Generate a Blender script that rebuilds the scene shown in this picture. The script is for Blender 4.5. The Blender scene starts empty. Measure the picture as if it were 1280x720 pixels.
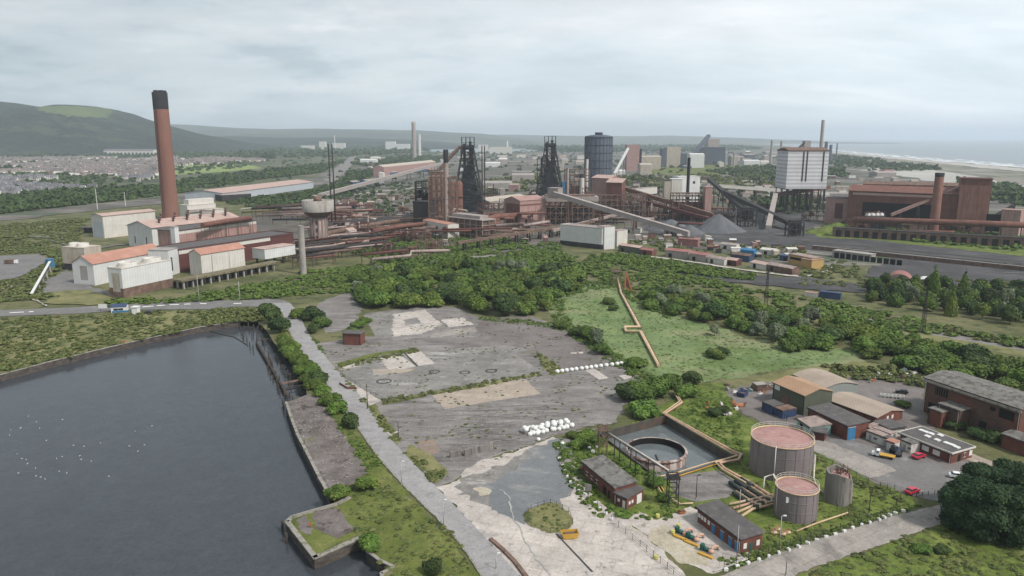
import bpy, bmesh, math, random
import numpy as np
from mathutils import Vector, Matrix, noise as mnoise, geometry as mgeo
random.seed(7)
rad = math.radians
scene = bpy.context.scene
col = scene.collection

# ------------------------------------------------------------------ camera
CAM_H, FPX, PITCH = 90.0, 920.0, math.atan(188 / 920)
cam_d = bpy.data.cameras.new('camera'); cam = bpy.data.objects.new('camera', cam_d); col.objects.link(cam)
cam_d.sensor_width = 36.0; cam_d.lens = 36.0 * FPX / 1280
cam_d.clip_start = 1.0; cam_d.clip_end = 120000
cam.location = (0, 0, CAM_H); cam.rotation_euler = (math.pi / 2 - PITCH, 0, 0)
scene.camera = cam

# ------------------------------------------------------------------ light
SUN_EL, SUN_AZ = rad(48), rad(125)          # azimuth clockwise from +Y
world = bpy.data.worlds.new('World'); scene.world = world; world.use_nodes = True
nt = world.node_tree; nt.nodes.clear(); N = nt.nodes.new; L = nt.links.new
out = N('ShaderNodeOutputWorld'); bg = N('ShaderNodeBackground'); bg.inputs['Strength'].default_value = 0.1
sky = N('ShaderNodeTexSky'); sky.sky_type = 'NISHITA'; sky.sun_disc = False
sky.sun_elevation = SUN_EL; sky.sun_rotation = SUN_AZ; sky.air_density = 1.0; sky.dust_density = 1.5
tc = N('ShaderNodeTexCoord'); sep = N('ShaderNodeSeparateXYZ'); L(tc.outputs['Generated'], sep.inputs[0])
def M_(op, a, b=None, c=None):
    n = N('ShaderNodeMath'); n.operation = op
    for i, v in enumerate((a, b, c)):
        if v is None: continue
        if isinstance(v, (int, float)): n.inputs[i].default_value = v
        else: L(v, n.inputs[i])
    return n.outputs[0]
zc = M_('ADD', M_('MAXIMUM', sep.outputs[2], 0.0), 0.22)
cx = M_('DIVIDE', sep.outputs[0], zc); cy = M_('DIVIDE', sep.outputs[1], zc)
cmb = N('ShaderNodeCombineXYZ'); L(cx, cmb.inputs[0]); L(cy, cmb.inputs[1])
def wnoise(vec, scale, detail, rough, loc=(0, 0, 0), sc=(1, 1, 1), dist=0.0):
    mp = N('ShaderNodeMapping'); mp.inputs['Location'].default_value = loc; mp.inputs['Scale'].default_value = sc
    L(vec, mp.inputs[0]); n = N('ShaderNodeTexNoise'); n.inputs['Scale'].default_value = scale
    n.inputs['Detail'].default_value = detail; n.inputs['Roughness'].default_value = rough; n.inputs['Distortion'].default_value = dist
    L(mp.outputs[0], n.inputs[0]); return n.outputs[0]
def wramp(fac, stops):
    r = N('ShaderNodeValToRGB'); el = r.color_ramp.elements
    while len(el) < len(stops): el.new(0.5)
    for e, (p, c) in zip(el, stops): e.position = p; e.color = (*c, 1)
    L(fac, r.inputs[0]); return r.outputs[0]
def wmix(f, a, b, mode='MIX'):
    m = N('ShaderNodeMix'); m.data_type = 'RGBA'; m.blend_type = mode
    if isinstance(f, (int, float)): m.inputs[0].default_value = f
    else: L(f, m.inputs[0])
    for k, v in ((6, a), (7, b)):
        if isinstance(v, tuple): m.inputs[k].default_value = (*v, 1)
        else: L(v, m.inputs[k])
    return m.outputs[2]
n1 = wnoise(cmb.outputs[0], 0.9, 7, 0.55, (3.1, 1.7, 0), (0.8, 1.3, 1), 0.3)
n2 = wnoise(cmb.outputs[0], 3.2, 6, 0.6, (7, 2, 0), (0.7, 1.5, 1), 0.2)
# low broken cumulus above the horizon, from the view direction itself
n3 = wnoise(tc.outputs['Generated'], 5.5, 7, 0.6, (1.3, 0.2, 0.4), (1, 1, 3.6), 0.15)
base = wramp(n1, [(0.30, (4.9, 5.6, 5.95)), (0.5, (6.1, 6.7, 7.0)), (0.70, (7.6, 7.8, 7.95))])
lift = wramp(n2, [(0.35, (0.95, 0.95, 0.95)), (0.65, (1.04, 1.04, 1.04))])
cl = wmix(1.0, base, lift, 'MULTIPLY')
lowc = wramp(n3, [(0.36, (0.70, 0.76, 0.80)), (0.47, (0.94, 0.96, 0.97)), (0.56, (1.0, 1.0, 1.0)), (0.64, (1.18, 1.15, 1.13))])
# stronger texture towards the left (west) half of the sky
wgt = M_('MULTIPLY', M_('SMOOTH_MIN', M_('MAXIMUM', M_('ADD', M_('MULTIPLY', sep.outputs[0], -1.9), 0.55), 0.25), 1.0, 0.1), 1.0)
cl2 = wmix(wgt, cl, wmix(1.0, cl, lowc, 'MULTIPLY'))
# brighter towards the sea on the right, duller high on the left
side = M_('MULTIPLY_ADD', sep.outputs[0], 0.30, 0.90); elv = M_('MULTIPLY_ADD', M_('MINIMUM', M_('MAXIMUM', sep.outputs[2], 0.0), 0.2), -1.25, 1.17)
sc_ = M_('MULTIPLY', side, elv); gcol = N('ShaderNodeCombineColor')
for i_ in range(3): L(sc_, gcol.inputs[i_])
fin = wmix(1.0, wmix(0.90, sky.outputs[0], cl2), gcol.outputs[0], 'MULTIPLY')
L(fin, bg.inputs['Color']); L(bg.outputs[0], out.inputs['Surface'])

sun_d = bpy.data.lights.new('sun', 'SUN'); sun_d.energy = 2.7; sun_d.angle = rad(8); sun_d.color = (1, 0.94, 0.87)
sun = bpy.data.objects.new('sun', sun_d); col.objects.link(sun); sun.location = (0, 0, 400)
sdir = Vector((math.sin(SUN_AZ) * math.cos(SUN_EL), math.cos(SUN_AZ) * math.cos(SUN_EL), math.sin(SUN_EL)))
sun.rotation_euler = sdir.to_track_quat('Z', 'Y').to_euler()
scene.view_settings.view_transform = 'Standard'; scene.view_settings.look = 'None'
scene.view_settings.exposure = 0.50; scene.view_settings.gamma = 1.0
scene.cycles.max_bounces = 4; scene.cycles.diffuse_bounces = 2; scene.cycles.glossy_bounces = 2
scene.cycles.volume_bounces = 2; scene.cycles.transparent_max_bounces = 6
scene.cycles.use_denoising = True

# ------------------------------------------------------------------ geometry of the place
SP, CP = math.sin(PITCH), math.cos(PITCH)
def G(x, y, z=0.0):
    """world point at height z seen at photo pixel (x, y)"""
    u = (x - 640) / FPX; v = (360 - y) / FPX
    d = Vector((u, CP + v * SP, -SP + v * CP)); t = (z - CAM_H) / d.z
    return Vector((d.x * t, d.y * t, z))
def HT(x, y, ytop, z0=0.0):
    """height of the vertical standing at pixel (x, y) whose top is on row ytop"""
    Y = G(x, y, z0).y; k = (360 - ytop) / FPX
    return CAM_H + Y * (k * CP - SP) / (CP + k * SP) - z0
def PX(p):
    w = p[2] - CAM_H; d = p[1] * CP - w * SP; v = p[1] * SP + w * CP
    return 640 + FPX * p[0] / d, 360 - FPX * v / d

# ------------------------------------------------------------------ materials
MATS = {}
def mat(name, cols, scale=0.2, detail=6, rough=0.85, bump=0.0, bscale=None, kind='noise', sc3=(1, 1, 1), stops=None,
        spec=0.3, metal=0.0, var=0.0, extra=None, coords='Object', nrough=0.6, bdist=0.3, grain=0.22, joints=None):
    """procedural material: a noise (or other) pattern through a ramp of the given base colours"""
    m = bpy.data.materials.new(name); m.use_nodes = True; t = m.node_tree; b = t.nodes['Principled BSDF']
    b.inputs['Roughness'].default_value = rough; b.inputs['Specular IOR Level'].default_value = spec; b.inputs['Metallic'].default_value = metal
    c = t.nodes.new('ShaderNodeTexCoord'); mp = t.nodes.new('ShaderNodeMapping'); mp.inputs['Scale'].default_value = sc3
    if coords == 'World':
        g = t.nodes.new('ShaderNodeNewGeometry'); t.links.new(g.outputs['Position'], mp.inputs[0])
    else: t.links.new(c.outputs[coords], mp.inputs[0])
    n = t.nodes.new('ShaderNodeTexNoise'); n.inputs['Scale'].default_value = scale; n.inputs['Detail'].default_value = detail
    n.inputs['Roughness'].default_value = nrough
    t.links.new(mp.outputs[0], n.inputs['Vector'])
    r = t.nodes.new('ShaderNodeValToRGB'); el = r.color_ramp.elements
    if stops is None:
        k = len(cols); stops = [0.5] if k == 1 else [0.3 + 0.4 * i / (k - 1) for i in range(k)]
    while len(el) < len(cols): el.new(0.5)
    if len(cols) == 1: el.remove(el[1])
    for e, p, cc in zip(el, stops, cols): e.position = p; e.color = (*cc, 1)
    t.links.new(n.outputs[0], r.inputs[0]); cur = r.outputs[0]
    def mix(f, a, bb, mode='MIX'):
        x = t.nodes.new('ShaderNodeMix'); x.data_type = 'RGBA'; x.blend_type = mode
        if isinstance(f, (int, float)): x.inputs[0].default_value = f
        else: t.links.new(f, x.inputs[0])
        for kk, vv in ((6, a), (7, bb)):
            if isinstance(vv, tuple): x.inputs[kk].default_value = (*vv, 1)
            else: t.links.new(vv, x.inputs[kk])
        return x.outputs[2]
    for e in (extra or []):
        # (colour, scale, scale3, lo, hi, strength): a second pattern of stains / patches over the first
        cc, s2, s3, lo, hi, stg = e
        mp2 = t.nodes.new('ShaderNodeMapping'); mp2.inputs['Scale'].default_value = s3; mp2.inputs['Location'].default_value = (random.random() * 50,) * 3
        t.links.new(mp.inputs[0].links[0].from_socket, mp2.inputs[0])
        q = t.nodes.new('ShaderNodeTexNoise'); q.inputs['Scale'].default_value = s2; q.inputs['Detail'].default_value = 8; q.inputs['Roughness'].default_value = 0.65
        t.links.new(mp2.outputs[0], q.inputs['Vector'])
        rr = t.nodes.new('ShaderNodeMapRange'); rr.inputs[1].default_value = lo; rr.inputs[2].default_value = hi; rr.inputs[4].default_value = stg
        t.links.new(q.outputs[0], rr.inputs[0]); cur = mix(rr.outputs[0], cur, cc)
    if coords == 'World' and grain:
        for gs, ga in ((0.22, grain * 0.8), (1.3, grain)):
            q = t.nodes.new('ShaderNodeTexNoise'); q.inputs['Scale'].default_value = gs; q.inputs['Detail'].default_value = 10; q.inputs['Roughness'].default_value = 0.8
            t.links.new(mp.outputs[0], q.inputs['Vector']); rr = t.nodes.new('ShaderNodeMapRange'); rr.inputs[1].default_value = 0.32; rr.inputs[2].default_value = 0.68; rr.inputs[3].default_value = 1 - ga; rr.inputs[4].default_value = 1 + ga
            t.links.new(q.outputs[0], rr.inputs[0]); cc = t.nodes.new('ShaderNodeCombineColor')
            for i in range(3): t.links.new(rr.outputs[0], cc.inputs[i])
            cur = mix(1.0, cur, cc.outputs[0], 'MULTIPLY')
    if joints:
        jw, jh, ja = joints; mpj = t.nodes.new('ShaderNodeMapping'); mpj.inputs['Rotation'].default_value = (0, 0, ja); t.links.new(mp.outputs[0], mpj.inputs[0])
        bt = t.nodes.new('ShaderNodeTexBrick'); bt.inputs['Scale'].default_value = 1; bt.inputs['Brick Width'].default_value = jw; bt.inputs['Row Height'].default_value = jh; bt.inputs['Mortar Size'].default_value = 0.13; bt.inputs['Mortar Smooth'].default_value = 0.6; bt.offset = 0.5
        bt.inputs['Color1'].default_value = (0.90, 0.90, 0.90, 1); bt.inputs['Color2'].default_value = (1.06, 1.05, 1.04, 1); bt.inputs['Mortar'].default_value = (0.72, 0.70, 0.65, 1)
        wn = t.nodes.new('ShaderNodeTexNoise'); wn.inputs['Scale'].default_value = 0.5; wv = t.nodes.new('ShaderNodeVectorMath'); wv.operation = 'ADD'; ws = t.nodes.new('ShaderNodeVectorMath'); ws.operation = 'SCALE'; ws.inputs['Scale'].default_value = 0.5
        t.links.new(mpj.outputs[0], wn.inputs['Vector']); t.links.new(wn.outputs['Color'], ws.inputs[0]); t.links.new(mpj.outputs[0], wv.inputs[0]); t.links.new(ws.outputs[0], wv.inputs[1]); t.links.new(wv.outputs[0], bt.inputs['Vector'])
        cur = mix(0.8, cur, bt.outputs[0], 'MULTIPLY')
    if kind == 'brick':
        bt = t.nodes.new('ShaderNodeTexBrick'); bt.inputs['Scale'].default_value = 1.0; bt.inputs['Brick Width'].default_value = 0.6; bt.inputs['Row Height'].default_value = 0.25
        bt.inputs['Mortar Size'].default_value = 0.02; bt.inputs['Color1'].default_value = (0.8, 0.8, 0.8, 1); bt.inputs['Color2'].default_value = (1.1, 1.1, 1.1, 1); bt.inputs['Mortar'].default_value = (0.9, 0.9, 0.9, 1)
        # brick courses run with height: swing z into the texture's y
        s = t.nodes.new('ShaderNodeSeparateXYZ'); cb = t.nodes.new('ShaderNodeCombineXYZ'); ad = t.nodes.new('ShaderNodeMath'); ad.operation = 'ADD'
        t.links.new(c.outputs['Object'], s.inputs[0]); t.links.new(s.outputs[0], ad.inputs[0]); t.links.new(s.outputs[1], ad.inputs[1])
        t.links.new(ad.outputs[0], cb.inputs[0]); t.links.new(s.outputs[2], cb.inputs[1]); t.links.new(cb.outputs[0], bt.inputs['Vector'])
        cur = mix(1.0, cur, bt.outputs[0], 'MULTIPLY')
    if kind in ('ribs', 'hbands', 'panels'):
        w = t.nodes.new('ShaderNodeTexWave'); w.wave_type = 'BANDS'; w.bands_direction = 'Z' if kind == 'hbands' else 'DIAGONAL'
        w.inputs['Scale'].default_value = bscale or 1.0
        mp3 = t.nodes.new('ShaderNodeMapping'); mp3.inputs['Scale'].default_value = (0, 0, 1) if kind == 'hbands' else (1, 1, 0)
        t.links.new(c.outputs['Object'], mp3.inputs[0]); t.links.new(mp3.outputs[0], w.inputs[0])
        rr = t.nodes.new('ShaderNodeMapRange'); rr.inputs[3].default_value = 0.93 if kind != 'hbands' else 0.74; rr.inputs[4].default_value = 1.03 if kind != 'hbands' else 1.08
        t.links.new(w.outputs['Fac'], rr.inputs[0])
        cc = t.nodes.new('ShaderNodeCombineColor')
        for i in range(3): t.links.new(rr.outputs[0], cc.inputs[i])
        cur = mix(1.0, cur, cc.outputs[0], 'MULTIPLY')
    if var:
        oi = t.nodes.new('ShaderNodeObjectInfo'); hs = t.nodes.new('ShaderNodeHueSaturation')
        rr = t.nodes.new('ShaderNodeMapRange'); rr.inputs[3].default_value = 1 - var; rr.inputs[4].default_value = 1 + var
        t.links.new(oi.outputs['Random'], rr.inputs[0]); t.links.new(rr.outputs[0], hs.inputs['Value'])
        r2 = t.nodes.new('ShaderNodeMapRange'); r2.inputs[3].default_value = 0.5 - var * 0.06; r2.inputs[4].default_value = 0.5 + var * 0.06
        ml = t.nodes.new('ShaderNodeMath'); ml.operation = 'FRACT'; m7 = t.nodes.new('ShaderNodeMath'); m7.operation = 'MULTIPLY'; m7.inputs[1].default_value = 7.3
        t.links.new(oi.outputs['Random'], m7.inputs[0]); t.links.new(m7.outputs[0], ml.inputs[0]); t.links.new(ml.outputs[0], r2.inputs[0]); t.links.new(r2.outputs[0], hs.inputs['Hue'])
        t.links.new(cur, hs.inputs['Color']); cur = hs.outputs[0]
    t.links.new(cur, b.inputs['Base Color'])
    if bump:
        bn = t.nodes.new('ShaderNodeTexNoise'); bn.inputs['Scale'].default_value = (bscale or scale * 4) if kind == 'noise' else scale * 4; bn.inputs['Detail'].default_value = 6
        t.links.new(mp.outputs[0], bn.inputs['Vector']); bu = t.nodes.new('ShaderNodeBump'); bu.inputs['Strength'].default_value = bump; bu.inputs['Distance'].default_value = bdist
        t.links.new(bn.outputs[0], bu.inputs['Height']); t.links.new(bu.outputs[0], b.inputs['Normal'])
    MATS[name] = m; return m

# ------------------------------------------------------------------ mesh builder and scene tree
class MB:
    def __init__(s): s.v = []; s.f = []; s.mi = []; s.sm = []
    def add(s, vs, fs, mi=0, smooth=False):
        o = len(s.v); s.v += [tuple(p) for p in vs]; s.f += [tuple(i + o for i in f) for f in fs]; s.mi += [mi] * len(fs); s.sm += [smooth] * len(fs); return s
    def box(s, x0, y0, z0, x1, y1, z1, mi=0):
        return s.add([(x0, y0, z0), (x1, y0, z0), (x1, y1, z0), (x0, y1, z0), (x0, y0, z1), (x1, y0, z1), (x1, y1, z1), (x0, y1, z1)],
                     [(0, 3, 2, 1), (4, 5, 6, 7), (0, 1, 5, 4), (1, 2, 6, 5), (2, 3, 7, 6), (3, 0, 4, 7)], mi)
    def prism(s, poly, z0, z1, mi=0):
        n = len(poly); v = [(p[0], p[1], z0) for p in poly] + [(p[0], p[1], z1) for p in poly]
        return s.add(v, [tuple(range(n - 1, -1, -1)), tuple(range(n, 2 * n))] + [(i, (i + 1) % n, n + (i + 1) % n, n + i) for i in range(n)], mi)
    def xprism(s, prof, x0, x1, mi=0):
        """profile in (y, z), swept along x"""
        n = len(prof); v = [(x0, p[0], p[1]) for p in prof] + [(x1, p[0], p[1]) for p in prof]
        return s.add(v, [tuple(range(n)), tuple(range(2 * n - 1, n - 1, -1))] + [(i, n + i, n + (i + 1) % n, (i + 1) % n) for i in range(n)], mi)
    def cyl(s, x, y, z0, z1, r0, r1=None, n=24, mi=0, caps=True, ex=1.0):
        r1 = r0 if r1 is None else r1; v = []
        for z, r in ((z0, r0), (z1, r1)):
            v += [(x + ex * r * math.cos(2 * math.pi * i / n), y + r * math.sin(2 * math.pi * i / n), z) for i in range(n)]
        s.add(v, [(i, (i + 1) % n, n + (i + 1) % n, n + i) for i in range(n)], mi, True)
        if caps:
            o = len(s.v) - 2 * n; s.f += [tuple(o + i for i in range(n - 1, -1, -1)), tuple(o + n + i for i in range(n))]; s.mi += [mi, mi]; s.sm += [False, False]
        return s
    def lathe(s, prof, x=0, y=0, n=32, mi=0, ex=1.0):
        v = []
        for r, z in prof: v += [(x + ex * r * math.cos(2 * math.pi * i / n), y + r * math.sin(2 * math.pi * i / n), z) for i in range(n)]
        fs = [(k * n + i, k * n + (i + 1) % n, (k + 1) * n + (i + 1) % n, (k + 1) * n + i) for k in range(len(prof) - 1) for i in range(n)]
        return s.add(v, fs, mi, True)
    def beam(s, p, q, w, h=None, mi=0):
        p, q = Vector(p), Vector(q); h = h or w; d = (q - p)
        if d.length < 1e-6: return s
        d.normalize(); up = Vector((0, 0, 1)) if abs(d.z) < 0.95 else Vector((1, 0, 0))
        a = d.cross(up).normalized() * (w / 2); b = a.cross(d).normalized() * (h / 2)
        v = [p - a - b, p + a - b, p + a + b, p - a + b, q - a - b, q + a - b, q + a + b, q - a + b]
        return s.add(v, [(0, 1, 2, 3), (7, 6, 5, 4), (0, 4, 5, 1), (1, 5, 6, 2), (2, 6, 7, 3), (3, 7, 4, 0)], mi)
    def tube(s, pts, r, n=10, mi=0, smooth=True):
        pts = [Vector(p) for p in pts]; m = len(pts); v = []
        for k, p in enumerate(pts):
            t = (pts[min(k + 1, m - 1)] - pts[max(k - 1, 0)]).normalized(); up = Vector((0, 0, 1)) if abs(t.z) < 0.95 else Vector((1, 0, 0))
            a = t.cross(up).normalized(); b = a.cross(t)
            kk = 1.0
            if 0 < k < m - 1:
                c = max(0.5, math.sqrt(max(0, (1 + (pts[k + 1] - p).normalized().dot((p - pts[k - 1]).normalized())) / 2))); kk = 1 / c
            rr = r if not isinstance(r, (list, tuple)) else r[k]
            v += [p + rr * (kk * math.cos(2 * math.pi * i / n) * a + math.sin(2 * math.pi * i / n) * b) for i in range(n)]
        s.add(v, [(k * n + i, k * n + (i + 1) % n, (k + 1) * n + (i + 1) % n, (k + 1) * n + i) for k in range(m - 1) for i in range(n)], mi, smooth)
        o = len(s.v) - n * m; s.f += [tuple(o + i for i in range(n - 1, -1, -1)), tuple(o + (m - 1) * n + i for i in range(n))]; s.mi += [mi] * 2; s.sm += [False] * 2
        return s
    def build(s, name, m, parent=None, loc=None):
        me = bpy.data.meshes.new(name); me.from_pydata(s.v, [], s.f)
        for x in (m if isinstance(m, (list, tuple)) else [m]): me.materials.append(x)
        me.polygons.foreach_set('material_index', s.mi); me.polygons.foreach_set('use_smooth', s.sm); me.update()
        o = bpy.data.objects.new(name, me); col.objects.link(o)
        if parent: o.parent = parent
        if loc is not None: o.location = loc
        return o
def tag(o, label, cat, group=None):
    o['label'] = label; o['category'] = cat
    if group: o['group'] = group
    return o
def thing(name, label, cat, loc=(0, 0, 0), rz=0.0, group=None):
    o = bpy.data.objects.new(name, None); col.objects.link(o); o.location = loc; o.rotation_euler = (0, 0, rz); o.empty_display_size = 1
    return tag(o, label, cat, group)
def struct(o, kind='structure'): o['kind'] = kind; return o
KIDS = {}
def copy_tree(root, loc, rz, label=None, group=None, scale=None):
    if root.name not in KIDS: KIDS[root.name] = [(c, list(c.children)) for c in root.children]
    r = root.copy(); col.objects.link(r); r.location = loc; r.rotation_euler = (0, 0, rz)
    if scale is not None: r.scale = scale if isinstance(scale, (tuple, list)) else (scale,) * 3
    if label: r['label'] = label
    if group: r['group'] = group
    for ch, sub in KIDS[root.name]:
        c = ch.copy(); col.objects.link(c); c.parent = r
        for g in sub:
            d = g.copy(); col.objects.link(d); d.parent = c
    return r
def frame(p0, p1, z=0.0):
    """origin, heading and length of the base line from pixel p0 to pixel p1; local +y points away from the camera when p0 is the left end"""
    a, b = G(*p0, z), G(*p1, z); d = b - a
    return a, math.atan2(d.y, d.x), d.length

# ------------------------------------------------------------------ ground sheets
LAYER = [0]
def jitter_loop(pts, seg, amp, seed=0.0):
    out_ = []; n = len(pts)
    for i in range(n):
        a, b = pts[i], pts[(i + 1) % n]; k = max(1, min(160, int((b - a).length / seg)))
        for j in range(k):
            p = a.lerp(b, j / k)
            if amp: wl = amp * 7; p = p + Vector((mnoise.fractal(Vector((p.x, p.y, seed)) / wl, .7, 2.1, 4), mnoise.fractal(Vector((p.x, p.y, seed + 31)) / wl, .7, 2.1, 4), 0)) * amp * 1.9
            out_.append(p)
    return out_
def sheet(name, px, m, z=None, seg=6, amp=0.0, kind='structure', world=False, prec=0.006):
    LAYER[0] += 1
    if z is None: z = 0.02 + prec * LAYER[0]
    pts = [Vector((p[0], p[1], 0)) for p in px] if world else [G(*p) for p in px]
    loop = jitter_loop(pts, min(seg, max(.8, amp * 1.3)), amp, LAYER[0] * 3.7) if amp else pts
    tris = mgeo.tessellate_polygon([loop])
    me = bpy.data.meshes.new(name); me.from_pydata([(p.x, p.y, z) for p in loop], [], [tuple(t) for t in tris]); me.materials.append(m)
    bm = bmesh.new(); bm.from_mesh(me)
    for f in bm.faces:
        if f.normal.z < 0: f.normal_flip()
    bm.to_mesh(me); bm.free()
    o = bpy.data.objects.new(name, me); col.objects.link(o); o['kind'] = kind; return o
def smooth_line(pts, k=6):
    """Catmull-Rom through pixel points"""
    o = []; n = len(pts)
    for i in range(n - 1):
        p0, p1, p2, p3 = pts[max(i - 1, 0)], pts[i], pts[i + 1], pts[min(i + 2, n - 1)]
        for j in range(k):
            t = j / k
            o.append(tuple(0.5 * (2 * p1[a] + (p2[a] - p0[a]) * t + (2 * p0[a] - 5 * p1[a] + 4 * p2[a] - p3[a]) * t * t + (3 * p1[a] - p0[a] - 3 * p2[a] + p3[a]) * t ** 3) for a in (0, 1)))
    return o + [pts[-1]]
rng = np.random.default_rng(11)
def inpoly(x, y, poly):
    c = False; n = len(poly); j = n - 1
    for i in range(n):
        xi, yi = poly[i]; xj, yj = poly[j]
        if (yi > y) != (yj > y) and x < (xj - xi) * (y - yi) / (yj - yi) + xi: c = not c
        j = i
    return c
def darts(poly, spacing, maxn=9999, avoid=(), dens=None, seed=3, tries=12):
    """points spread over a pixel polygon, at least `spacing` metres apart on the ground"""
    r = random.Random(seed); W = [G(*p) for p in poly]; x0, x1 = min(p.x for p in W), max(p.x for p in W); y0, y1 = min(p.y for p in W), max(p.y for p in W)
    wp = [(p.x, p.y) for p in W]; av = [[(G(*q).x, G(*q).y) for q in a] for a in avoid]; out_ = []; grid = {}
    n = int((x1 - x0) * (y1 - y0) / spacing ** 2 * tries)
    for _ in range(min(n, 400000)):
        x, y = r.uniform(x0, x1), r.uniform(y0, y1)
        if not inpoly(x, y, wp): continue
        if dens and r.random() > dens(x, y): continue
        if any(inpoly(x, y, a) for a in av): continue
        g = (int(x // spacing), int(y // spacing))
        if any((x - a) ** 2 + (y - b) ** 2 < spacing ** 2 for i in (-1, 0, 1) for j in (-1, 0, 1) for a, b in grid.get((g[0] + i, g[1] + j), ())): continue
        grid.setdefault(g, []).append((x, y)); out_.append((x, y))
        if len(out_) >= maxn: break
    return out_
def nth(i):
    n = i + 1; return f"{n}{'th' if 10 < n % 100 < 14 else {1: 'st', 2: 'nd', 3: 'rd'}.get(n % 10, 'th')}"
# ================================================================== ground materials
GS = 1.0
mat('scrubland', [(0.045, 0.055, 0.020), (0.085, 0.092, 0.034), (0.15, 0.14, 0.068), (0.075, 0.085, 0.03)], 0.035, 10, 0.95, 0.6, 0.9, stops=[0.3, 0.45, 0.6, 0.75],
    extra=[((0.035, 0.052, 0.020), 0.12, (1, 1, 1), 0.54, 0.62, 0.85), ((0.24, 0.21, 0.13), 0.012, (1, 1, 1), 0.58, 0.68, 0.5)], coords='World', nrough=0.7)
mat('plain_land', [(0.035, 0.05, 0.022), (0.07, 0.082, 0.038), (0.13, 0.125, 0.08), (0.05, 0.065, 0.026)], 0.0035, 12, 0.95, 0, stops=[0.32, 0.46, 0.58, 0.72],
    extra=[((0.035, 0.05, 0.025), 0.009, (1, 1, 1), 0.5, 0.57, 0.9), ((0.24, 0.22, 0.19), 0.006, (1, 1.6, 1), 0.6, 0.66, 0.6)], coords='World', nrough=0.7)
mat('works_ground', [(0.06, 0.05, 0.044), (0.10, 0.087, 0.075), (0.17, 0.15, 0.13)], 0.02, 12, 0.95, 0.4, 0.5, stops=[0.35, 0.5, 0.66],
    extra=[((0.07, 0.09, 0.04), 0.014, (1, 1, 1), 0.53, 0.6, 0.85), ((0.05, 0.045, 0.045), 0.03, (1, 1, 1), 0.58, 0.66, 0.7)], coords='World', nrough=0.7)
mat('far_works_ground', [(0.065, 0.058, 0.052), (0.115, 0.103, 0.093), (0.21, 0.19, 0.17)], 0.006, 12, 0.95, 0, stops=[0.35, 0.5, 0.64],
    extra=[((0.06, 0.08, 0.045), 0.004, (1, 2.5, 1), 0.5, 0.58, 0.9), ((0.05, 0.05, 0.05), 0.011, (1, 1.8, 1), 0.56, 0.62, 0.8), ((0.42, 0.41, 0.40), 0.016, (1, 2, 1), 0.66, 0.69, 0.9)], coords='World', nrough=0.72)
mat('rough_grass', [(0.0667, 0.08625, 0.01725), (0.1058, 0.1265, 0.0276), (0.1782, 0.1782, 0.0575)], 0.09, 10, 0.95, 0.8, 1.6, stops=[0.33, 0.5, 0.68],
    extra=[((0.05, 0.075, 0.020), 0.25, (1, 1, 1), 0.52, 0.64, 0.75), ((0.25, 0.22, 0.12), 0.07, (1, 1, 1), 0.60, 0.70, 0.6)], coords='World', nrough=0.75)
mat('dry_grass', [(0.0935, 0.1012, 0.033), (0.1595, 0.154, 0.0638), (0.242, 0.22, 0.11)], 0.06, 10, 0.95, 0.7, 1.2, stops=[0.35, 0.5, 0.68],
    extra=[((0.06, 0.08, 0.028), 0.10, (1, 1, 1), 0.54, 0.63, 0.85)], coords='World', nrough=0.72)
mat('green_grass', [(0.0616, 0.0896, 0.01568), (0.103, 0.14, 0.02464), (0.1792, 0.2016, 0.0504)], 0.10, 10, 0.95, 0.8, 1.6, stops=[0.35, 0.5, 0.66],
    extra=[((0.030, 0.042, 0.012), 0.3, (1, 1, 1), 0.53, 0.64, 0.8), ((0.20, 0.18, 0.08), 0.12, (1, 1, 1), 0.57, 0.68, 0.7)], coords='World', nrough=0.72, grain=0.3)
mat('reed_bed', [(0.1008, 0.1512, 0.0616), (0.1456, 0.2016, 0.08064), (0.2016, 0.2352, 0.0952)], 0.03, 10, 0.95, 0.6, 1.5, stops=[0.35, 0.5, 0.66],
    extra=[((0.085, 0.135, 0.035), 0.05, (1, 1, 1), 0.48, 0.6, 0.8), ((0.215, 0.205, 0.115), 0.022, (1, 2, 1), 0.52, 0.62, 0.75), ((0.05, 0.08, 0.03), 0.15, (1, 1, 1), 0.58, 0.68, 0.6)], coords='World', nrough=0.72)
mat('playing_field', [(0.15, 0.21, 0.06), (0.22, 0.26, 0.09)], 0.01, 4, 0.95, coords='World')
mat('road_surface', [(0.245, 0.235, 0.235), (0.30, 0.29, 0.29)], 0.07, 9, 0.9, 0.15, 3, extra=[((0.15, 0.145, 0.14), 0.3, (1, 1, 1), 0.55, 0.7, 0.6), ((0.33, 0.315, 0.30), 0.11, (1, 1, 1), 0.60, 0.72, 0.5)], coords='World')
mat('dark_road', [(0.135, 0.13, 0.128), (0.18, 0.172, 0.17)], 0.06, 9, 0.9, 0.15, 3, extra=[((0.30, 0.295, 0.29), 0.2, (1, 1, 1), 0.56, 0.68, 0.5)], coords='World')
mat('verge_kerb', [(0.28, 0.265, 0.235), (0.18, 0.175, 0.13)], 0.8, 5, 0.9, coords='World')
mat('yard_ground', [(0.122, 0.1118, 0.1066), (0.1769, 0.1626, 0.156), (0.2379, 0.2222, 0.2145)], 0.04, 12, 0.95, 0.35, 1.5, stops=[0.34, 0.5, 0.66], sc3=(1, 1, 1),
    extra=[((0.27, 0.25, 0.235), 0.16, (0.35, 1.5, 1), 0.50, 0.66, 0.65), ((0.065, 0.057, 0.054), 0.2, (0.4, 1.6, 1), 0.52, 0.66, 0.65), ((0.10, 0.11, 0.05), 0.05, (1, 1, 1), 0.66, 0.72, 0.5)], coords='World', nrough=0.75)
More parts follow.
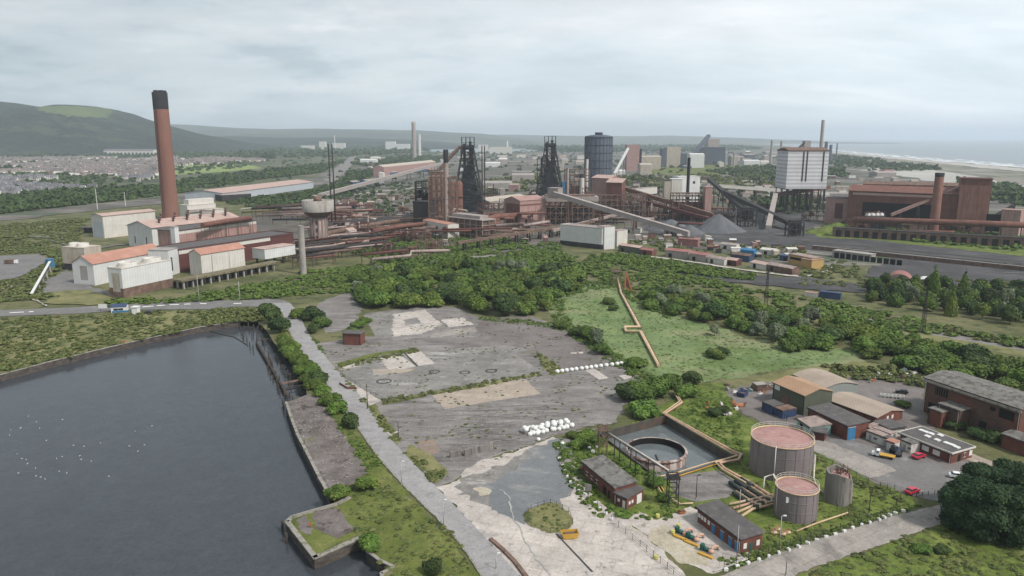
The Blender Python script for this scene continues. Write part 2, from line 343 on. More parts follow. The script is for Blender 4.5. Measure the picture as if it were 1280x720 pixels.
mat('brown_yard', [(0.1176, 0.1003, 0.096), (0.1568, 0.1381, 0.132), (0.196, 0.177, 0.1704)], 0.05, 12, 0.95, 0.3, 1.5, stops=[0.34, 0.5, 0.66],
    extra=[((0.10, 0.088, 0.085), 0.14, (0.6, 1.4, 1), 0.55, 0.66, 0.6), ((0.26, 0.24, 0.225), 0.2, (1, 1, 1), 0.62, 0.70, 0.6)], coords='World', nrough=0.75)
mat('grey_slab', [(0.1512, 0.1422, 0.1344), (0.2016, 0.1904, 0.1792), (0.252, 0.2352, 0.224)], 0.06, 12, 0.9, 0.2, 2, stops=[0.34, 0.5, 0.66],
    extra=[((0.36, 0.345, 0.33), 0.13, (0.6, 1.6, 1), 0.58, 0.64, 0.75), ((0.085, 0.08, 0.075), 0.2, (1, 1, 1), 0.57, 0.66, 0.7)], coords='World', nrough=0.7, joints=(10, 6, 0.3))
mat('pale_concrete', [(0.34, 0.305, 0.28), (0.42, 0.38, 0.35), (0.50, 0.455, 0.42)], 0.06, 12, 0.9, 0.2, 2, stops=[0.34, 0.5, 0.66],
    extra=[((0.22, 0.205, 0.195), 0.16, (0.7, 1.5, 1), 0.56, 0.66, 0.6), ((0.12, 0.11, 0.10), 0.4, (1, 1, 1), 0.60, 0.68, 0.7)], coords='World', nrough=0.7, joints=(7, 4.5, 0.35))
mat('lane_concrete', [(0.21, 0.19, 0.175), (0.27, 0.245, 0.225), (0.33, 0.30, 0.275)], 0.09, 12, 0.9, 0.2, 2, stops=[0.34, 0.5, 0.66], extra=[((0.14, 0.125, 0.115), 0.12, (1.5, .5, 1), 0.54, 0.64, 0.7), ((0.36, 0.34, 0.31), 0.3, (1, 1, 1), 0.60, 0.70, 0.6)], coords='World', nrough=0.7, joints=(9, 5, 2.6))
mat('beige_concrete', [(0.30, 0.25, 0.205), (0.36, 0.305, 0.255)], 0.1, 10, 0.9, 0.2, 2, extra=[((0.26, 0.23, 0.2), 0.25, (0.7, 1.5, 1), 0.58, 0.68, 0.6)], coords='World', nrough=0.7, joints=(6, 4, 0.3))
mat('grit_patch', [(0.30, 0.27, 0.205), (0.38, 0.335, 0.255), (0.44, 0.41, 0.35)], 0.12, 10, 0.95, 0.4, 2, extra=[((0.24, 0.21, 0.16), 0.4, (1, 1, 1), 0.55, 0.66, 0.6)], coords='World', nrough=0.7)
mat('wet_concrete', [(0.12, 0.125, 0.13), (0.16, 0.163, 0.168)], 0.05, 12, 0.42, 0.05, 1, spec=0.5,
    extra=[((0.28, 0.265, 0.25), 0.09, (0.8, 1.4, 1), 0.54, 0.66, 0.8), ((0.09, 0.095, 0.10), 0.06, (1, 1, 1), 0.58, 0.66, 0.7)], coords='World', nrough=0.7)
mat('orange_silt', [(0.24, 0.165, 0.125), (0.20, 0.165, 0.14)], 0.3, 8, 0.95, coords='World')
mat('quay_top', [(0.085, 0.070, 0.065), (0.135, 0.115, 0.108), (0.20, 0.175, 0.17)], 0.14, 12, 0.95, 0.5, 2, stops=[0.34, 0.5, 0.66],
    extra=[((0.045, 0.035, 0.032), 0.22, (1, 1, 1), 0.54, 0.62, 0.75), ((0.11, 0.12, 0.04), 0.12, (1, 1, 1), 0.6, 0.68, 0.7)], coords='World', nrough=0.75)
mat('coal_ground', [(0.030, 0.029, 0.032), (0.056, 0.054, 0.057), (0.095, 0.09, 0.093)], 0.03, 12, 0.95, 0.3, 1, stops=[0.34, 0.5, 0.68],
    extra=[((0.15, 0.145, 0.145), 0.05, (0.5, 1.8, 1), 0.58, 0.68, 0.7)], coords='World', nrough=0.72)
mat('coal_pile', [(0.0713, 0.0744, 0.0837), (0.1023, 0.1054, 0.1147), (0.1364, 0.1395, 0.1488)], 0.12, 10, 0.95, 0.5, 1.5, sc3=(1, 1, 0.35), nrough=0.75)
mat('sand', [(0.30, 0.285, 0.26), (0.42, 0.40, 0.37)], 0.004, 6, 0.9, coords='World')
mat('dunes', [(0.12, 0.12, 0.085), (0.19, 0.175, 0.14), (0.25, 0.225, 0.19)], 0.006, 10, 0.95, stops=[0.36, 0.5, 0.62], extra=[((0.08, 0.095, 0.055), 0.01, (1, 1, 1), 0.5, 0.58, 0.8)], coords='World', nrough=0.7)
mat('surf', [(0.62, 0.64, 0.66)], 0.01, 2, 0.7, coords='World')
mat('hill_woods', [(0.006, 0.011, 0.009), (0.012, 0.021, 0.012), (0.030, 0.042, 0.020)], 0.005, 12, 0.95, 1.0, 0.03, stops=[0.34, 0.5, 0.68], bdist=14,
    extra=[((0.045, 0.06, 0.025), 0.0035, (1, 1.5, 1), 0.56, 0.62, 0.7), ((0.008, 0.014, 0.01), 0.01, (1, 1, 1), 0.52, 0.6, 0.7)], coords='World', nrough=0.72)
mat('hill_pasture', [(0.06, 0.085, 0.026), (0.105, 0.13, 0.04)], 0.006, 8, 0.95, extra=[((0.05, 0.07, 0.035), 0.012, (1, 1, 1), 0.58, 0.62, 0.9)], coords='World')
mat('far_hill', [(0.02, 0.03, 0.02), (0.045, 0.058, 0.03), (0.10, 0.11, 0.06)], 0.0015, 12, 0.95, 0, coords='World', nrough=0.7)

def water_mat(name, c, rough, bs, bstr, sc3=(1, 1, 1), deep=None):
    m = mat(name, [c, deep or c], 0.01, 3, rough, coords='World', spec=0.5); t = m.node_tree; b = t.nodes['Principled BSDF']; b.inputs['IOR'].default_value = 1.33
    g = t.nodes.new('ShaderNodeNewGeometry'); mp = t.nodes.new('ShaderNodeMapping'); mp.inputs['Scale'].default_value = sc3
    n = t.nodes.new('ShaderNodeTexNoise'); n.inputs['Scale'].default_value = bs; n.inputs['Detail'].default_value = 4
    n2 = t.nodes.new('ShaderNodeTexNoise'); n2.inputs['Scale'].default_value = 0.02; n2.inputs['Detail'].default_value = 3
    rr = t.nodes.new('ShaderNodeMapRange'); rr.inputs[1].default_value = 0.35; rr.inputs[2].default_value = 0.65; rr.inputs[3].default_value = bstr * 0.3; rr.inputs[4].default_value = bstr
    bu = t.nodes.new('ShaderNodeBump'); bu.inputs['Distance'].default_value = 0.25
    t.links.new(g.outputs['Position'], mp.inputs[0]); t.links.new(mp.outputs[0], n.inputs['Vector']); t.links.new(g.outputs['Position'], n2.inputs['Vector'])
    t.links.new(n2.outputs[0], rr.inputs[0]); t.links.new(rr.outputs[0], bu.inputs['Strength']); t.links.new(n.outputs[0], bu.inputs['Height']); t.links.new(bu.outputs[0], b.inputs['Normal'])
    return m
water_mat('dock_water', (0.042, 0.048, 0.056), 0.14, 0.55, 0.35, (1, 1.7, 1), deep=(0.050, 0.056, 0.064))
water_mat('sea_water', (0.16, 0.19, 0.20), 0.35, 0.05, 0.6, (1, 3, 1))
water_mat('tank_water', (0.12, 0.135, 0.14), 0.06, 1.2, 0.06)

# ================================================================== the ground, the dock and the sea
WZ = -2.6
dock = [(-900, 760), (-260, 538), (0, 469), (60, 453), (125, 437), (190, 422), (250, 409), (298, 402), (322, 402), (334, 414), (342, 428), (352, 440), (362, 452), (372, 465), (381, 480), (384, 494),
        (357, 503), (364, 524), (372, 545), (384, 568), (397, 594), (408, 614), (412, 621), (428, 617), (436, 622), (421, 630), (365, 646), (357, 653), (393, 699), (452, 673), (458, 689), (474, 701), (491, 709), (476, 717), (478, 728), (520, 800), (540, 900)]
coast = [(1700, 246), (1500, 227), (1280, 210), (1200, 203), (1120, 196), (1060, 190.5), (1040, 188.5), (1015, 186), (985, 183), (960, 180.5)]
hole = [G(*p) for p in dock]
hole[-1] = Vector((-8, 60, 0)); hole[0] = Vector((-420, 130, 0)); hole.append(Vector((-60, 20, 0))); hole.append(Vector((-300, 30, 0)))
outer = [Vector((2600, -300, 0))] + [G(*p) for p in coast] + [Vector((5200, 30000, 0)), Vector((5600, 40000, 0)), Vector((-40000, 40000, 0)), Vector((-40000, -300, 0))]
PB, PA, PC = G(832, 520, .75), G(750, 541, .75), G(916, 571, .75); PD = PA + (PC - PB)
PIT = [Vector((p.x, p.y, 0)) for p in (PA, PD, PC, PB)]
def ring_sheet(name, loops, z, m, kind='structure'):
    pts = [p for l in loops for p in l]; tris = mgeo.tessellate_polygon(loops)
    me = bpy.data.meshes.new(name); me.from_pydata([(p.x, p.y, z) for p in pts], [], [tuple(t) for t in tris]); me.materials.append(m)
    bm = bmesh.new(); bm.from_mesh(me)
    for f in bm.faces:
        if f.normal.z < 0: f.normal_flip()
    bm.to_mesh(me); bm.free(); o = bpy.data.objects.new(name, me); col.objects.link(o); o['kind'] = kind; return o
near_loop = [Vector((-1500, -200, 0)), Vector((1500, -200, 0)), Vector((1500, 900, 0))] + [Vector((x, 1250 + 90 * mnoise.noise(Vector((x / 160, 3, 0))) - abs(x) * 0.12, 0)) for x in range(1450, -1500, -25)]
ring_sheet('ground', [near_loop, hole, PIT], 0.0, MATS['scrubland'])
ring_sheet('plain', [outer, hole, PIT], -0.25, MATS['plain_land'])
sea = [Vector((2500, -400, 0)), G(1700, 248), G(1500, 229), G(1280, 212), G(1120, 198), G(1040, 190), G(960, 182), Vector((5000, 30000, 0)), Vector((5000, 45000, 0)), Vector((45000, 45000, 0)), Vector((45000, -400, 0))]
ring_sheet('sea', [sea], -1.5, MATS['sea_water'])
sheet('dock_water', [(-430, 120), (30, 10), (30, 460), (-430, 460)], MATS['dock_water'], WZ, world=True)

# quay walls: one per straight run, standing in the water
mat('quay_stone', [(0.035, 0.030, 0.027), (0.075, 0.062, 0.055), (0.12, 0.105, 0.09)], 0.5, 8, 0.9, 0.5, 2, sc3=(1, 1, 2.5))
mat('quay_coping', [(0.20, 0.185, 0.165), (0.31, 0.29, 0.26)], 0.5, 8, 0.9, 0.3, 3, extra=[((0.09, 0.10, 0.04), 0.6, (1, 1, 1), 0.52, 0.6, 0.7)])
def quay(pts, label, coping=0.6, thick=0.9, cop_h=0.25):
    P = [G(*p) for p in pts]; a = P[0]; root = thing('quay_wall', label, 'quay wall', a)
    w, c = MB(), MB()
    for p, q in zip(P[:-1], P[1:]):
        d = (q - p).normalized(); n = Vector((d.y, -d.x, 0)); p0, q0 = p - a, q - a      # n points to the right of travel: the water side
        for b, t, z0, z1 in ((w, 0.0, WZ - 1.2, -0.004), (c, 0.22, 0.0, cop_h)):
            tk = thick if b is w else coping
            v = [p0 + n * (0.05 + t) - d * 0.05, q0 + n * (0.05 + t) + d * 0.05, q0 - n * tk + d * 0.05, p0 - n * tk - d * 0.05]
            b.add([(x.x, x.y, z0) for x in v] + [(x.x, x.y, z1) for x in v], [(0, 3, 2, 1), (4, 5, 6, 7), (0, 1, 5, 4), (1, 2, 6, 5), (2, 3, 7, 6), (3, 0, 4, 7)])
    w.build('wall_face', MATS['quay_stone'], root); c.build('coping', MATS['quay_coping'], root)
quay([(-260, 538), (0, 469), (60, 453), (125, 437), (190, 422), (250, 409), (298, 402)], 'long dark quay wall along the far grassy shore of the dock')
quay([(384, 494), (357, 503), (364, 524), (372, 545), (384, 568), (397, 594), (408, 614), (412, 621), (428, 617)][1:], 'crumbling quay wall round the long mossy brown wharf')
quay([(436, 622), (421, 630), (365, 646), (357, 653), (393, 699), (452, 673)], 'concrete quay wall round the square jetty with a moss patch', 0.9, 1.2, 0.35)
quay([(458, 689), (474, 701), (491, 709), (476, 717), (478, 728)], 'short broken quay edge below the square jetty', 0.5)

# ================================================================== far zones
FZ = 0.25
def far(name, px, m, k, seg=60, amp=20): return sheet(name, px, MATS[m], FZ + 0.06 * k, seg, amp)
far('works_land', [(420, 212), (560, 196), (700, 190), (900, 188), (1000, 187.5), (1060, 193), (1130, 199), (1290, 214), (1300, 330), (1000, 330), (760, 300), (640, 310), (440, 300), (330, 300), (300, 270), (400, 250)], 'far_works_ground', 0, 60, 20)
far('plant_land', [(385, 262), (460, 240), (560, 236), (700, 232), (860, 236), (1000, 246), (1040, 268), (1300, 290), (1300, 300), (1020, 282), (860, 284), (760, 300), (640, 308), (520, 306), (400, 312), (340, 318), (330, 300)], 'works_ground', 0.5, 20, 8)
far('beach', [(1015, 186.2), (1040, 188.8), (1120, 196.3), (1200, 203.4), (1280, 210.4), (1500, 227.5), (1500, 236), (1280, 215), (1200, 207), (1120, 199), (1040, 191), (1012, 187.6)], 'sand', 1, 100, 14)
far('dune_land', [(1012, 188.5), (1040, 191.5), (1120, 199.3), (1200, 207.5), (1280, 216), (1500, 238), (1500, 300), (1280, 262), (1240, 245), (1180, 222), (1100, 212), (1040, 200)], 'dunes', 2, 80, 24)
far('pale_dune_flat', [(1090, 208), (1160, 212), (1230, 222), (1290, 236), (1290, 243), (1220, 236), (1150, 224), (1080, 214)], 'sand', 3, 40, 14)
for k, (d0, d1) in enumerate(((0.1, 1.6), (-2.6, -1.7), (-4.3, -3.8))):      # lines of breakers along the beach
    sh = 2.0 if k else 1.0
    up = [(1015 + i * 24, 185.9 + i * 1.02 * 1.0 + (0.35 * i * i / 60)) for i in range(21)]
    up = [(x, (186.2 + (x - 1015) * (210.4 - 186.2) / 265) - 1.2 + (0.8 if 1060 < x < 1200 else 0)) for x, _ in up]
    sc = [(x - 1015) / 265 * 0.75 + 0.35 for x, _ in up]
    poly = [(x, y + d0 * s * 0.8) for (x, y), s in zip(up, sc)] + [(x, y + d1 * s * 0.8) for (x, y), s in zip(up, sc)][::-1]
    sheet('surf_line', poly, MATS['surf'], -1.2 if k else -0.9 + 1.7, 60, 16)
far('bay_water', [(505, 189), (530, 186.5), (590, 185.5), (640, 186.5), (665, 188.5), (640, 190), (560, 190.5)], 'sea_water', 2, 200, 60)
far('playing_field', [(160, 208), (230, 206), (310, 206), (330, 210), (280, 215), (215, 219), (160, 217)], 'playing_field', 1, 30, 6)
far('green_flat', [(770, 208), (830, 206), (900, 206), (975, 208), (978, 216), (900, 219), (820, 218)], 'rough_grass', 2, 30, 10)
far('scrub_bank', [(1010, 288), (1050, 277), (1100, 277), (1180, 284), (1290, 296), (1290, 322), (1180, 310), (1080, 300), (1020, 297)], 'green_grass', 3, 12, 4)
far('coal_yard', [(800, 278), (850, 266), (930, 262), (1010, 268), (1015, 285), (1060, 298), (1180, 311), (1290, 322), (1290, 332), (1150, 322), (1000, 312), (900, 303), (810, 292)], 'coal_ground', 2, 12, 4)
far('coal_yard', [(1075, 345), (1110, 325), (1180, 324), (1290, 333), (1290, 352), (1230, 352), (1150, 360)], 'coal_ground', 3, 12, 4)
far('rail_yard', [(800, 320), (870, 330), (950, 345), (1040, 352), (1100, 358), (1090, 366), (1010, 364), (900, 352), (800, 335)], 'coal_ground', 4, 12, 3)
far('lorry_park', [(-40, 322), (50, 318), (62, 325), (30, 345), (-40, 362)], 'dark_road', 1, 12, 1)
far('dry_bank', [(50, 380), (60, 366), (110, 362), (140, 372), (130, 382)], 'dry_grass', 3, 10, 2)
far('forecourt', [(48, 368), (62, 350), (80, 338), (100, 344), (118, 360), (150, 372), (120, 366), (90, 368)], 'dark_road', 2, 10, 1.2)

# shore bank left of the dock
sheet('grass_bank', [(-260, 536), (0, 467), (60, 451), (125, 435), (190, 420), (250, 407), (298, 400), (318, 392), (300, 388), (220, 388), (150, 394), (0, 400), (-300, 412)], MATS['dry_grass'], 0.05, 8, 1.5)
sheet('grass_bank', [(420, 612), (455, 597), (462, 590), (440, 560), (420, 530), (400, 497), (384, 478), (366, 450), (345, 425), (350, 405), (366, 420), (388, 462), (415, 497), (440, 532), (470, 575), (512, 622), (566, 676), (602, 722), (620, 760), (540, 760), (492, 710), (458, 688), (452, 672), (436, 640), (424, 630)], MATS['rough_grass'], 0.05, 5, 0.8)
sheet('quay_top', [(384, 493), (400, 496), (420, 530), (440, 560), (460, 590), (440, 606), (412, 619), (397, 592), (372, 545), (358, 504)], MATS['quay_top'], 0.09, 3, 0.5)
sheet('quay_top', [(367, 648), (422, 632), (440, 645), (448, 668), (394, 694), (362, 654)], MATS['rough_grass'], 0.055, 3, 0.2)
sheet('jetty_slab', [(388, 641), (410, 634), (424, 636), (438, 655), (440, 665), (424, 671), (402, 669), (392, 656)], MATS['quay_top'], 0.10, 2, 0.5)
sheet('jetty_slab', [(370, 650), (382, 645), (392, 660), (390, 668), (376, 664)], MATS['brown_yard'], 0.104, 2, 0.3)

# derelict yards
NZ = 0.06
def near(name, px, m, k, seg=4, amp=0.5): return sheet(name, px, MATS[m], NZ + 0.008 * k, seg, amp)
near('yard', [(448, 366), (452, 384), (444, 404), (424, 414), (405, 417), (402, 398), (388, 386), (408, 374), (432, 366)], 'yard_ground', 0, 6, 1)
near('yard', [(455, 392), (520, 384), (570, 384), (600, 397), (665, 396), (700, 408), (745, 432), (800, 458), (800, 478), (782, 508), (770, 527), (706, 540), (690, 545), (612, 573), (600, 585), (548, 612), (505, 575), (480, 545), (455, 505), (428, 470), (404, 442), (392, 430), (430, 424), (470, 420)], 'yard_ground', 1, 6, 0.8)
near('brown_yard', [(600, 398), (660, 397), (700, 409), (742, 432), (790, 457), (700, 462), (676, 440), (640, 432), (560, 436), (590, 425)], 'brown_yard', 2, 6, 1)
near('yard_slab', [(455, 394), (478, 391), (498, 424), (468, 419)], 'grey_slab', 3, 4, .3)
near('yard_slab', [(491, 393), (532, 387), (543, 398), (554, 406), (527, 418), (491, 421)], 'pale_concrete', 4, 4, .5)
near('yard_slab', [(551, 400), (580, 397), (592, 406), (562, 409)], 'pale_concrete', 4.4, 4, .35)
near('yard_slab', [(572, 411), (592, 409), (597, 414), (562, 420), (534, 423), (542, 416)], 'lane_concrete', 4.6, 4, .4)
near('yard_slab', [(504, 400), (522, 397), (526, 404), (507, 407)], 'grey_slab', 5, 4, .4)
near('yard_slab', [(470, 392), (500, 389), (515, 424), (492, 426)], 'grey_slab', 3.4, 4, 0.8)
near('concrete_apron', [(418, 456), (470, 442), (520, 440), (620, 433), (650, 446), (674, 464), (600, 482), (540, 489), (478, 500), (445, 486)], 'grey_slab', 6, 5, 0.6)
near('concrete_pad', [(475, 448), (498, 443), (520, 458), (488, 466)], 'pale_concrete', 7, 3, 0.25)
near('concrete_pad', [(505, 441), (524, 438), (544, 455), (520, 458)], 'pale_concrete', 8, 3, 0.15)
near('concrete_pad', [(420, 455), (446, 451), (450, 458), (426, 462)], 'pale_concrete', 8, 3, 0.2)
near('concrete_pad', [(464, 462), (520, 461), (508, 466), (470, 468)], 'beige_concrete', 9, 3, 0.3)
near('concrete_pad', [(537, 492), (590, 484), (656, 474), (676, 493), (610, 503), (556, 512)], 'beige_concrete', 9, 3, 0.2)
near('concrete_pad', [(731, 463), (743, 461), (761, 473), (749, 475)], 'pale_concrete', 9, 3, 0.1)
near('concrete_pad', [(773, 470), (788, 467), (790, 472), (781, 475)], 'pale_concrete', 9, 3, 0.1)
near('concrete_pad', [(713, 441), (729, 440), (729, 442), (714, 443)], 'pale_concrete', 9, 3, 0.05)
near('weed_strip', [(420, 455), (470, 441), (520, 436), (522, 439), (470, 445), (424, 461)], 'rough_grass', 10, 3, 0.6)
near('weed_strip', [(478, 502), (540, 490), (604, 480), (672, 466), (674, 469), (606, 484), (542, 494), (480, 507)], 'dry_grass', 10, 3, 0.6)
near('weed_strip', [(408, 446), (420, 462), (446, 486), (444, 490), (428, 482), (410, 462), (402, 446)], 'dry_grass', 10.4, 3, 0.6)
near('weed_strip', [(444, 503), (452, 498), (470, 505), (500, 548), (498, 556), (486, 548), (468, 530)], 'dry_grass', 10, 3, 0.8)
near('weed_strip', [(672, 440), (690, 452), (706, 466), (690, 470), (676, 455)], 'dry_grass', 10.2, 3, 0.5)
near('silt_patch', [(524, 552), (545, 548), (556, 555), (545, 568), (526, 566)], 'orange_silt', 10, 2, 2.4)
near('weed_strip', [(512, 558), (530, 566), (560, 590), (545, 606), (530, 592), (505, 570)], 'dry_grass', 11, 3, 1.2)
near('loading_yard', [(548, 610), (575, 600), (582, 586), (612, 573), (640, 566), (692, 547), (716, 560), (720, 590), (745, 625), (790, 655), (860, 720), (920, 800), (700, 800), (655, 730), (622, 690), (590, 655)], 'pale_concrete', 12, 4, 0.5)
near('wet_patch', [(592, 616), (610, 600), (640, 582), (668, 560), (700, 551), (716, 562), (708, 580), (710, 608), (700, 624), (668, 640), (650, 652), (615, 640)], 'wet_concrete', 13, 1.2, 2.4)
near('wet_patch', [(560, 612), (590, 594), (612, 588), (640, 572), (640, 580), (600, 606), (585, 618)], 'grey_slab', 12.6, 3, 2.0)
near('damp_patch', [(584, 618), (604, 596), (636, 578), (668, 556), (704, 548), (720, 562), (714, 582), (716, 606), (706, 628), (672, 645), (650, 657), (612, 645)], 'grey_slab', 12.8, 1.6, 2.2)
near('concrete_apron', [(700, 624), (722, 619), (745, 632), (775, 655), (832, 700), (870, 745), (700, 760), (668, 730), (640, 690), (600, 652), (636, 652), (672, 668), (712, 664)], 'pale_concrete', 14, 3, 0.15)
mat('tyre_track', [(0.15, 0.14, 0.135), (0.23, 0.215, 0.205)], 0.3, 8, .95, coords='World', stops=[.4, .6])
rt_ = random.Random(6)
for i in range(14):
    x0, y0 = rt_.uniform(480, 600), rt_.uniform(512, 560); x1, y1 = x0 + rt_.uniform(90, 190), y0 - rt_.uniform(-6, 22)
    if i > 13: x0, y0, x1, y1 = rt_.uniform(600, 680), rt_.uniform(640, 700), rt_.uniform(700, 790), rt_.uniform(660, 716)
    ln = smooth_line([(x0, y0), ((x0 + x1) / 2, (y0 + y1) / 2 + rt_.uniform(-6, 6)), (x1, y1)], 6); w = rt_.uniform(.2, .5)
    near('tyre_track', [(x, y - w) for x, y in ln] + [(x, y + w) for x, y in ln][::-1], 'tyre_track', 11.5 + i * .06, 2, .25)
def ring_mark(x, y, r, w=.35):
    c = G(x, y); lo = [[c + Vector((q * math.cos(i * .2618), q * math.sin(i * .2618), 0)) for i in range(24)] for q in (r + w, r - w)]; ring_sheet('slab_ring', lo, NZ + .12, MATS['coal_ground'])
for x, y, r in ((581, 466, 1.9), (614, 464, 2.0), (543, 465, 1.9), (480, 477, 2.6)): ring_mark(x, y, r)
near('slab_joint', [(504, 441), (506, 441), (523, 458), (520, 458)], 'coal_ground', 24, 50, 0)
near('silt_patch', [(592, 612), (604, 609), (616, 612), (614, 619), (600, 621)], 'grit_patch', 15, 2, 0.5)
near('weed_island', [(652, 645), (662, 636), (690, 628), (712, 640), (716, 656), (706, 666), (690, 668), (664, 660)], 'dry_grass', 16, 2, 0.35)
# the tank compound and what lies round it
ring_sheet('compound_grass', [jitter_loop([G(*p) for p in [(706, 560), (730, 545), (780, 535), (840, 500), (870, 480), (905, 478), (925, 520), (1000, 552), (1050, 570), (1130, 615), (1150, 628), (1110, 645), (1040, 664), (980, 684), (930, 700), (890, 690), (800, 690), (760, 650), (735, 625), (705, 595)]], 4, 0.6, 5.0), PIT], NZ + .016, MATS['green_grass'])
near('gravel_bed', [(782, 650), (800, 640), (820, 650), (862, 634), (900, 650), (948, 690), (930, 700), (892, 718), (850, 700), (800, 664)], 'pale_concrete', 4, 3, 0.3)
near('gravel_bed', [(812, 662), (832, 656), (880, 690), (890, 708), (850, 704), (812, 676)], 'grit_patch', 5, 3, 0.3)
near('gravel_bed', [(838, 602), (850, 594), (900, 588), (925, 604), (912, 622), (870, 628), (845, 620)], 'yard_ground', 4, 3, 0.3)
near('scrap_yard', [(905, 488), (950, 478), (1000, 476), (1080, 470), (1150, 470), (1160, 530), (1230, 575), (1280, 600), (1280, 640), (1230, 640), (1190, 628), (1140, 620), (1085, 600), (1010, 560), (960, 530), (930, 518)], 'brown_yard', 3, 5, 0.6)
near('car_park', [(1012, 553), (1056, 548), (1100, 562), (1160, 578), (1200, 592), (1206, 618), (1188, 630), (1150, 622), (1120, 610), (1078, 592), (1040, 570)], 'dark_road', 5, 4, 0.3)
near('lane', [(1005, 553), (1030, 550), (1080, 570), (1122, 588), (1104, 594), (1085, 598), (1040, 574), (1012, 562)], 'lane_concrete', 6, 4, 0.3)
near('lawn', [(1196, 600), (1215, 578), (1240, 582), (1275, 596), (1260, 606), (1220, 612)], 'green_grass', 6, 3, 0.3)
near('lane', [(1128, 535), (1150, 540), (1190, 558), (1240, 577), (1300, 603), (1300, 612), (1240, 586), (1200, 572), (1130, 545)], 'beige_concrete', 7, 3, 0.2)
near('lane', [(1210, 616), (1180, 630), (1130, 642), (1060, 662), (1000, 683), (950, 700), (890, 724), (860, 745), (950, 760), (1000, 716), (1070, 692), (1130, 672), (1186, 652), (1230, 640)], 'lane_concrete', 8, 4, 0.25)
near('rough_field', [(950, 762), (1000, 718), (1070, 694), (1130, 674), (1186, 654), (1300, 680), (1400, 760), (1300, 860), (950, 860)], 'green_grass', 3, 4, 0.6)
near('reed_bed', [(700, 364), (735, 356), (772, 352), (790, 370), (830, 392), (880, 405), (940, 424), (1000, 436), (1080, 442), (1070, 452), (1000, 462), (940, 470), (880, 478), (830, 484), (790, 462), (752, 438), (708, 408), (688, 388)], 'reed_bed', 1, 6, 3)
near('dry_verge', [(1000, 460), (1070, 452), (1120, 458), (1110, 470), (1020, 476), (960, 478), (930, 474)], 'dry_grass', 2, 5, 1)
near('dry_path', [(905, 372), (960, 378), (1020, 390), (1120, 404), (1200, 420), (1300, 442), (1300, 450), (1180, 428), (1100, 414), (1000, 400), (915, 382)], 'dry_grass', 2, 8, 1.5)
near('track', [(1040, 386), (1120, 404), (1200, 420), (1300, 437), (1300, 442), (1190, 423), (1110, 409), (1040, 391)], 'yard_ground', 3, 5, 0.5)
near('dry_path', [(785, 338), (840, 346), (900, 352), (905, 356), (840, 352), (790, 344)], 'dry_grass', 2, 6, 1.5)

# roads
road_l = smooth_line([(341, 379), (352, 391), (362, 412), (378, 441), (398, 470), (420, 500), (446, 532), (476, 574), (515, 617), (566, 668), (604, 722), (640, 780)])
road_r = smooth_line([(362, 379), (373, 392), (386, 418), (408, 448), (428, 471), (450, 497), (474, 531), (500, 562), (540, 604), (598, 664), (652, 724), (700, 780)])
near('access_road', road_l + road_r[::-1], 'road_surface', 20, 6, 0.0)
near('road_kerb', [(x - 2.2, y) for x, y in road_l[12:]] + [(x, y) for x, y in road_l[12:]][::-1], 'verge_kerb', 21, 3, 0.12)
near('road_kerb', [(x, y) for x, y in road_r[12:40]] + [(x + 1.2, y) for x, y in road_r[12:40]][::-1], 'verge_kerb', 21, 3, 0.12)
near('yard_entrance', [(426, 470), (448, 484), (478, 502), (462, 508), (450, 497)], 'pale_concrete', 19, 3, 0.2)
near('yard_entrance', [(476, 540), (500, 540), (490, 546), (482, 546)], 'pale_concrete', 19, 3, 0.2)
near('dock_road', smooth_line([(-120, 391), (0, 388), (100, 384), (160, 380), (230, 377), (290, 376), (325, 374.8), (345, 374.6), (357, 376.5), (365, 381)]) + smooth_line([(368, 387), (360, 389), (346, 387), (320, 384), (290, 384), (268, 387), (240, 387), (160, 388), (100, 392), (0, 396), (-120, 402)]), 'dark_road', 18, 6, 0.0)
far('rail_corridor', [(-60, 275), (60, 262), (150, 252), (200, 246), (300, 234), (385, 224), (430, 206), (440, 205), (420, 226), (390, 234), (300, 243), (210, 255), (150, 260), (60, 270), (-60, 284)], 'far_works_ground', 4, 20, 4)
for i, (pts, m, w) in enumerate([([(400, 312), (470, 306), (560, 322), (640, 318), (700, 308)], 'yard_ground', 2.2), ([(300, 262), (380, 252), (470, 240), (560, 232), (680, 226)], 'pale_concrete', .8), ([(780, 318), (850, 326), (930, 338), (1000, 346), (1030, 340), (1046, 328)], 'pale_concrete', 1.4), ([(770, 300), (860, 302), (960, 312), (1060, 322)], 'yard_ground', 1.6), ([(640, 214), (800, 220), (980, 230), (1100, 238), (1290, 258)], 'pale_concrete', .6), ([(560, 204), (700, 201), (860, 203), (1010, 208), (1180, 222)], 'pale_concrete', .4), ([(880, 232), (1000, 240), (1060, 242)], 'pale_concrete', 1.0), ([(1000, 196), (1100, 204), (1200, 214), (1290, 226)], 'sand', .35), ([(1004, 302), (1100, 310), (1200, 320), (1290, 329)], 'rail_ballast', .7), ([(1000, 306), (1100, 314), (1200, 324), (1290, 333)], 'rail_ballast', .6), ([(60, 300), (110, 312), (160, 306), (240, 312)], 'dark_road', 1.2), ([(0, 352), (36, 372), (60, 384)], 'pale_concrete', 1.2), ([(-40, 300), (30, 296), (90, 300)], 'dark_road', 1.4)]):
    if m not in MATS: mat(m, [(0.05, 0.045, 0.042), (0.13, 0.11, 0.10)], 0.4, 8, .95, coords='World')
    ln = smooth_line(pts, 4); far('track', [(x, y - w / 2) for x, y in ln] + [(x, y + w / 2) for x, y in ln][::-1], m, 5 + i * .3, 20, .6)
far('motorway', [(404, 226), (424, 206), (438, 195), (446, 195), (438, 210), (418, 228)], 'yard_ground', 5, 30, 3)
mat('road_paint', [(0.72, 0.72, 0.70)], 1, 2, 0.8, coords='World')
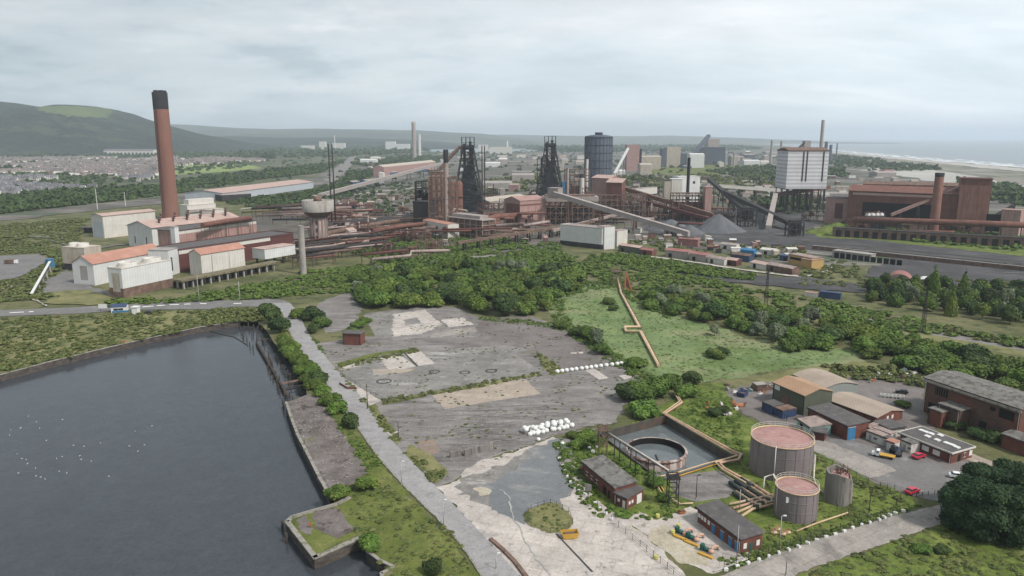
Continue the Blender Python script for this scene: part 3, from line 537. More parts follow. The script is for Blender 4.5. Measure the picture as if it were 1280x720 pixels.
for (a, b) in (((12, 391.5), (30, 390.5)), ((36, 390.2), (42, 389.8)), ((178, 384), (192, 383)), ((196, 382.5), (206, 382)), ((212, 381.5), (224, 381)), ((230, 380.8), (238, 380.4)), ((250, 380), (258, 380)), ((292, 380), (302, 379.6))):
    near('road_marking', [(a[0], a[1] - .35), (b[0], b[1] - .35), (b[0], b[1] + .35), (a[0], a[1] + .35)], 'road_paint', 23, 50, 0)
# pooled water trail on the loading yard
mat('salt_stain', [(0.36, 0.35, 0.33), (0.30, 0.29, 0.28)], 0.5, 6, 0.8, coords='World')
st = smooth_line([(618, 612), (628, 614), (635, 622), (638, 636), (645, 655), (665, 690), (688, 720)])
near('stain', [(x - .9, y) for x, y in st] + [(x + .9, y) for x, y in st][::-1], 'salt_stain', 24, 1.5, 0.3)
near('slab_joint', [(694, 668), (696, 668), (742, 716), (739, 716)], 'coal_ground', 24, 50, 0)
near('slab_joint', [(690, 474), (692, 474), (691, 475), (689, 475)], 'coal_ground', 24, 50, 0)

# ================================================================== hills: height fields in the world
def hill(name, xs, ridge, dmid, dfront, dback, m, step=60, rough=14, pasture=None, seed=0, m2=None):
    """xs/ridge: pixel outline of the crest when it stands dmid away; falls off smoothly to dfront and dback"""
    X0 = (xs[0] - 640) / FPX * dmid; X1 = (xs[-1] - 640) / FPX * dmid
    nx = max(8, int((X1 - X0) / step)); ny = max(8, int((dback - dfront) / step)); v = []; f = []; mi = []
    for j in range(ny + 1):
        y = dfront + (dback - dfront) * j / ny
        for i in range(nx + 1):
            X = X0 + (X1 - X0) * i / nx; px = 640 + FPX * X / dmid
            yt = np.interp(px, xs, ridge); k = (360 - yt) / FPX; hz = max(0.0, CAM_H + dmid * (k * CP - SP) / (CP + k * SP))
            t = (y - dfront) / (dmid - dfront) if y < dmid else (dback - y) / (dback - dmid)
            t = max(0, min(1, t)); s = t * t * (3 - 2 * t); s = 0.55 * s + 0.45 * math.sin(t * math.pi / 2) ** 1.3
            n = mnoise.fractal(Vector((X, y, seed)) / 700, 1.0, 2.0, 6) * rough * (0.25 + 0.75 * math.sin(t * math.pi)) * min(1, hz / 60)
            v.append((X, y, hz * s + n * min(1, t * 3) - 2 * (1 - t)))
    for j in range(ny):
        for i in range(nx):
            f.append((j * (nx + 1) + i, j * (nx + 1) + i + 1, (j + 1) * (nx + 1) + i + 1, (j + 1) * (nx + 1) + i))
            c = v[f[-1][0]]; mi.append(1 if pasture and pasture(*PX(c), c) else 0)
    b = MB(); b.v = v; b.f = f; b.mi = mi; b.sm = [True] * len(f)
    return struct(b.build(name, [MATS[m], MATS[m2 or m]]))
def pas(px, py, c):
    w = mnoise.noise(Vector((c[0], c[1], 0)) / 260) * 3 + mnoise.noise(Vector((c[0], c[1], 5)) / 60) * 1.5
    return (133 + w < py < 147 + w * 0.6 and 42 + w * 3 < px < 133 + w * 3 and py < 139 + (px - 40) * 0.16 + w) 
hill('hill', [-420, -100, 0, 20, 60, 85, 100, 120, 135, 150, 170, 195, 230, 260, 290, 330], [118, 116, 125, 126, 133, 134, 132, 133, 136, 143, 150, 158, 168, 178, 185, 190], 4600, 3300, 6800, 'hill_woods', 24, 26, pas, 3, 'hill_pasture')
hill('far_hills', [60, 150, 200, 240, 300, 350, 400, 450, 520, 560, 600, 625, 650, 680, 720], [160, 158, 155, 156, 160, 161.5, 161, 162, 163, 165, 167, 170, 173, 178, 184], 11500, 7800, 15000, 'far_hill', 120, 30, None, 11)
hill('far_hills', [100, 200, 300, 400, 500, 600], [172, 171, 170.5, 172, 174, 182], 7800, 5600, 9400, 'hill_woods', 80, 30, None, 23)
hill('far_hills', [600, 650, 720, 800, 830, 880, 930, 980, 1020, 1060], [168, 168.5, 170, 170, 169.5, 171, 173, 175, 177.5, 181], 15000, 11500, 18000, 'far_hill', 160, 20, None, 31)

# ================================================================== air
hz = MB().box(-44000, -400, -6.2, 44000, 44000, 520)
hm = bpy.data.materials.new('haze'); hm.use_nodes = True; ht = hm.node_tree; ht.nodes.remove(ht.nodes['Principled BSDF'])
pv = ht.nodes.new('ShaderNodeVolumePrincipled'); pv.inputs['Color'].default_value = (0.76, 0.85, 0.96, 1); pv.inputs['Density'].default_value = 0.000075; pv.inputs['Anisotropy'].default_value = 0.1
ht.links.new(pv.outputs[0], ht.nodes['Material Output'].inputs['Volume'])
ho = hz.build('haze', hm); ho['kind'] = 'stuff'
# ================================================================== building materials
mat('white_cladding', [(0.52, 0.52, 0.51), (0.62, 0.62, 0.61)], 0.15, 6, 0.7, kind='panels', bscale=0.35, extra=[((0.40, 0.33, 0.28), 0.35, (1.5, 1.5, 0.25), 0.60, 0.74, 0.5)])
mat('cream_cladding', [(0.50, 0.475, 0.43), (0.60, 0.57, 0.53)], 0.15, 6, 0.75, kind='panels', bscale=0.3, extra=[((0.30, 0.24, 0.2), 0.4, (1.5, 1.5, 0.22), 0.56, 0.72, 0.55)])
mat('stained_cream', [(0.36, 0.315, 0.26), (0.46, 0.41, 0.35)], 0.2, 8, 0.85, extra=[((0.20, 0.15, 0.12), 0.4, (1.5, 1.5, 0.2), 0.50, 0.68, 0.7)])
mat('blue_grey_cladding', [(0.36, 0.39, 0.43), (0.43, 0.46, 0.49)], 0.15, 6, 0.7, kind='panels', bscale=0.35)
mat('maroon_cladding', [(0.085, 0.030, 0.028), (0.12, 0.045, 0.040)], 0.2, 8, 0.8, kind='panels', bscale=0.35, extra=[((0.05, 0.03, 0.03), 0.4, (1.5, 1.5, 0.2), 0.55, 0.7, 0.6)])
mat('salmon_roof', [(0.34, 0.165, 0.12), (0.43, 0.235, 0.18)], 0.12, 8, 0.85, kind='panels', bscale=0.3, extra=[((0.22, 0.13, 0.11), 0.3, (1, 1, 1), 0.54, 0.68, 0.5)])
mat('pink_roof', [(0.36, 0.25, 0.215), (0.46, 0.34, 0.30)], 0.12, 8, 0.85, extra=[((0.22, 0.16, 0.15), 0.2, (1, 1, 1), 0.54, 0.68, 0.6)])
mat('dusty_pink', [(0.30, 0.185, 0.165), (0.38, 0.245, 0.22)], 0.15, 8, 0.85, kind='panels', bscale=0.25, extra=[((0.17, 0.10, 0.095), 0.35, (1.5, 1.5, 0.2), 0.52, 0.68, 0.65)])
mat('rust_red', [(0.13, 0.058, 0.045), (0.20, 0.095, 0.072)], 0.15, 8, 0.88, kind='panels', bscale=0.3, extra=[((0.075, 0.04, 0.035), 0.35, (1.5, 1.5, 0.2), 0.50, 0.68, 0.7)])
mat('sinter_red', [(0.20, 0.095, 0.075), (0.27, 0.14, 0.11)], 0.12, 8, 0.88, kind='panels', bscale=0.2, extra=[((0.12, 0.06, 0.05), 0.3, (1.5, 1.5, 0.2), 0.50, 0.66, 0.6)])
mat('rust_brown', [(0.0935, 0.0605, 0.0495), (0.154, 0.099, 0.077), (0.22, 0.143, 0.11)], 0.3, 8, 0.9, extra=[((0.045, 0.033, 0.030), 0.5, (1.5, 1.5, 0.3), 0.52, 0.66, 0.7)])
mat('dark_steel', [(0.022, 0.021, 0.023), (0.045, 0.040, 0.040)], 0.4, 6, 0.85, extra=[((0.09, 0.055, 0.045), 0.3, (1, 1, 0.4), 0.58, 0.72, 0.6)])
mat('blue_black_steel', [(0.022, 0.026, 0.036), (0.040, 0.043, 0.055)], 0.2, 6, 0.8)
mat('grey_gallery', [(0.27, 0.235, 0.22), (0.35, 0.31, 0.29)], 0.12, 7, 0.8, extra=[((0.18, 0.145, 0.13), 0.25, (1, 1, 1), 0.52, 0.7, 0.6)])
mat('chimney_brick', [(0.185, 0.088, 0.066), (0.235, 0.118, 0.09)], 0.05, 7, 0.9, sc3=(1, 1, 0.4), extra=[((0.13, 0.07, 0.06), 0.08, (1, 1, 0.12), 0.5, 0.66, 0.5)])
mat('soot_black', [(0.018, 0.017, 0.020), (0.03, 0.03, 0.033)], 0.1, 4, 0.9)
mat('raw_concrete', [(0.26, 0.24, 0.22), (0.36, 0.335, 0.31)], 0.2, 8, 0.9, extra=[((0.15, 0.12, 0.11), 0.3, (1.2, 1.2, 0.2), 0.50, 0.66, 0.65)])
mat('pinkish_concrete', [(0.27, 0.21, 0.19), (0.36, 0.285, 0.26)], 0.2, 8, 0.9, extra=[((0.14, 0.095, 0.085), 0.3, (1.2, 1.2, 0.15), 0.48, 0.64, 0.65)])
mat('mossy_deck', [(0.13, 0.115, 0.065), (0.20, 0.175, 0.11)], 0.25, 8, 0.95, extra=[((0.10, 0.075, 0.055), 0.4, (1, 1, 1), 0.5, 0.6, 0.8)])
mat('holder_blue', [(0.060, 0.072, 0.095), (0.085, 0.098, 0.125)], 0.03, 5, 0.7)
mat('holder_ring', [(0.035, 0.04, 0.055)], 0.1, 3, 0.8)
mat('holder_white', [(0.5, 0.5, 0.5125), (0.625, 0.625, 0.6375)], 0.05, 6, 0.7, kind='hbands', bscale=0.07, extra=[((0.20, 0.14, 0.12), 0.1, (1.5, 1.5, 0.1), 0.58, 0.72, 0.5)])
mat('brick_wall', [(0.13, 0.048, 0.036), (0.18, 0.072, 0.055)], 0.5, 7, 0.92, kind='brick', extra=[((0.075, 0.04, 0.035), 0.4, (1, 1, 0.4), 0.52, 0.66, 0.6)])
mat('sooty_brick', [(0.085, 0.058, 0.048), (0.13, 0.075, 0.06)], 0.3, 8, 0.92, kind='brick', extra=[((0.17, 0.065, 0.045), 0.12, (1, 1, 1.6), 0.50, 0.60, 0.7)])
mat('tar_roof', [(0.075, 0.070, 0.070), (0.115, 0.105, 0.105)], 0.4, 9, 0.95, extra=[((0.17, 0.155, 0.145), 0.5, (1, 1, 1), 0.54, 0.66, 0.6)])
mat('lichen_roof', [(0.13, 0.125, 0.115), (0.20, 0.19, 0.175)], 0.5, 10, 0.95, extra=[((0.07, 0.06, 0.055), 0.6, (1, 1, 1), 0.50, 0.60, 0.8), ((0.11, 0.12, 0.05), 0.25, (1, 1, 1), 0.6, 0.7, 0.5)])
mat('beige_roof', [(0.29, 0.235, 0.185), (0.37, 0.305, 0.25)], 0.15, 7, 0.85, kind='panels', bscale=0.5, extra=[((0.22, 0.17, 0.13), 0.3, (1, 1, 1), 0.55, 0.7, 0.5)])
mat('orange_beige_roof', [(0.32, 0.20, 0.12), (0.38, 0.25, 0.165)], 0.15, 7, 0.85, kind='panels', bscale=0.5)
mat('green_cladding', [(0.075, 0.085, 0.062), (0.105, 0.115, 0.085)], 0.2, 6, 0.8, kind='panels', bscale=0.6)
mat('pale_green_cladding', [(0.22, 0.245, 0.23), (0.28, 0.30, 0.29)], 0.2, 6, 0.8, kind='panels', bscale=0.6)
mat('window_glass', [(0.03, 0.035, 0.04)], 1, 2, 0.15, spec=0.6)
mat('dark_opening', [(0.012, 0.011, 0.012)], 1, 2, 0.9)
mat('white_frame', [(0.62, 0.62, 0.60)], 1, 3, 0.6)
mat('blue_paint', [(0.03, 0.15, 0.30), (0.05, 0.19, 0.35)], 0.8, 4, 0.55)
mat('navy_paint', [(0.03, 0.05, 0.11), (0.045, 0.075, 0.15)], 0.4, 6, 0.6, extra=[((0.08, 0.05, 0.05), 0.7, (1, 1, 1), 0.55, 0.65, 0.6)])
mat('yellow_paint', [(0.44, 0.25, 0.035), (0.50, 0.30, 0.06)], 0.5, 5, 0.7, extra=[((0.2, 0.12, 0.06), 0.8, (1, 1, 1), 0.56, 0.66, 0.6)])
mat('ochre_wall', [(0.36, 0.235, 0.09), (0.43, 0.285, 0.12)], 0.2, 6, 0.8)
mat('red_roof', [(0.24, 0.10, 0.09), (0.30, 0.15, 0.135)], 0.15, 7, 0.85)
mat('slate_roof', [(0.115, 0.115, 0.125), (0.16, 0.158, 0.165)], 0.2, 6, 0.85, var=0.35)
mat('render_wall', [(0.50, 0.47, 0.44)], 0.2, 5, 0.9, var=0.5)
mat('galvanised', [(0.30, 0.30, 0.30), (0.38, 0.38, 0.38)], 0.8, 4, 0.6)
MT = MATS

# ================================================================== builders
def facade(root, items, face, L_, D_, base=0.0):
    """openings on a wall: items (kind, u0, z0, w, h, material); face front/back/left/right of the local box"""
    for it in items:
        kind, u, z, w, h, m = it; b = MB(); t = 0.06; fb = MB()
        def put(bb, u0, z0, u1, z1, a, c):
            if face == 'front': bb.box(u0, -c, z0, u1, -a, z1)
            elif face == 'back': bb.box(u0, D_ + a, z0, u1, D_ + c, z1)
            elif face == 'left': bb.box(-c, u0, z0, -a, u1, z1)
            else: bb.box(L_ + a, u0, z0, L_ + c, u1, z1)
        put(b, u, z, u + w, z + h, 0.003, t); o = b.build(kind, MT[m], root)
        if kind in ('window', 'door') and m in ('window_glass', 'blue_paint') and w > 0.7 and root.location.y < 420:
            put(fb, u - .08, z - .08, u + w + .08, z, 0.004, t + .04); put(fb, u - .08, z + h, u + w + .08, z + h + .08, 0.004, t + .04)
            if kind == 'window': put(fb, u + w / 2 - .04, z, u + w / 2 + .04, z + h, t + .002, t + .03)
            fb.build('frame', MT['white_frame'], o)
def building(name, label, cat, p0, p1, D_, h, wall='white_cladding', roof='tar_roof', rt='flat', rh=2.0, over=0.3, z0=0.0, group=None, front=(), right=(), left=(), base=None, parapet=0.0, skirt=None, axis='x'):
    a, rz, Ln = frame(p0, p1) if not isinstance(p0, Vector) else (p0, p1[0], p1[1])
    root = thing(name, label, cat, (a.x, a.y, z0), rz, group); w, r = MB(), MB()
    if rt == 'flat':
        w.box(0, 0, -0.4, Ln, D_, h); r.box(-over, -over, h + .004, Ln + over, D_ + over, h + 0.35)
        if parapet:
            t = 0.3
            for q in ((-over, -over, Ln + over, -over + t), (-over, D_ + over - t, Ln + over, D_ + over), (-over, -over + t, -over + t, D_ + over - t), (Ln + over - t, -over + t, Ln + over, D_ + over - t)):
                w.box(q[0], q[1], h + .354, q[2], q[3], h + .354 + parapet)
    elif rt == 'gable':      # ridge along x
        w.xprism([(0, -0.4), (D_, -0.4), (D_, h), (D_ / 2, h + rh), (0, h)], 0, Ln)
        sl = rh / (D_ / 2); e = over; t = 0.22
        r.xprism([(-e, h - e * sl + .02), (D_ / 2, h + rh + .02), (D_ / 2, h + rh + t), (-e, h - e * sl + t)], -e, Ln + e); r.xprism([(D_ / 2, h + rh + .02), (D_ + e, h - e * sl + .02), (D_ + e, h - e * sl + t), (D_ / 2, h + rh + t)], -e, Ln + e)
    elif rt == 'ygable':     # ridge along y: the gable faces the front
        def yp(b, prof, y0, y1):
            n = len(prof); b.add([(p[0], y0, p[1]) for p in prof] + [(p[0], y1, p[1]) for p in prof], [tuple(range(n)), tuple(range(2 * n - 1, n - 1, -1))] + [(i, n + i, n + (i + 1) % n, (i + 1) % n) for i in range(n)])
        yp(w, [(0, -0.4), (Ln, -0.4), (Ln, h), (Ln / 2, h + rh), (0, h)], 0, D_); sl = rh / (Ln / 2); e = over; t = .22
        yp(r, [(-e, h - e * sl + .02), (Ln / 2, h + rh + .02), (Ln / 2, h + rh + t), (-e, h - e * sl + t)], -e, D_ + e); yp(r, [(Ln / 2, h + rh + .02), (Ln + e, h - e * sl + .02), (Ln + e, h - e * sl + t), (Ln / 2, h + rh + t)], -e, D_ + e)
    elif rt == 'mono':       # falls towards the front
        w.xprism([(0, -0.4), (D_, -0.4), (D_, h + rh), (0, h)], 0, Ln); r.xprism([(-over, h - rh / D_ * over + .02), (D_ + over, h + rh + rh / D_ * over + .02), (D_ + over, h + rh + .3), (-over, h + .3)], -over, Ln + over)
    elif rt == 'arc':
        n = 10; arc = [(D_ * i / n, h + rh * math.sin(math.pi * i / n)) for i in range(n + 1)]
        w.xprism([(0, -0.4)] + [(D_, -0.4)] + [(y, z - .05) for y, z in arc[::-1]], 0, Ln)
        for i in range(n):
            (y0, a0), (y1, a1) = arc[i], arc[i + 1]; r.xprism([(y0, a0), (y1, a1), (y1, a1 + .2), (y0, a0 + .2)], -over, Ln + over)
    w.build('wall', MT[wall], root); r.build('roof', MT[roof], root)
    if skirt: MB().box(-.05, -.05, 0, Ln + .05, D_ + .05, skirt[1]).build('plinth', MT[skirt[0]], root)
    facade(root, front, 'front', Ln, D_); facade(root, right, 'right', Ln, D_); facade(root, left, 'left', Ln, D_)
    if root.location.y < 330 and z0 == 0 and h > 2.2:
        g = MB(); g.beam((-over, -over - .08, h - .05), (Ln + over, -over - .08, h - .05), .14); g.build('gutter', MT['soot_black'], root)
        for u in ((.25, Ln - .25) if Ln > 5 else (.25,)): MB().beam((u, -.10, 0), (u, -.10, h - .12), .10).build('downpipe', MT['white_frame' if int(Ln) % 2 else 'soot_black'], root)
    return root
def row(kind, n, u0, du, z, w, h, m='window_glass'): return [(kind, u0 + i * du, z, w, h, m) for i in range(n)]
def framework(b, x0, y0, x1, y1, z0, z1, nx, ny, nz, t, brace=True, mi=0):
    """open steel frame"""
    X = np.linspace(x0, x1, nx + 1); Y = np.linspace(y0, y1, ny + 1); Z = np.linspace(z0, z1, nz + 1)
    for x in X:
        for y in Y:
            if x in (X[0], X[-1]) or y in (Y[0], Y[-1]): b.beam((x, y, z0), (x, y, z1), t)
    for z in Z[1:]:
        for x in X: b.beam((x, y0, z), (x, y1, z), t * .8)
        for y in Y: b.beam((x0, y, z), (x1, y, z), t * .8)
    if brace:
        for k in range(nz):
            for i in range(nx):
                if (i + k) % 2: b.beam((X[i], y0, Z[k]), (X[i + 1], y0, Z[k + 1]), t * .5); b.beam((X[i], y1, Z[k + 1]), (X[i + 1], y1, Z[k]), t * .5)
                else: b.beam((X[i], y0, Z[k + 1]), (X[i + 1], y0, Z[k]), t * .5)
def stack(name, label, x, y, ytop, r0, r1, m='raw_concrete', top=None, cat='chimney', group=None, ladder=False, n=20, base=None):
    p = G(x, y); h = HT(x, y, ytop); root = thing(name, label, cat, p, 0, group); b = MB(); hb = h - (top[1] if top else 0)
    rr = r0 + (r1 - r0) * hb / h
    if base: b.lathe([(base, 0), (base * .85, h * .02), (r0, h * .08), (rr, hb)])
    else: b.lathe([(r0, -1), (rr, hb)])
    if not top: b.lathe([(r1, h), (r1 * .8, h), (r1 * .8, h - 1)])
    b.build('shaft', MT[m], root)
    if top: MB().lathe([(rr * 1.02, hb), (r1 * 1.05, h), (r1 * .8, h), (r1 * .8, h - 1.5)]).build('cap', MT[top[0]], root)
    if ladder:
        l = MB(); l.beam((-r0 * .3, -r0 * 1.02, 0), (-r1 * .3, -r1 * 1.04, h * .97), .5); l.build('ladder', MT['dark_steel'], root)
    return root
def pipe(label, pts, r, m, name='pipe', cat='pipe', legs=0.0, lm='rust_brown', group=None, n=10, flange=0.0, legw=0.35):
    """pts: (px, py, z) - foot pixel and height in metres"""
    P = [Vector((G(x, y).x, G(x, y).y, z)) for x, y, z in pts]; o = P[0].copy(); o.z = 0; root = thing(name, label, cat, o, 0, group)
    Q = [p - o for p in P]; b = MB(); b.tube(Q, r, n); b.build('tube', MT[m], root)
    if flange:
        f = MB()
        for a, c in zip(Q[:-1], Q[1:]):
            k = int((c - a).length / flange); d = (c - a).normalized()
            for i in range(1, k): q = a.lerp(c, i / k); f.tube([q - d * .12, q + d * .12], r * 1.25, n)
        if f.v: f.build('flange', MT[m], root)['kind'] = 'stuff'
    if legs:
        tot = 0
        for a, c in zip(Q[:-1], Q[1:]):
            k = max(1, int((c - a).length / legs))
            for i in range(k + (0 if c is not Q[-1] else 1)):
                q = a.lerp(c, i / k)
                if q.z - r < .5: continue
                g = MB(); w = r * .8; d = (c - a).normalized(); s = Vector((d.y, -d.x, 0)) * max(w, .5)
                g.beam((q.x + s.x, q.y + s.y, 0), (q.x + s.x * .8, q.y + s.y * .8, q.z - r), legw); g.beam((q.x - s.x, q.y - s.y, 0), (q.x - s.x * .8, q.y - s.y * .8, q.z - r), legw)
                g.beam((q.x + s.x, q.y + s.y, q.z - r), (q.x - s.x, q.y - s.y, q.z - r), legw); tot += 1
                if tot <= 60: g.build('support_leg', MT[lm], root)
    return root
def gallery(name, label, a, b_, w, h, m, nleg, lm='rust_brown', roofm=None, cat='conveyor'):
    """enclosed conveyor gallery between (px, py, z) foot pixels with height z"""
    A = G(a[0], a[1]); B_ = G(b_[0], b_[1]); d = B_ - A; Ln = d.length; root = thing(name, label, cat, A, math.atan2(d.y, d.x)); g = MB()
    v = [(0, -w / 2, a[2]), (Ln, -w / 2, b_[2]), (Ln, w / 2, b_[2]), (0, w / 2, a[2])]
    g.add([*v, *[(x, y, z + h) for x, y, z in v]], [(0, 3, 2, 1), (0, 1, 5, 4), (1, 2, 6, 5), (2, 3, 7, 6), (3, 0, 4, 7)]); g.build('gallery', MT[m], root)
    r = MB(); r.add([(x, y * 1.06, z + h + .02) for x, y, z in v] + [(x, y * 1.06, z + h + .35) for x, y, z in v], [(0, 3, 2, 1), (4, 5, 6, 7), (0, 1, 5, 4), (1, 2, 6, 5), (2, 3, 7, 6), (3, 0, 4, 7)]); r.build('roof', MT[roofm or m], root)
    for i in range(nleg):
        t = (i + .5) / nleg; x = Ln * t; z = a[2] + (b_[2] - a[2]) * t
        if z < 2: continue
        l = MB(); l.beam((x - z * .08, -w * .7, 0), (x, -w * .4, z), .8); l.beam((x - z * .08, w * .7, 0), (x, w * .4, z), .8); l.beam((x + z * .08, -w * .7, 0), (x, -w * .4, z), .8); l.beam((x + z * .08, w * .7, 0), (x, w * .4, z), .8)
        l.beam((x - z * .04, -w * .55, z * .5), (x + z * .04, w * .55, z * .5), .5); l.build('trestle', MT[lm], root)
    return root

# ================================================================== power house group (left)
def lathe_el(b, prof, ex, n=36): b.lathe(prof, n=n, ex=ex)
cp = G(214, 274); ch = HT(214, 274, 113); root = thing('chimney', 'tall red-brown chimney with black top and bundled flues', 'chimney', cp)
b = MB(); b.lathe([(8.9, 0), (8.6, 16), (8.2, 50), (7.75, ch - 20)], n=40, ex=1.0); b.build('shaft', MT['chimney_brick'], root)
MB().lathe([(7.82, ch - 20), (7.9, ch - 2), (6.6, ch - 2), (6.6, ch - 5)], n=40).build('black_band', MT['soot_black'], root)
for i in range(5):
    a = i * 1.2566 + 0.5; MB().cyl(4.6 * math.cos(a), 4.6 * math.sin(a), ch - 6, ch, 2.4, 2.4, 16).build('flue', MT['soot_black'], root)
l = MB(); l.beam((-2.2, -7.9, 10), (-1.8, -7.75, ch - 20), 1.1, .5); l.build('ladder', MT['maroon_cladding'], root)

building('power_house', 'white power house with pink stained roof and grey gable end', 'factory building', (192, 311), (302, 296), 34, 17.5, 'white_cladding', 'pink_roof', 'gable', 4.5, 1.2,
    left=[('window', 8, 3, 1.2, 6, 'dark_opening'), ('window', 24, 3, 1.2, 6, 'dark_opening')])
building('boiler_block', 'long maroon boiler block with a cream band under its roof', 'factory building', (225, 341), (368, 316), 26, HT(225, 341, 313), 'maroon_cladding', 'tar_roof', 'flat', over=.5, parapet=0.6,
    front=[('cladding_band', 0.5, HT(225, 341, 316) - 1.2, frame((225, 341), (368, 316))[2] - 24, 2.6, 'cream_cladding')])
building('annex', 'flat grey roofed upper block with pink and cream edge bands', 'factory building', (222, 320), (322, 303), 20, 19.5, 'dusty_pink', 'tar_roof', 'flat', over=.8,
    front=[('cladding_band', 0, 16.5, frame((222, 320), (322, 303))[2], 2.2, 'cream_cladding')])
building('stair_tower', 'narrow white stair tower at the left end of the maroon block', 'tower', (213, 345), (225, 341), 14, 17, 'white_cladding', 'raw_concrete', 'flat', front=[('window', 2, 3, 2.0, 9, 'dark_opening')])
building('stair_tower', 'slim white riser rising over the flat roofed block', 'tower', (222, 330), (227, 329), 4, HT(222, 330, 284), 'white_cladding', 'raw_concrete', 'flat')
building('cream_shed', 'cream gabled shed with salmon roof before the maroon block', 'shed', (253, 345), (307, 335), 12, HT(253, 345, 318), 'cream_cladding', 'salmon_roof', 'gable', 3.0, .6, front=[('wall_joint', 8, 0, .5, 13, 'raw_concrete'), ('wall_joint', 22, 0, .5, 13, 'raw_concrete')])
r_ = building('filter_house', 'white clad box raised on legs right of the cream shed', 'factory building', (332, 334), (370, 327), 13, 6.5, 'white_cladding', 'pink_roof', 'flat', z0=6.0)
for x in (2, 10, 18): 
    for y in (2, 11): MB().box(x, y, -6, x + 1, y + 1, -.42).build('leg', MT['dark_steel'], r_)
r_ = building('cooling_tower', 'bright white cooling tower with brown base by the bank', 'cooling tower', (155, 372), (217, 358), 11, HT(155, 372, 337), 'white_cladding', 'stained_cream', 'flat', over=0.1, parapet=.5, skirt=('rust_brown', HT(155, 372, 361)), left=[('louvre_panel', 2, 3, 6, 11, 'stained_cream')])
for i, x in enumerate((8, 25)):
    f = MB(); f.lathe([(5.6, 0), (5.0, 1.6), (5.0, 2.4), (4.7, 2.4), (4.7, 0.6)], n=28); o = f.build('fan_stack', MT['cream_cladding'], r_, (x + 1, 5.5, r_.children[0].dimensions.z - .0)); o.location.z = HT(155, 372, 337) + .3
    MB().cyl(0, 0, .7, .9, 4.6, 4.6, 24).build('fan', MT['dark_opening'], o)
r_ = building('cooling_tower', 'small stained cream cooling tower with dark base', 'cooling tower', (80, 337), (108, 339), 14, HT(80, 337, 309), 'stained_cream', 'stained_cream', 'flat', over=0.1, skirt=('dark_steel', 4.5))
for x in (4.5, 12):
    o = MB().lathe([(4.2, 0), (3.6, 1.4), (3.6, 2.2), (3.3, 2.2), (3.3, .4)], n=24).build('fan_stack', MT['cream_cladding'], r_, (x, 7, HT(80, 337, 309) + .3)); MB().cyl(0, 0, .5, .7, 3.2, 3.2, 20).build('fan', MT['dark_opening'], o)
building('turbine_hall', 'long white hall with bright salmon roof left of the maroon block', 'factory building', (119, 357), (205, 338), 17, HT(119, 357, 330), 'white_cladding', 'salmon_roof', 'gable', 4.6, .6,
    front=[('door', 14, 0, 6.5, 10, 'dark_opening'), ('door', 40, 0, 5, 8, 'dark_opening')], left=[('window', 5, 3, 6, 9, 'raw_concrete')])
building('warehouse', 'grey-beige warehouse with pale pink roof on the far grass', 'warehouse', (131, 298), (196, 290), 17, HT(131, 298, 270), 'cream_cladding', 'pink_roof', 'gable', 1.6, .8, left=[('door', 1.5, 0, 14, 15, 'blue_grey_cladding')], front=[('door', 30, 1, 3, 5, 'raw_concrete'), ('door', 46, 1, 4, 4, 'dark_opening')])
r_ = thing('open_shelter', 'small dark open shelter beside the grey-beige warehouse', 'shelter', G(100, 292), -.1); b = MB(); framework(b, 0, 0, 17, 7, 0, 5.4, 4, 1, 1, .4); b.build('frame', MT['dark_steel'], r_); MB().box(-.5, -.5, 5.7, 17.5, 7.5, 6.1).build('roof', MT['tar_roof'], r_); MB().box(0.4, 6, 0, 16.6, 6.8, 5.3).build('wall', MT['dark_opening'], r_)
r_ = building('cooling_block', 'stepped cream ventilator block behind the pink roof', 'cooling tower', (237, 292), (272, 288), 12, HT(237, 292, 257), 'cream_cladding', 'cream_cladding', 'flat'); 
MB().box(3, 2, 26, 30, 10, 32).build('upper_storey', MT['cream_cladding'], r_); MB().box(-1, -1.5, 20, 32, -.01, 22.5).build('balcony', MT['raw_concrete'], r_)
building('cooling_block', 'short cream block stepping down beside the ventilator block', 'cooling tower', (268, 294), (285, 291), 12, HT(268, 294, 263), 'cream_cladding', 'stained_cream', 'flat')
pipe('fat rusty pipe lying along the flat roof of the boiler house', [(256, 317, 22.5), (286, 310, 22.5), (316, 305, 22.5)], 2.1, 'rust_red', legs=9)
def nth(i):
    n = i + 1; return f"{n}{'th' if 10 < n % 100 < 14 else {1: 'st', 2: 'nd', 3: 'rd'}.get(n % 10, 'th')}"
rv = random.Random(4)
_a, _rz, _L = frame((192, 311), (302, 296)); _u = Vector((math.cos(_rz), math.sin(_rz), 0)); _w = Vector((-math.sin(_rz), math.cos(_rz), 0))
for i in range(17):
    t = .14 + .80 * i / 16; q = _a + _u * (_L * t) + _w * (8 + (i % 3) * 5); z = 17.5 + 4.5 * (1 - abs((8 + (i % 3) * 5) - 17) / 17)
    r_ = thing('roof_vent', 'rusty roof vent on the pink power house roof, %s from left' % nth(i), 'roof vent', (q.x, q.y, z), 0, 'roof vents on the pink power house roof'); h = 2.6 + rv.random() * 3
    MB().cyl(0, 0, -.6, h, .8, .7, 10).build('duct', MT['rust_red' if i % 3 else 'dark_steel'], r_); MB().cyl(0, 0, h, h + .9, 1.5, .8, 10).build('cowl', MT['rust_brown'], r_)
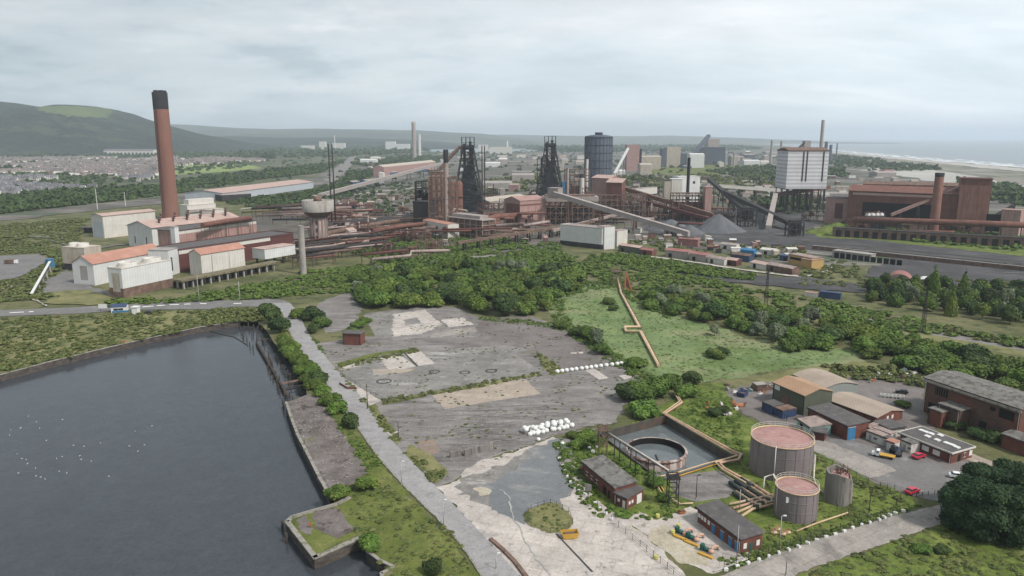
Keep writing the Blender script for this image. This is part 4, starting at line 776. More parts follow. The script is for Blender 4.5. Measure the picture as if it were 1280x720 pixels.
# mossy pipe trestle
_a, _rz, _L = frame((228, 362), (350, 337)); r_ = thing('pipe_trestle', 'mossy concrete deck on columns along the maroon block', 'trestle', _a, _rz); zt = HT(228, 362, 350)
MB().box(-1, -1, zt - 1.2, _L, 7, zt).build('deck', MT['mossy_deck'], r_)
for i in range(12):
    for y in (0, 5.5): MB().box(_L * i / 12 + 1, y, 0, _L * i / 12 + 2, y + 1, zt - 1.21).build('column', MT['raw_concrete'], r_)
MB().box(0, 7.5, 0, _L, 8.3, zt - 1.5).build('back_wall', MT['dark_steel'], r_)
stack('concrete_stack', 'slender concrete stack standing before the water tower', 379.5, 343, 282, 2.1, 1.9, 'raw_concrete')
# water tower
p = G(400, 309); r_ = thing('water_tower', 'ribbed concrete water tower with wide round tank', 'water tower', p); hs = HT(400, 309, 271); hc = HT(400, 309, 264); htt = HT(400, 309, 250)
s_ = MB().cyl(0, 0, -1, hs, 6.6, 6.6, 28).build('shaft', MT['pinkish_concrete'], r_)
for i in range(14):
    a = i * 2 * math.pi / 14; o = MB().beam((6.9 * math.cos(a), 6.9 * math.sin(a), 0), (6.9 * math.cos(a), 6.9 * math.sin(a), hs), 1.0, 1.0); o.build('rib', MT['pinkish_concrete'], s_)
for z in (8, 14, 20): MB().box(-.6, -7.1, z, .6, -6.55, z + 2.6).build('window', MT['maroon_cladding'], s_)
MB().lathe([(7.8, hs), (12.4, hc)], n=36).build('tank_cone', MT['rust_brown'], r_)
t_ = MB().lathe([(12.7, hc), (13.0, htt), (11.8, htt), (11.8, htt - 1), (0.1, htt - .9)], n=36).build('tank', MT['raw_concrete'], r_)
MB().cyl(0, 0, htt - 1, htt + 3, 3.5, 3.0, 16).build('roof_house', MT['rust_brown'], r_)
for dx, lab in ((0, 'left of the pair of thin bleeder masts over the water tower'), (3.6, 'right of the pair of thin bleeder masts over the water tower')):
    q = G(413, 290); r_ = thing('bleeder_mast', lab, 'mast', (q.x + dx, q.y + 8, 0)); hh = HT(411, 290, 180); MB().cyl(0, 0, 0, hh, .8, .55, 8).build('pole', MT['dark_steel'], r_)
    b = MB()
    for k in range(14): z = hh * (.3 + .05 * k); b.beam((-.3, -1.2, z), (.3, 1.2, z + 3), .25)
    b.build('bracing', MT['dark_steel'], r_)
building('small_white_hut', 'small white gabled building below the brown pipe runs', 'building', (428, 298), (437, 299), 9, HT(428, 298, 288), 'white_cladding', 'pink_roof', 'ygable', 2)
building('white_shed', 'white shed with salmon roof before the blast furnace', 'shed', (529, 293), (560, 300), 11.5, HT(560, 300, 281), 'cream_cladding', 'salmon_roof', 'gable', 1.2, .3, front=[('wall_joint', 12, 0, .6, 11, 'raw_concrete'), ('door', 17, 0, 5, 9, 'raw_concrete')])
# framed brown building
_a, _rz, _L = frame((560, 295), (603, 301)); r_ = thing('framed_building', 'brown concrete framed building with open bays and pale roof', 'factory building', _a, _rz); hh = HT(560, 295, 270)
MB().box(1, 1, 0, _L - 1, 15, hh - 2).build('wall', MT['rust_brown'], r_); b = MB(); framework(b, 0, 0, _L, 16, 0, hh - 1, 6, 2, 4, .7, False); b.build('frame', MT['pinkish_concrete'], r_)
MB().box(-.5, -.5, hh - .9, _L + .5, 16.5, hh - .3).build('roof', MT['grey_gallery'], r_); MB().box(3, 3, hh - .29, _L - 6, 13, hh + 2.6).build('roof_house', MT['grey_gallery'], r_)

# ================================================================== blast furnaces
def furnace(label, x, y, ytop, wpx, seed, downcomer=False):
    p = G(x, y); h = HT(x, y, ytop); sc = (p.y * CP + 90 * SP) / FPX; W = wpx * sc; r = random.Random(seed)
    root = thing('blast_furnace', label, 'blast furnace', p)
    b = MB(); b.lathe([(W * .34, 0), (W * .34, h * .1), (W * .26, h * .2), (W * .30, h * .3), (W * .16, h * .56), (W * .13, h * .62)], n=24); b.build('furnace_shell', MT['blue_black_steel'], root)
    b = MB(); b.box(-W * .46, -W * .4, 0, W * .46, W * .4, h * .15); b.box(-W * .34, -W * .3, h * .15, W * .40, W * .3, h * .23); b.build('cast_house', MT['blue_black_steel'], root)
    f = MB(); n = 9
    for k in range(n):
        t0, t1 = k / n, (k + 1) / n; w0, w1 = W * (.5 - .34 * t0), W * (.5 - .34 * t1); z0, z1 = h * .08 + h * .8 * t0, h * .08 + h * .8 * t1
        for sx in (-1, 1):
            for sy in (-1, 1): f.beam((sx * w0, sy * w0, z0), (sx * w1, sy * w1, z1), 1.0)
            f.beam((sx * w1, -w1, z1), (sx * w1, w1, z1), .8); f.beam((sx * w0, -w0, z0), (sx * w1, w1, z1), .55)
        f.beam((-w1, -w1, z1), (w1, -w1, z1), .8); f.beam((-w1, w1, z1), (w1, w1, z1), .8)
        f.beam((-w0, -w0, z0), (w1, -w1, z1), .55); f.beam((w0, -w0, z0), (-w1, -w1, z1), .55)
    f.build('tower_frame', MT['dark_steel'], root)
    for k in range(5):
        z = h * (.2 + .16 * k); w = W * (.46 - .34 * (z / h - .08)); MB().box(-w * (1 + .2 * r.random()), -w, z, w * (1 + .25 * r.random()), w, z + .7).build('platform', MT['dark_steel'], root)
    c = MB()
    for k in range(26):
        z = h * (.05 + .75 * r.random()); w = W * (.50 - .34 * z / h); x0 = r.uniform(-w, w * .6); s = r.uniform(1.2, 4.5); c.box(x0, -w * r.uniform(.8, 1.1), z, x0 + s, -w * .3, z + s * r.uniform(.5, 1.6))
    c.build('plant_box', MT['dark_steel'], root)['kind'] = 'stuff'
    for sx, tz in ((-.10, .90), (.06, .93), (.12, .84)):
        MB().tube([(sx * W * 1.2, 0, h * .5), (sx * W * 1.2, 0, h * tz)], W * .045, 10).build('uptake_pipe', MT['dark_steel'], root)
    t = MB(); w = W * .20; framework(t, -w, -w * .6, w, w * .6, h * .84, h * .985, 3, 1, 2, .55, False); t.build('top_gantry', MT['dark_steel'], root)
    MB().box(-w * .8, -w * .5, h * .82, w * .9, w * .5, h * .87).build('top_platform', MT['blue_black_steel'], root)
    if downcomer:
        MB().tube([(-W * .05, 0, h * .86), (-W * .28, -1, h * .85), (-W * .45, -2, h * .78), (-W * 1.10, -6, h * .48), (-W * 1.22, -6, h * .36)], [1.8, 2.1, 2.1, 2.1, 2.1], 12).build('downcomer', MT['rust_brown'], root)
        MB().lathe([(0.1, h * .06), (3.4, h * .14), (4.6, h * .2), (4.6, h * .33), (2.0, h * .38)], -W * 1.22, -6, 20).build('dust_catcher', MT['rust_brown'], root)
    else:
        MB().tube([(-W * .30, 0, h * .3), (-W * .30, 0, h * .66), (-W * .2, 0, h * .7), (-W * .05, 0, h * .62)], 1.5, 10).build('downcomer', MT['dark_steel'], root)
        g = MB(); framework(g, -W * .46, -4, -W * .2, 4, 0, h * .66, 1, 1, 7, .7); g.build('stair_tower', MT['dark_steel'], root)
    l = MB(); l.beam((W * .10, -W * .42, 0), (W * .3, -W * .25, h * .3), .9); l.beam((W * .55, -W * .3, 0), (W * .12, -W * .1, h * .7), 2.2, 1.6); l.build('skip_bridge', MT['dark_steel'], root)
    return root
furnace('black blast furnace with a rusty bent downcomer pipe', 586, 264, 170, 38, 1, True)
furnace('blackened blast furnace further right without a downcomer arm', 687, 252, 169, 34, 2)
MB_ = MB
# stoves, brown frames
def bundle(label, x0, x1, y, ytop, n, r, m='rust_brown', name='stove', dome=True, depth=0, grp=None, labs=None):
    for i in range(n):
        x = x0 + (x1 - x0) * (i + .5) / n; p = G(x, y); h = HT(x, y, ytop); rt = thing(name, label % nth_(i), 'hot stove' if name == 'stove' else 'vessel', (p.x, p.y + depth, 0), 0, grp)
        MB().lathe([(r, -1), (r, h * .92), (r * .8, h * .97), (r * .3, h)], n=20).build('shell', MT[m], rt); MB().lathe([(r * 1.15, h * .3), (r * 1.15, h * .31)], n=20).build('walkway', MT['dark_steel'], rt)
        b = MB(); b.cyl(0, 0, h * .55, h * .56, r * 1.3, r * 1.3, 20); b.build('platform', MT['dark_steel'], rt)
def nth_(i): return ['first', 'second', 'third', 'fourth', 'fifth', 'sixth', 'seventh', 'eighth'][i]
bundle('rust brown hot stove, %s of the row left of the furnace', 540, 558, 285, 219, 3, 3.4, labs=None)
building('stove_top_house', 'brown box house across the tops of the hot stoves', 'building', (539, 283), (555, 283), 10, HT(539, 283, 215), 'rust_brown', 'rust_brown', 'flat', z0=0)
r_ = thing('frame_tower', 'tall rusty steel frame wrapped round the hot stoves', 'steel frame', G(537, 293)); b = MB(); framework(b, 0, -2, 26, 16, 0, HT(537, 293, 222), 4, 2, 8, .7); b.build('frame', MT['rust_brown'], r_)
r_ = stack('brown_stack', 'pale brown stack with dark top beside the hot stoves', 559, 293, 187, 2.4, 2.3, 'pinkish_concrete', ('soot_black', 12))
bundle('squat red-brown vessel between stack and furnace, %s of two', 562, 577, 270, 226, 2, 5.2, 'rust_red', 'gas_vessel')
for dx in (0, 4): 
    r_ = stack('bleeder_mast', 'thin black bleeder mast right of the first furnace, %s one' % ('left' if not dx else 'right'), 603 + dx * .8, 262, 182, .75, .6, 'dark_steel', cat='mast')
building('dark_plant_house', 'dark plant house left of the hot stoves', 'factory building', (517, 287), (537, 288), 14, HT(517, 287, 252), 'dark_steel', 'dark_steel', 'flat')
r_ = thing('frame_tower', 'dark tangled frame tower at the left end of the furnace plant', 'steel frame', G(520, 280)); b = MB(); framework(b, 0, 0, 14, 12, 0, HT(520, 280, 227), 2, 2, 6, .9); b.build('frame', MT['dark_steel'], r_)
c = MB(); rr_ = random.Random(5)
for k in range(18): x, z, s = rr_.uniform(0, 11), rr_.uniform(0, 34), rr_.uniform(1.5, 5); c.box(x, 1, z, x + s, 8, z + s)
c.build('plant_box', MT['dark_steel'], r_)['kind'] = 'stuff'
r_ = stack('steel_stack', 'pale steel stack by the dark frame tower', 534, 278, 228, 1.6, 1.6, 'grey_gallery')
# fat gas mains
pipe('long rusty gas main curving right from the hot stoves', [(556, 300, 9), (590, 293, 10), (622, 287, 13), (650, 285, 13)], 3.0, 'rust_red', legs=18, name='gas_main')
pipe('lower rusty gas main with dusty top before the furnace', [(575, 292, 6), (605, 290, 6), (624, 288, 6)], 4.0, 'rust_red', legs=0, name='gas_main')
pipe('dust covered gas main leading left to the cooling plant', [(404, 305, 8), (440, 296, 8), (480, 290, 9), (520, 286, 10), (545, 284, 10)], 2.2, 'rust_brown', legs=20, name='gas_main')
pipe('second dusty gas main running behind the small white hut', [(396, 296, 7), (440, 288, 7), (490, 281, 7), (536, 277, 7)], 1.6, 'dark_steel', legs=20, name='gas_main')
pipe('red-brown pipe bridge reaching the hot stoves', [(466, 303, 10), (500, 298, 11), (540, 293, 11)], 1.9, 'rust_red', legs=14, name='pipe_bridge')
building('dark_conveyor_house', 'long dark brown shed with a mossy slope behind the pipes', 'shed', (412, 294), (523, 281), 16, 8, 'rust_brown', 'dark_steel', 'mono', 2.0)
# casthouse, trestle, galleries
building('stock_house', 'tall dusty pink stock house with terraced ridge roof', 'factory building', (650, 285), (681, 282), 26, HT(650, 285, 251), 'dusty_pink', 'dusty_pink', 'gable', 3.5, .6, front=row('window', 9, 2, 3.0, 15, 1.0, 1.2, 'dark_opening') + [('door', 7, 3, 2.0, 5, 'dark_opening'), ('cladding_band', 0, 22, 28, 1.6, 'rust_red')], left=[('cladding_band', 1, 2, 22, 22, 'rust_red')])
building('roof_house', 'broken grey hopper house on the left shoulder of the stock house', 'building', (634, 282), (649, 283), 14, HT(634, 282, 252), 'grey_gallery', 'grey_gallery', 'gable', 3, .3, z0=0, front=[('door', 1, 0, 11, 20, 'dark_opening')])
r_ = thing('bunker_trestle', 'dark steel bunker trestle right of the pink stock house', 'trestle', G(681, 281)); b = MB(); framework(b, 0, 0, 52, 18, 0, HT(681, 281, 252), 9, 2, 4, .9); b.build('frame', MT['rust_brown'], r_)
MB().box(2, 8, 0, 50, 16, 17).build('bunker', MT['blue_black_steel'], r_); MB().box(-2, -1, HT(681, 281, 252), 56, 19, HT(681, 281, 246)).build('top_gallery', MT['grey_gallery'], r_); MB().box(0, 2, HT(681, 281, 246) + .01, 52, 16, HT(681, 281, 244)).build('roof', MT['rust_brown'], r_)
building('transfer_house', 'pale transfer house where the long grey conveyor starts', 'building', (684, 283), (697, 284), 10, HT(684, 283, 235) - HT(684, 283, 247), 'grey_gallery', 'grey_gallery', 'flat', z0=HT(684, 283, 247))
gallery('conveyor', 'long grey conveyor gallery slanting down across the works', (692, 284, HT(692, 284, 245)), (861, 297, 1.2), 6.0, 4.2, 'grey_gallery', 4, 'rust_brown')
r_ = thing('bunker_trestle', 'dark bunker frame under the pink twin roofed house', 'trestle', G(736, 276)); b = MB(); framework(b, 0, 0, 62, 20, 0, HT(736, 276, 244), 10, 2, 5, .9); b.build('frame', MT['rust_brown'], r_); MB().box(2, 9, 0, 60, 18, 18).build('bunker', MT['blue_black_steel'], r_)
building('screen_house', 'dusty pink screening house with a double pitched roof', 'factory building', (739, 270), (762, 272), 22, HT(739, 270, 222), 'dusty_pink', 'pink_roof', 'gable', 3, .8); 
building('screen_house', 'rusty red front of the screening house with a small door', 'factory building', (757, 274), (776, 275), 12, HT(757, 274, 228), 'rust_red', 'pink_roof', 'mono', 4, .8, front=[('door', 5, 24, 6, 5, 'maroon_cladding')])
gallery('conveyor', 'dark red-brown conveyor falling right to the coal heaps', (776, 270, HT(776, 270, 237)), (892, 279, 6), 5, 4, 'rust_red', 5, 'dark_steel', 'rust_brown')
gallery('conveyor', 'second dark conveyor tight below the red-brown one', (790, 272, HT(790, 272, 250)), (885, 280, 4), 4, 3, 'maroon_cladding', 4, 'dark_steel')
gallery('conveyor', 'low pale conveyor crossing under the long grey one', (690, 298, 6), (775, 279, 9), 3, 2, 'pinkish_concrete', 6, 'dark_steel')
gallery('conveyor', 'low rusty conveyor on posts from shed to hot stoves', (572, 316, 7), (745, 288, 8), 2.6, 1.6, 'rust_brown', 12, 'dark_steel')
building('link_gallery', 'short pale gallery house with two dark windows behind the dark bunkers', 'building', (794, 252), (821, 249), 8, 9, 'cream_cladding', 'grey_gallery', 'flat', z0=9, front=row('window', 2, 4, 5, 4, 2, 2.4, 'dark_opening'))
for i, (x, y, yt, r0, m, lab) in enumerate([(709, 252, 210, 2.0, 'grey_gallery', 'pale thin stack behind the trestle'), (727, 250, 217, 3.6, 'cream_cladding', 'stout cream stack with a dark head'), (752, 250, 228, .1, 'dark_steel', ''), (733, 246, 194, 2.2, 'cream_cladding', 'tall cream stack against the blue gas holder')]):
    if lab: stack('stack', lab, x, y, yt, r0, r0 * .95, m, ('soot_black', 6) if i in (1, 3) else None)
building('blue_plant_box', 'bright blue plant cabin at the foot of the second furnace', 'cabin', (700, 252), (707, 252), 8, HT(700, 252, 227), 'blue_paint', 'grey_gallery', 'flat')
r_ = thing('frame_tower', 'dark red pipework frame between furnace and gas holder', 'steel frame', G(706, 250)); b = MB(); framework(b, 0, 0, 36, 16, 0, HT(706, 250, 212), 5, 2, 5, .9); b.build('frame', MT['rust_brown'], r_)
MB().box(4, 3, 0, 32, 13, 20).build('plant_box', MT['maroon_cladding'], r_)
building('furnace_cast_shed', 'low pink roofed cast shed between the two furnaces', 'shed', (612, 262), (662, 256), 34, 10, 'grey_gallery', 'stained_cream', 'gable', 4)
building('furnace_cast_shed', 'dark low shed behind the stock house roof', 'shed', (655, 264), (700, 262), 24, 14, 'rust_brown', 'rust_brown', 'gable', 3)
building('scrubber_house', 'red-brown house right behind the first furnace base', 'building', (604, 274), (625, 273), 12, 9, 'rust_brown', 'dark_steel', 'flat')

# gas holders
p = G(747, 238); r_ = thing('gas_holder', 'dark blue-grey cylindrical gas holder with domed vent on top', 'gas holder', p); h = HT(747, 238, 171); R = 34 * .5 * ((p.y * CP + 90 * SP) / FPX)
MB().lathe([(R, 0), (R, h), (R * .96, h + 1.4), (R * .4, h + 3.4)], n=48).build('shell', MT['holder_blue'], r_)
for k in range(7): z = h * (.14 + .14 * k); MB().lathe([(R + .05, z), (R + .7, z), (R + .7, z + .9), (R + .05, z + .9)], n=48).build('ring_walkway', MT['holder_ring'], r_)
for i in range(24): a = i * math.pi / 12; MB().beam((R * 1.01 * math.cos(a), R * 1.01 * math.sin(a), 0), (R * 1.01 * math.cos(a), R * 1.01 * math.sin(a), h), .8).build('rib', MT['holder_blue'], r_)
MB().cyl(0, 0, h + 3, h + 7.5, R * .28, R * .28, 24).build('vent_house', MT['holder_ring'], r_)
p = G(1005, 267); r_ = thing('gas_holder', 'pale banded box shaped holder with rusty rim raised on thin columns', 'gas holder', p); sc = (p.y * CP + 90 * SP) / FPX; R = 25.2 * sc; zb, zt = HT(1005, 267, 236), HT(1005, 267, 189)
MB().box(-R, 0, zb, R, R * 1.5, zt).build('shell', MT['holder_white'], r_); MB().box(-R * 1.02, -1, zb - .8, R * 1.02, R * 1.52, zb - .01).build('base_plate', MT['dark_steel'], r_)
b = MB(); b.box(-R * 1.02, -.6, zt + .01, R * 1.02, R * 1.52, zt + 1.4); b.xprism([(0, zt + 1.41), (R * 1.5, zt + 1.41), (R * .75, zt + 4.4)], -R, R); b.build('roof', MT['rust_brown'], r_)
for i in range(7):
    for y in (.5, R * .75, R * 1.45): MB().beam((R * (-.95 + i * .3166), y, 0), (R * (-.95 + i * .3166), y, zb - .81), .9).build('column', MT['dark_steel'], r_)
for x in (-.26, -.08, .72): MB().box(R * x, -.5, zb + 9, R * x + 1.3, -.01, zt).build('guide_rail', MT['dark_steel'], r_)
# coal tower group
building('coal_tower', 'tall white coal tower left of the black stack', 'tower', (838, 270), (851, 270), 16, HT(838, 270, 224), 'cream_cladding', 'white_cladding', 'flat'); building('coal_tower', 'broad white coal tower right of the black stack', 'tower', (846, 268), (873, 267), 14, HT(846, 268, 221), 'white_cladding', 'white_cladding', 'flat', front=[('window', 20, 36, 3, 3, 'dark_opening')])
building('coal_tower', 'narrow stained tower at the left of the coal towers', 'tower', (829, 271), (837, 271), 10, HT(829, 271, 226), 'stained_cream', 'dark_steel', 'flat')
r_ = thing('frame_tower', 'brown quench frame below the white coal towers', 'steel frame', G(840, 276)); b = MB(); framework(b, 0, 0, 42, 14, 0, HT(840, 276, 242), 6, 1, 4, .9, False); b.build('frame', MT['rust_brown'], r_); MB().box(1, 2, 0, 41, 12, 20).build('wall', MT['maroon_cladding'], r_); MB().box(0, 1, HT(840, 276, 246), 40, 13, HT(840, 276, 244)).build('deck', MT['grey_gallery'], r_)
building('coal_slab_tower', 'dusty pink slab tower at the right end of the coal plant', 'tower', (880, 277), (888, 277), 12, HT(880, 277, 234), 'dusty_pink', 'dusty_pink', 'flat')
stack('black_stack', 'thin black stack rising between the white coal towers', 858, 272, 197, 1.9, 1.7, 'soot_black')
gallery('conveyor', 'very long pale conveyor crossing to the banded box holder', (872, 252, 22), (1035, 252, 9), 6, 4, 'cream_cladding', 8, 'dark_steel')
# coal heaps
def heap(label, px, py, rpx, ytop, seed, m='coal_pile', sq=1.0):
    p = G(px, py); h = HT(px, py, ytop); R = rpx * (p.y * CP + 90 * SP) / FPX; n = 56; v = []; f = []; K = 16
    for k in range(K + 1):
        t = k / K
        for i in range(n):
            a = 2 * math.pi * i / n; nn = mnoise.noise(Vector((math.cos(a) * 2.2, math.sin(a) * 2.2, seed))) * .16 + mnoise.noise(Vector((math.cos(a) * 9, math.sin(a) * 9, t * 2 + seed))) * .05
            rr = R * (1 - t) * (1 + nn); v.append((rr * math.cos(a), rr * sq * math.sin(a), h * (t ** 1.05 - .06 * math.exp(-((t - 1) / .08) ** 2)) - .1))
    f = [(k * n + i, k * n + (i + 1) % n, (k + 1) * n + (i + 1) % n, (k + 1) * n + i) for k in range(K) for i in range(n)]
    b = MB(); b.add(v, f, 0, True); b.add([v[K * n + i] for i in range(n)], [tuple(range(n))]); o = b.build('coal_heap', MT[m]); o.location = p; tag(o, label, 'coal heap'); return o
heap('largest steep coal heap at the foot of the brown conveyor', 897, 289, 36, 266, 1, sq=.8); heap('low wide coal heap left of the largest one', 838, 287, 30, 273, 2, sq=.9); heap('small coal heap in front of the low wide one', 862, 292, 20, 280, 3); heap('flat dark spoil ridge right of the largest heap', 965, 291, 34, 285, 4, 'coal_ground', .6)
_m = heap('x', 1046, 292, 40, 277, 7, 'green_grass', .6); _m.name = 'mound'; struct(_m); [_m.pop(q_) for q_ in ('label', 'category')]
for k, (a, b_, lab) in enumerate((((884, 252, 30), (935, 275, 5), 'black stacker conveyor behind the largest coal heap'), ((905, 262, 20), (1000, 292, 3), 'long dark conveyor falling right behind the coal heaps'), ((960, 290, 2), (968, 266, 20), 'short pale conveyor climbing to the rusty gallery'), ((968, 266, 20), (1034, 262, 26), 'rusty gallery under the banded box holder'))):
    gallery('conveyor', lab, a, b_, 5, 4, ('dark_steel', 'dark_steel', 'grey_gallery', 'rust_red')[k], 4, 'dark_steel')
r_ = thing('stacker', 'black travelling stacker machine on the coal ground', 'machine', G(925, 284)); b = MB(); framework(b, 0, 0, 16, 10, 0, 18, 2, 1, 3, 1.2); b.build('frame', MT['dark_steel'], r_); MB().box(2, 2, 8, 13, 8, 20).build('cabin', MT['soot_black'], r_)
r_ = thing('stacker', 'black rounded plant machine left of the green mound', 'machine', G(985, 296)); b = MB(); framework(b, 0, 0, 14, 8, 0, 13, 2, 1, 2, 1.0); b.build('frame', MT['dark_steel'], r_); MB().box(2, 1, 2, 12, 7, 15).build('cabin', MT['soot_black'], r_)

# ================================================================== sinter plant (right)
building('sinter_hall', 'long rusty red sinter hall with stepped roofs', 'factory building', (1057, 283), (1200, 292), 38, HT(1057, 283, 238), 'rust_red', 'rust_red', 'gable', 5, 1, front=[('opening', 14, 12, 62, 14, 'dark_opening'), ('cladding_band', 4, 33, 76, 2.2, 'pink_roof'), ('opening', 120, 4, 26, 16, 'dark_opening')])
building('sinter_hall', 'upper rusty red monitor roof along the sinter hall', 'factory building', (1075, 272), (1200, 277), 20, HT(1075, 272, 230), 'rust_red', 'rust_brown', 'gable', 3)
building('sinter_tower', 'tallest rusty box tower with a pale right side', 'tower', (1193, 292), (1232, 294), 24, HT(1193, 292, 223), 'sinter_red', 'maroon_cladding', 'flat', over=.8, front=[('cladding_band', 0, HT(1193, 292, 223) - 6, frame((1193, 292), (1232, 294))[2], 5.5, 'rust_red')])
building('sinter_hall', 'dusty red block at the left end of the sinter hall', 'factory building', (1030, 279), (1058, 281), 24, HT(1030, 279, 247), 'dusty_pink', 'dark_steel', 'flat', front=[('opening', 10, 6, 8, 16, 'maroon_cladding')])
stack('sinter_stack', 'stout rusty chimney before the sinter hall', 1166, 294, 216, 4.2, 3.8, 'sinter_red', ('soot_black', 3.5))
gallery('conveyor', 'thin pale conveyor rising to the tallest rusty tower', (1112, 288, 14), (1200, 290, HT(1200, 290, 233)), 4, 2.4, 'dusty_pink', 4, 'dark_steel')
pipe('very long red-brown pipe running right along the sinter plant', [(1064, 293, 14), (1120, 296, 15), (1200, 301, 16), (1300, 307, 17)], 2.7, 'rust_red', legs=14, lm='dark_steel')
building('low_plant_house', 'dark low base buildings under the long red pipe', 'building', (1040, 296), (1300, 312), 8, 8.5, 'rust_brown', 'dark_steel', 'flat', front=row('opening', 30, 3, 7.6, .5, 4.5, 6, 'dark_opening'))
building('sinter_shed', 'small pink shed on the right end of the sinter plant', 'shed', (1248, 296), (1272, 298), 14, HT(1248, 296, 262), 'dusty_pink', 'dusty_pink', 'flat')
gallery('conveyor', 'dark conveyor leading out of the tallest rusty tower', (1226, 292, 5), (1262, 292, 22), 6, 5, 'dark_steel', 2, 'dark_steel'); building('vent_house', 'pale pink ventilator hut before the sinter stack', 'hut', (1136, 293), (1153, 294), 10, 10, 'dusty_pink', 'pink_roof', 'flat'); building('dust_plant', 'row of white domed filters on a dark deck in the sinter hall', 'filter plant', (1082, 289), (1105, 290), 12, 14, 'dark_steel', 'dark_steel', 'flat')
for i in range(4): p = G(1085 + i * 5.5, 288); r_ = thing('filter_dome', 'white filter dome on the dark sinter deck, %s from left' % nth(i), 'filter', (p.x, p.y + 3, 14.35), 0, 'white filter domes'); MB().lathe([(2.4, 0), (2.3, 1.6), (1.2, 2.8), (.1, 3.1)], n=14).build('dome', MT['white_cladding'], r_); MB().cyl(0, 0, -.02, .3, 2.7, 2.7, 14).build('collar', MT['raw_concrete'], r_)

# ================================================================== white sheds, village of small works
building('white_box_plant', 'long white cooling plant on a dark base below the conveyor', 'cooling tower', (700, 306), (752, 312), 13, HT(752, 312, 286), 'white_cladding', 'pinkish_concrete', 'flat', over=.1, skirt=('dark_steel', 4.0), parapet=.3)
building('white_box_plant', 'white cube with rusty louvres at the end of the long white plant', 'cooling tower', (755, 312), (768, 311), 11, HT(755, 312, 284), 'white_cladding', 'pinkish_concrete', 'flat', over=.1)
building('white_box_plant', 'small cream cube beside the white louvred one', 'cooling tower', (771, 308), (784, 306), 8, HT(771, 308, 289), 'cream_cladding', 'pinkish_concrete', 'flat', over=.1)
VS = [((773, 314), (799, 318), 8, 5, 'green_cladding', 'pink_roof', 'gable', 'green walled shed with pink roof behind the hedge'), ((800, 318), (815, 320), 6, 4, 'rust_red', 'red_roof', 'gable', 'small red shed next to the green walled one'),
 ((831, 321), (860, 324), 11, 5.2, 'grey_gallery', 'red_roof', 'gable', 'grey walled shed with a bright red roof'), ((861, 325), (882, 328), 11, 5, 'grey_gallery', 'red_roof', 'gable', 'right half shed with red roof beside the bright one'), ((847, 307), (872, 309), 6, 6, 'red_roof', 'red_roof', 'flat', 'deep red stack of containers behind the red roofs'),
 ((884, 328), (905, 332), 8, 4, 'cream_cladding', 'pinkish_concrete', 'gable', 'cream shed with a dark doorway'), ((905, 331), (920, 333), 8, 4, 'maroon_cladding', 'pink_roof', 'gable', 'maroon shed right of the dark doorway'), ((913, 325), (936, 328), 7, 4.5, 'navy_paint', 'rust_brown', 'gable', 'navy walled shed with brown roof'),
 ((925, 320), (942, 322), 5, 5, 'blue_paint', 'blue_paint', 'gable', 'blue roofed shed behind the navy one'), ((937, 334), (957, 338), 9, 3.6, 'cream_cladding', 'pink_roof', 'gable', 'cream building with pale pink roof by the lane'), ((958, 338), (990, 344), 8, 4.2, 'rust_brown', 'pinkish_concrete', 'gable', 'brown workshop with dusty roof facing the coal yard'),
 ((974, 326), (984, 327), 6, 4, 'navy_paint', 'navy_paint', 'flat', 'navy container block left of the ochre building'), ((780, 291), (800, 292), 8, 4, 'cream_cladding', 'raw_concrete', 'gable', 'cream hut below the white cubes row'), ((830, 293), (850, 296), 9, 5, 'grey_gallery', 'pink_roof', 'gable', 'pink roofed hut beside the end of the grey conveyor'),
 ((900, 311), (920, 313), 7, 4, 'cream_cladding', 'grey_gallery', 'gable', 'pale hut in the scrap rows behind the red roofs'), ((950, 318), (968, 320), 7, 4, 'cream_cladding', 'cream_cladding', 'gable', 'pale barrel roofed hut left of the ochre building'), ((1060, 320), (1083, 322), 7, 3.4, 'raw_concrete', 'tar_roof', 'flat', 'dark flat shed at the end of the bunker wall')]
for a, b_, d, h, w, r, t, lab in VS: building('workshop', lab, 'workshop', a, b_, d, h, w, r, t, 1.2 if t == 'gable' else 0, .25, front=[('door', 3, 0, 2.6, 3, 'dark_opening')] if h < 6 and w not in ('red_roof', 'blue_paint') else ())
building('ochre_office', 'ochre yellow two storey block with a strip of dark windows', 'office building', (985, 330), (1014, 336), 9, 7.4, 'ochre_wall', 'pinkish_concrete', 'flat', front=[('window', 1.5, 4, 16, 1.8, 'dark_opening')]); building('ochre_office', 'ochre yellow stair block at the right of the yellow office', 'office building', (1014, 337), (1029, 335), 9, 6.4, 'ochre_wall', 'dusty_pink', 'flat')
building('bunker_wall', 'long concrete bunker wall with dark bays beyond the ochre office', 'bunker', (1040, 322), (1088, 328), 8, 5.5, 'raw_concrete', 'raw_concrete', 'flat', front=row('opening', 11, 1.5, 4.6, .3, 3.6, 4.0, 'dark_opening'))
building('bunker_wall', 'thin dark retaining wall beyond the black coal yard', 'wall', (1015, 312), (1285, 340), 1.5, 3.2, 'rust_brown', 'raw_concrete', 'flat', over=.1)
def nissen(label, p0, p1, D_, h, m): 
    a, rz, Ln = frame(p0, p1); r_ = thing('arched_hut', label, 'hut', a, rz); n = 14; arc = [(Ln / 2 - Ln / 2 * math.cos(math.pi * i / n), h * math.sin(math.pi * i / n)) for i in range(n + 1)]
    b = MB(); v = [(x, 0, z) for x, z in arc] + [(x, D_, z) for x, z in arc]; b.add(v, [(i, i + 1, n + 2 + i, n + 1 + i) for i in range(n)], 0, True); b.build('shell', MT[m], r_)
    e = MB(); e.add([(x, .05, z) for x, z in arc], [tuple(range(n + 1))]); e.add([(x, D_ - .05, z) for x, z in arc], [tuple(range(n, -1, -1))]); e.build('end_wall', MT['pinkish_concrete'], r_)
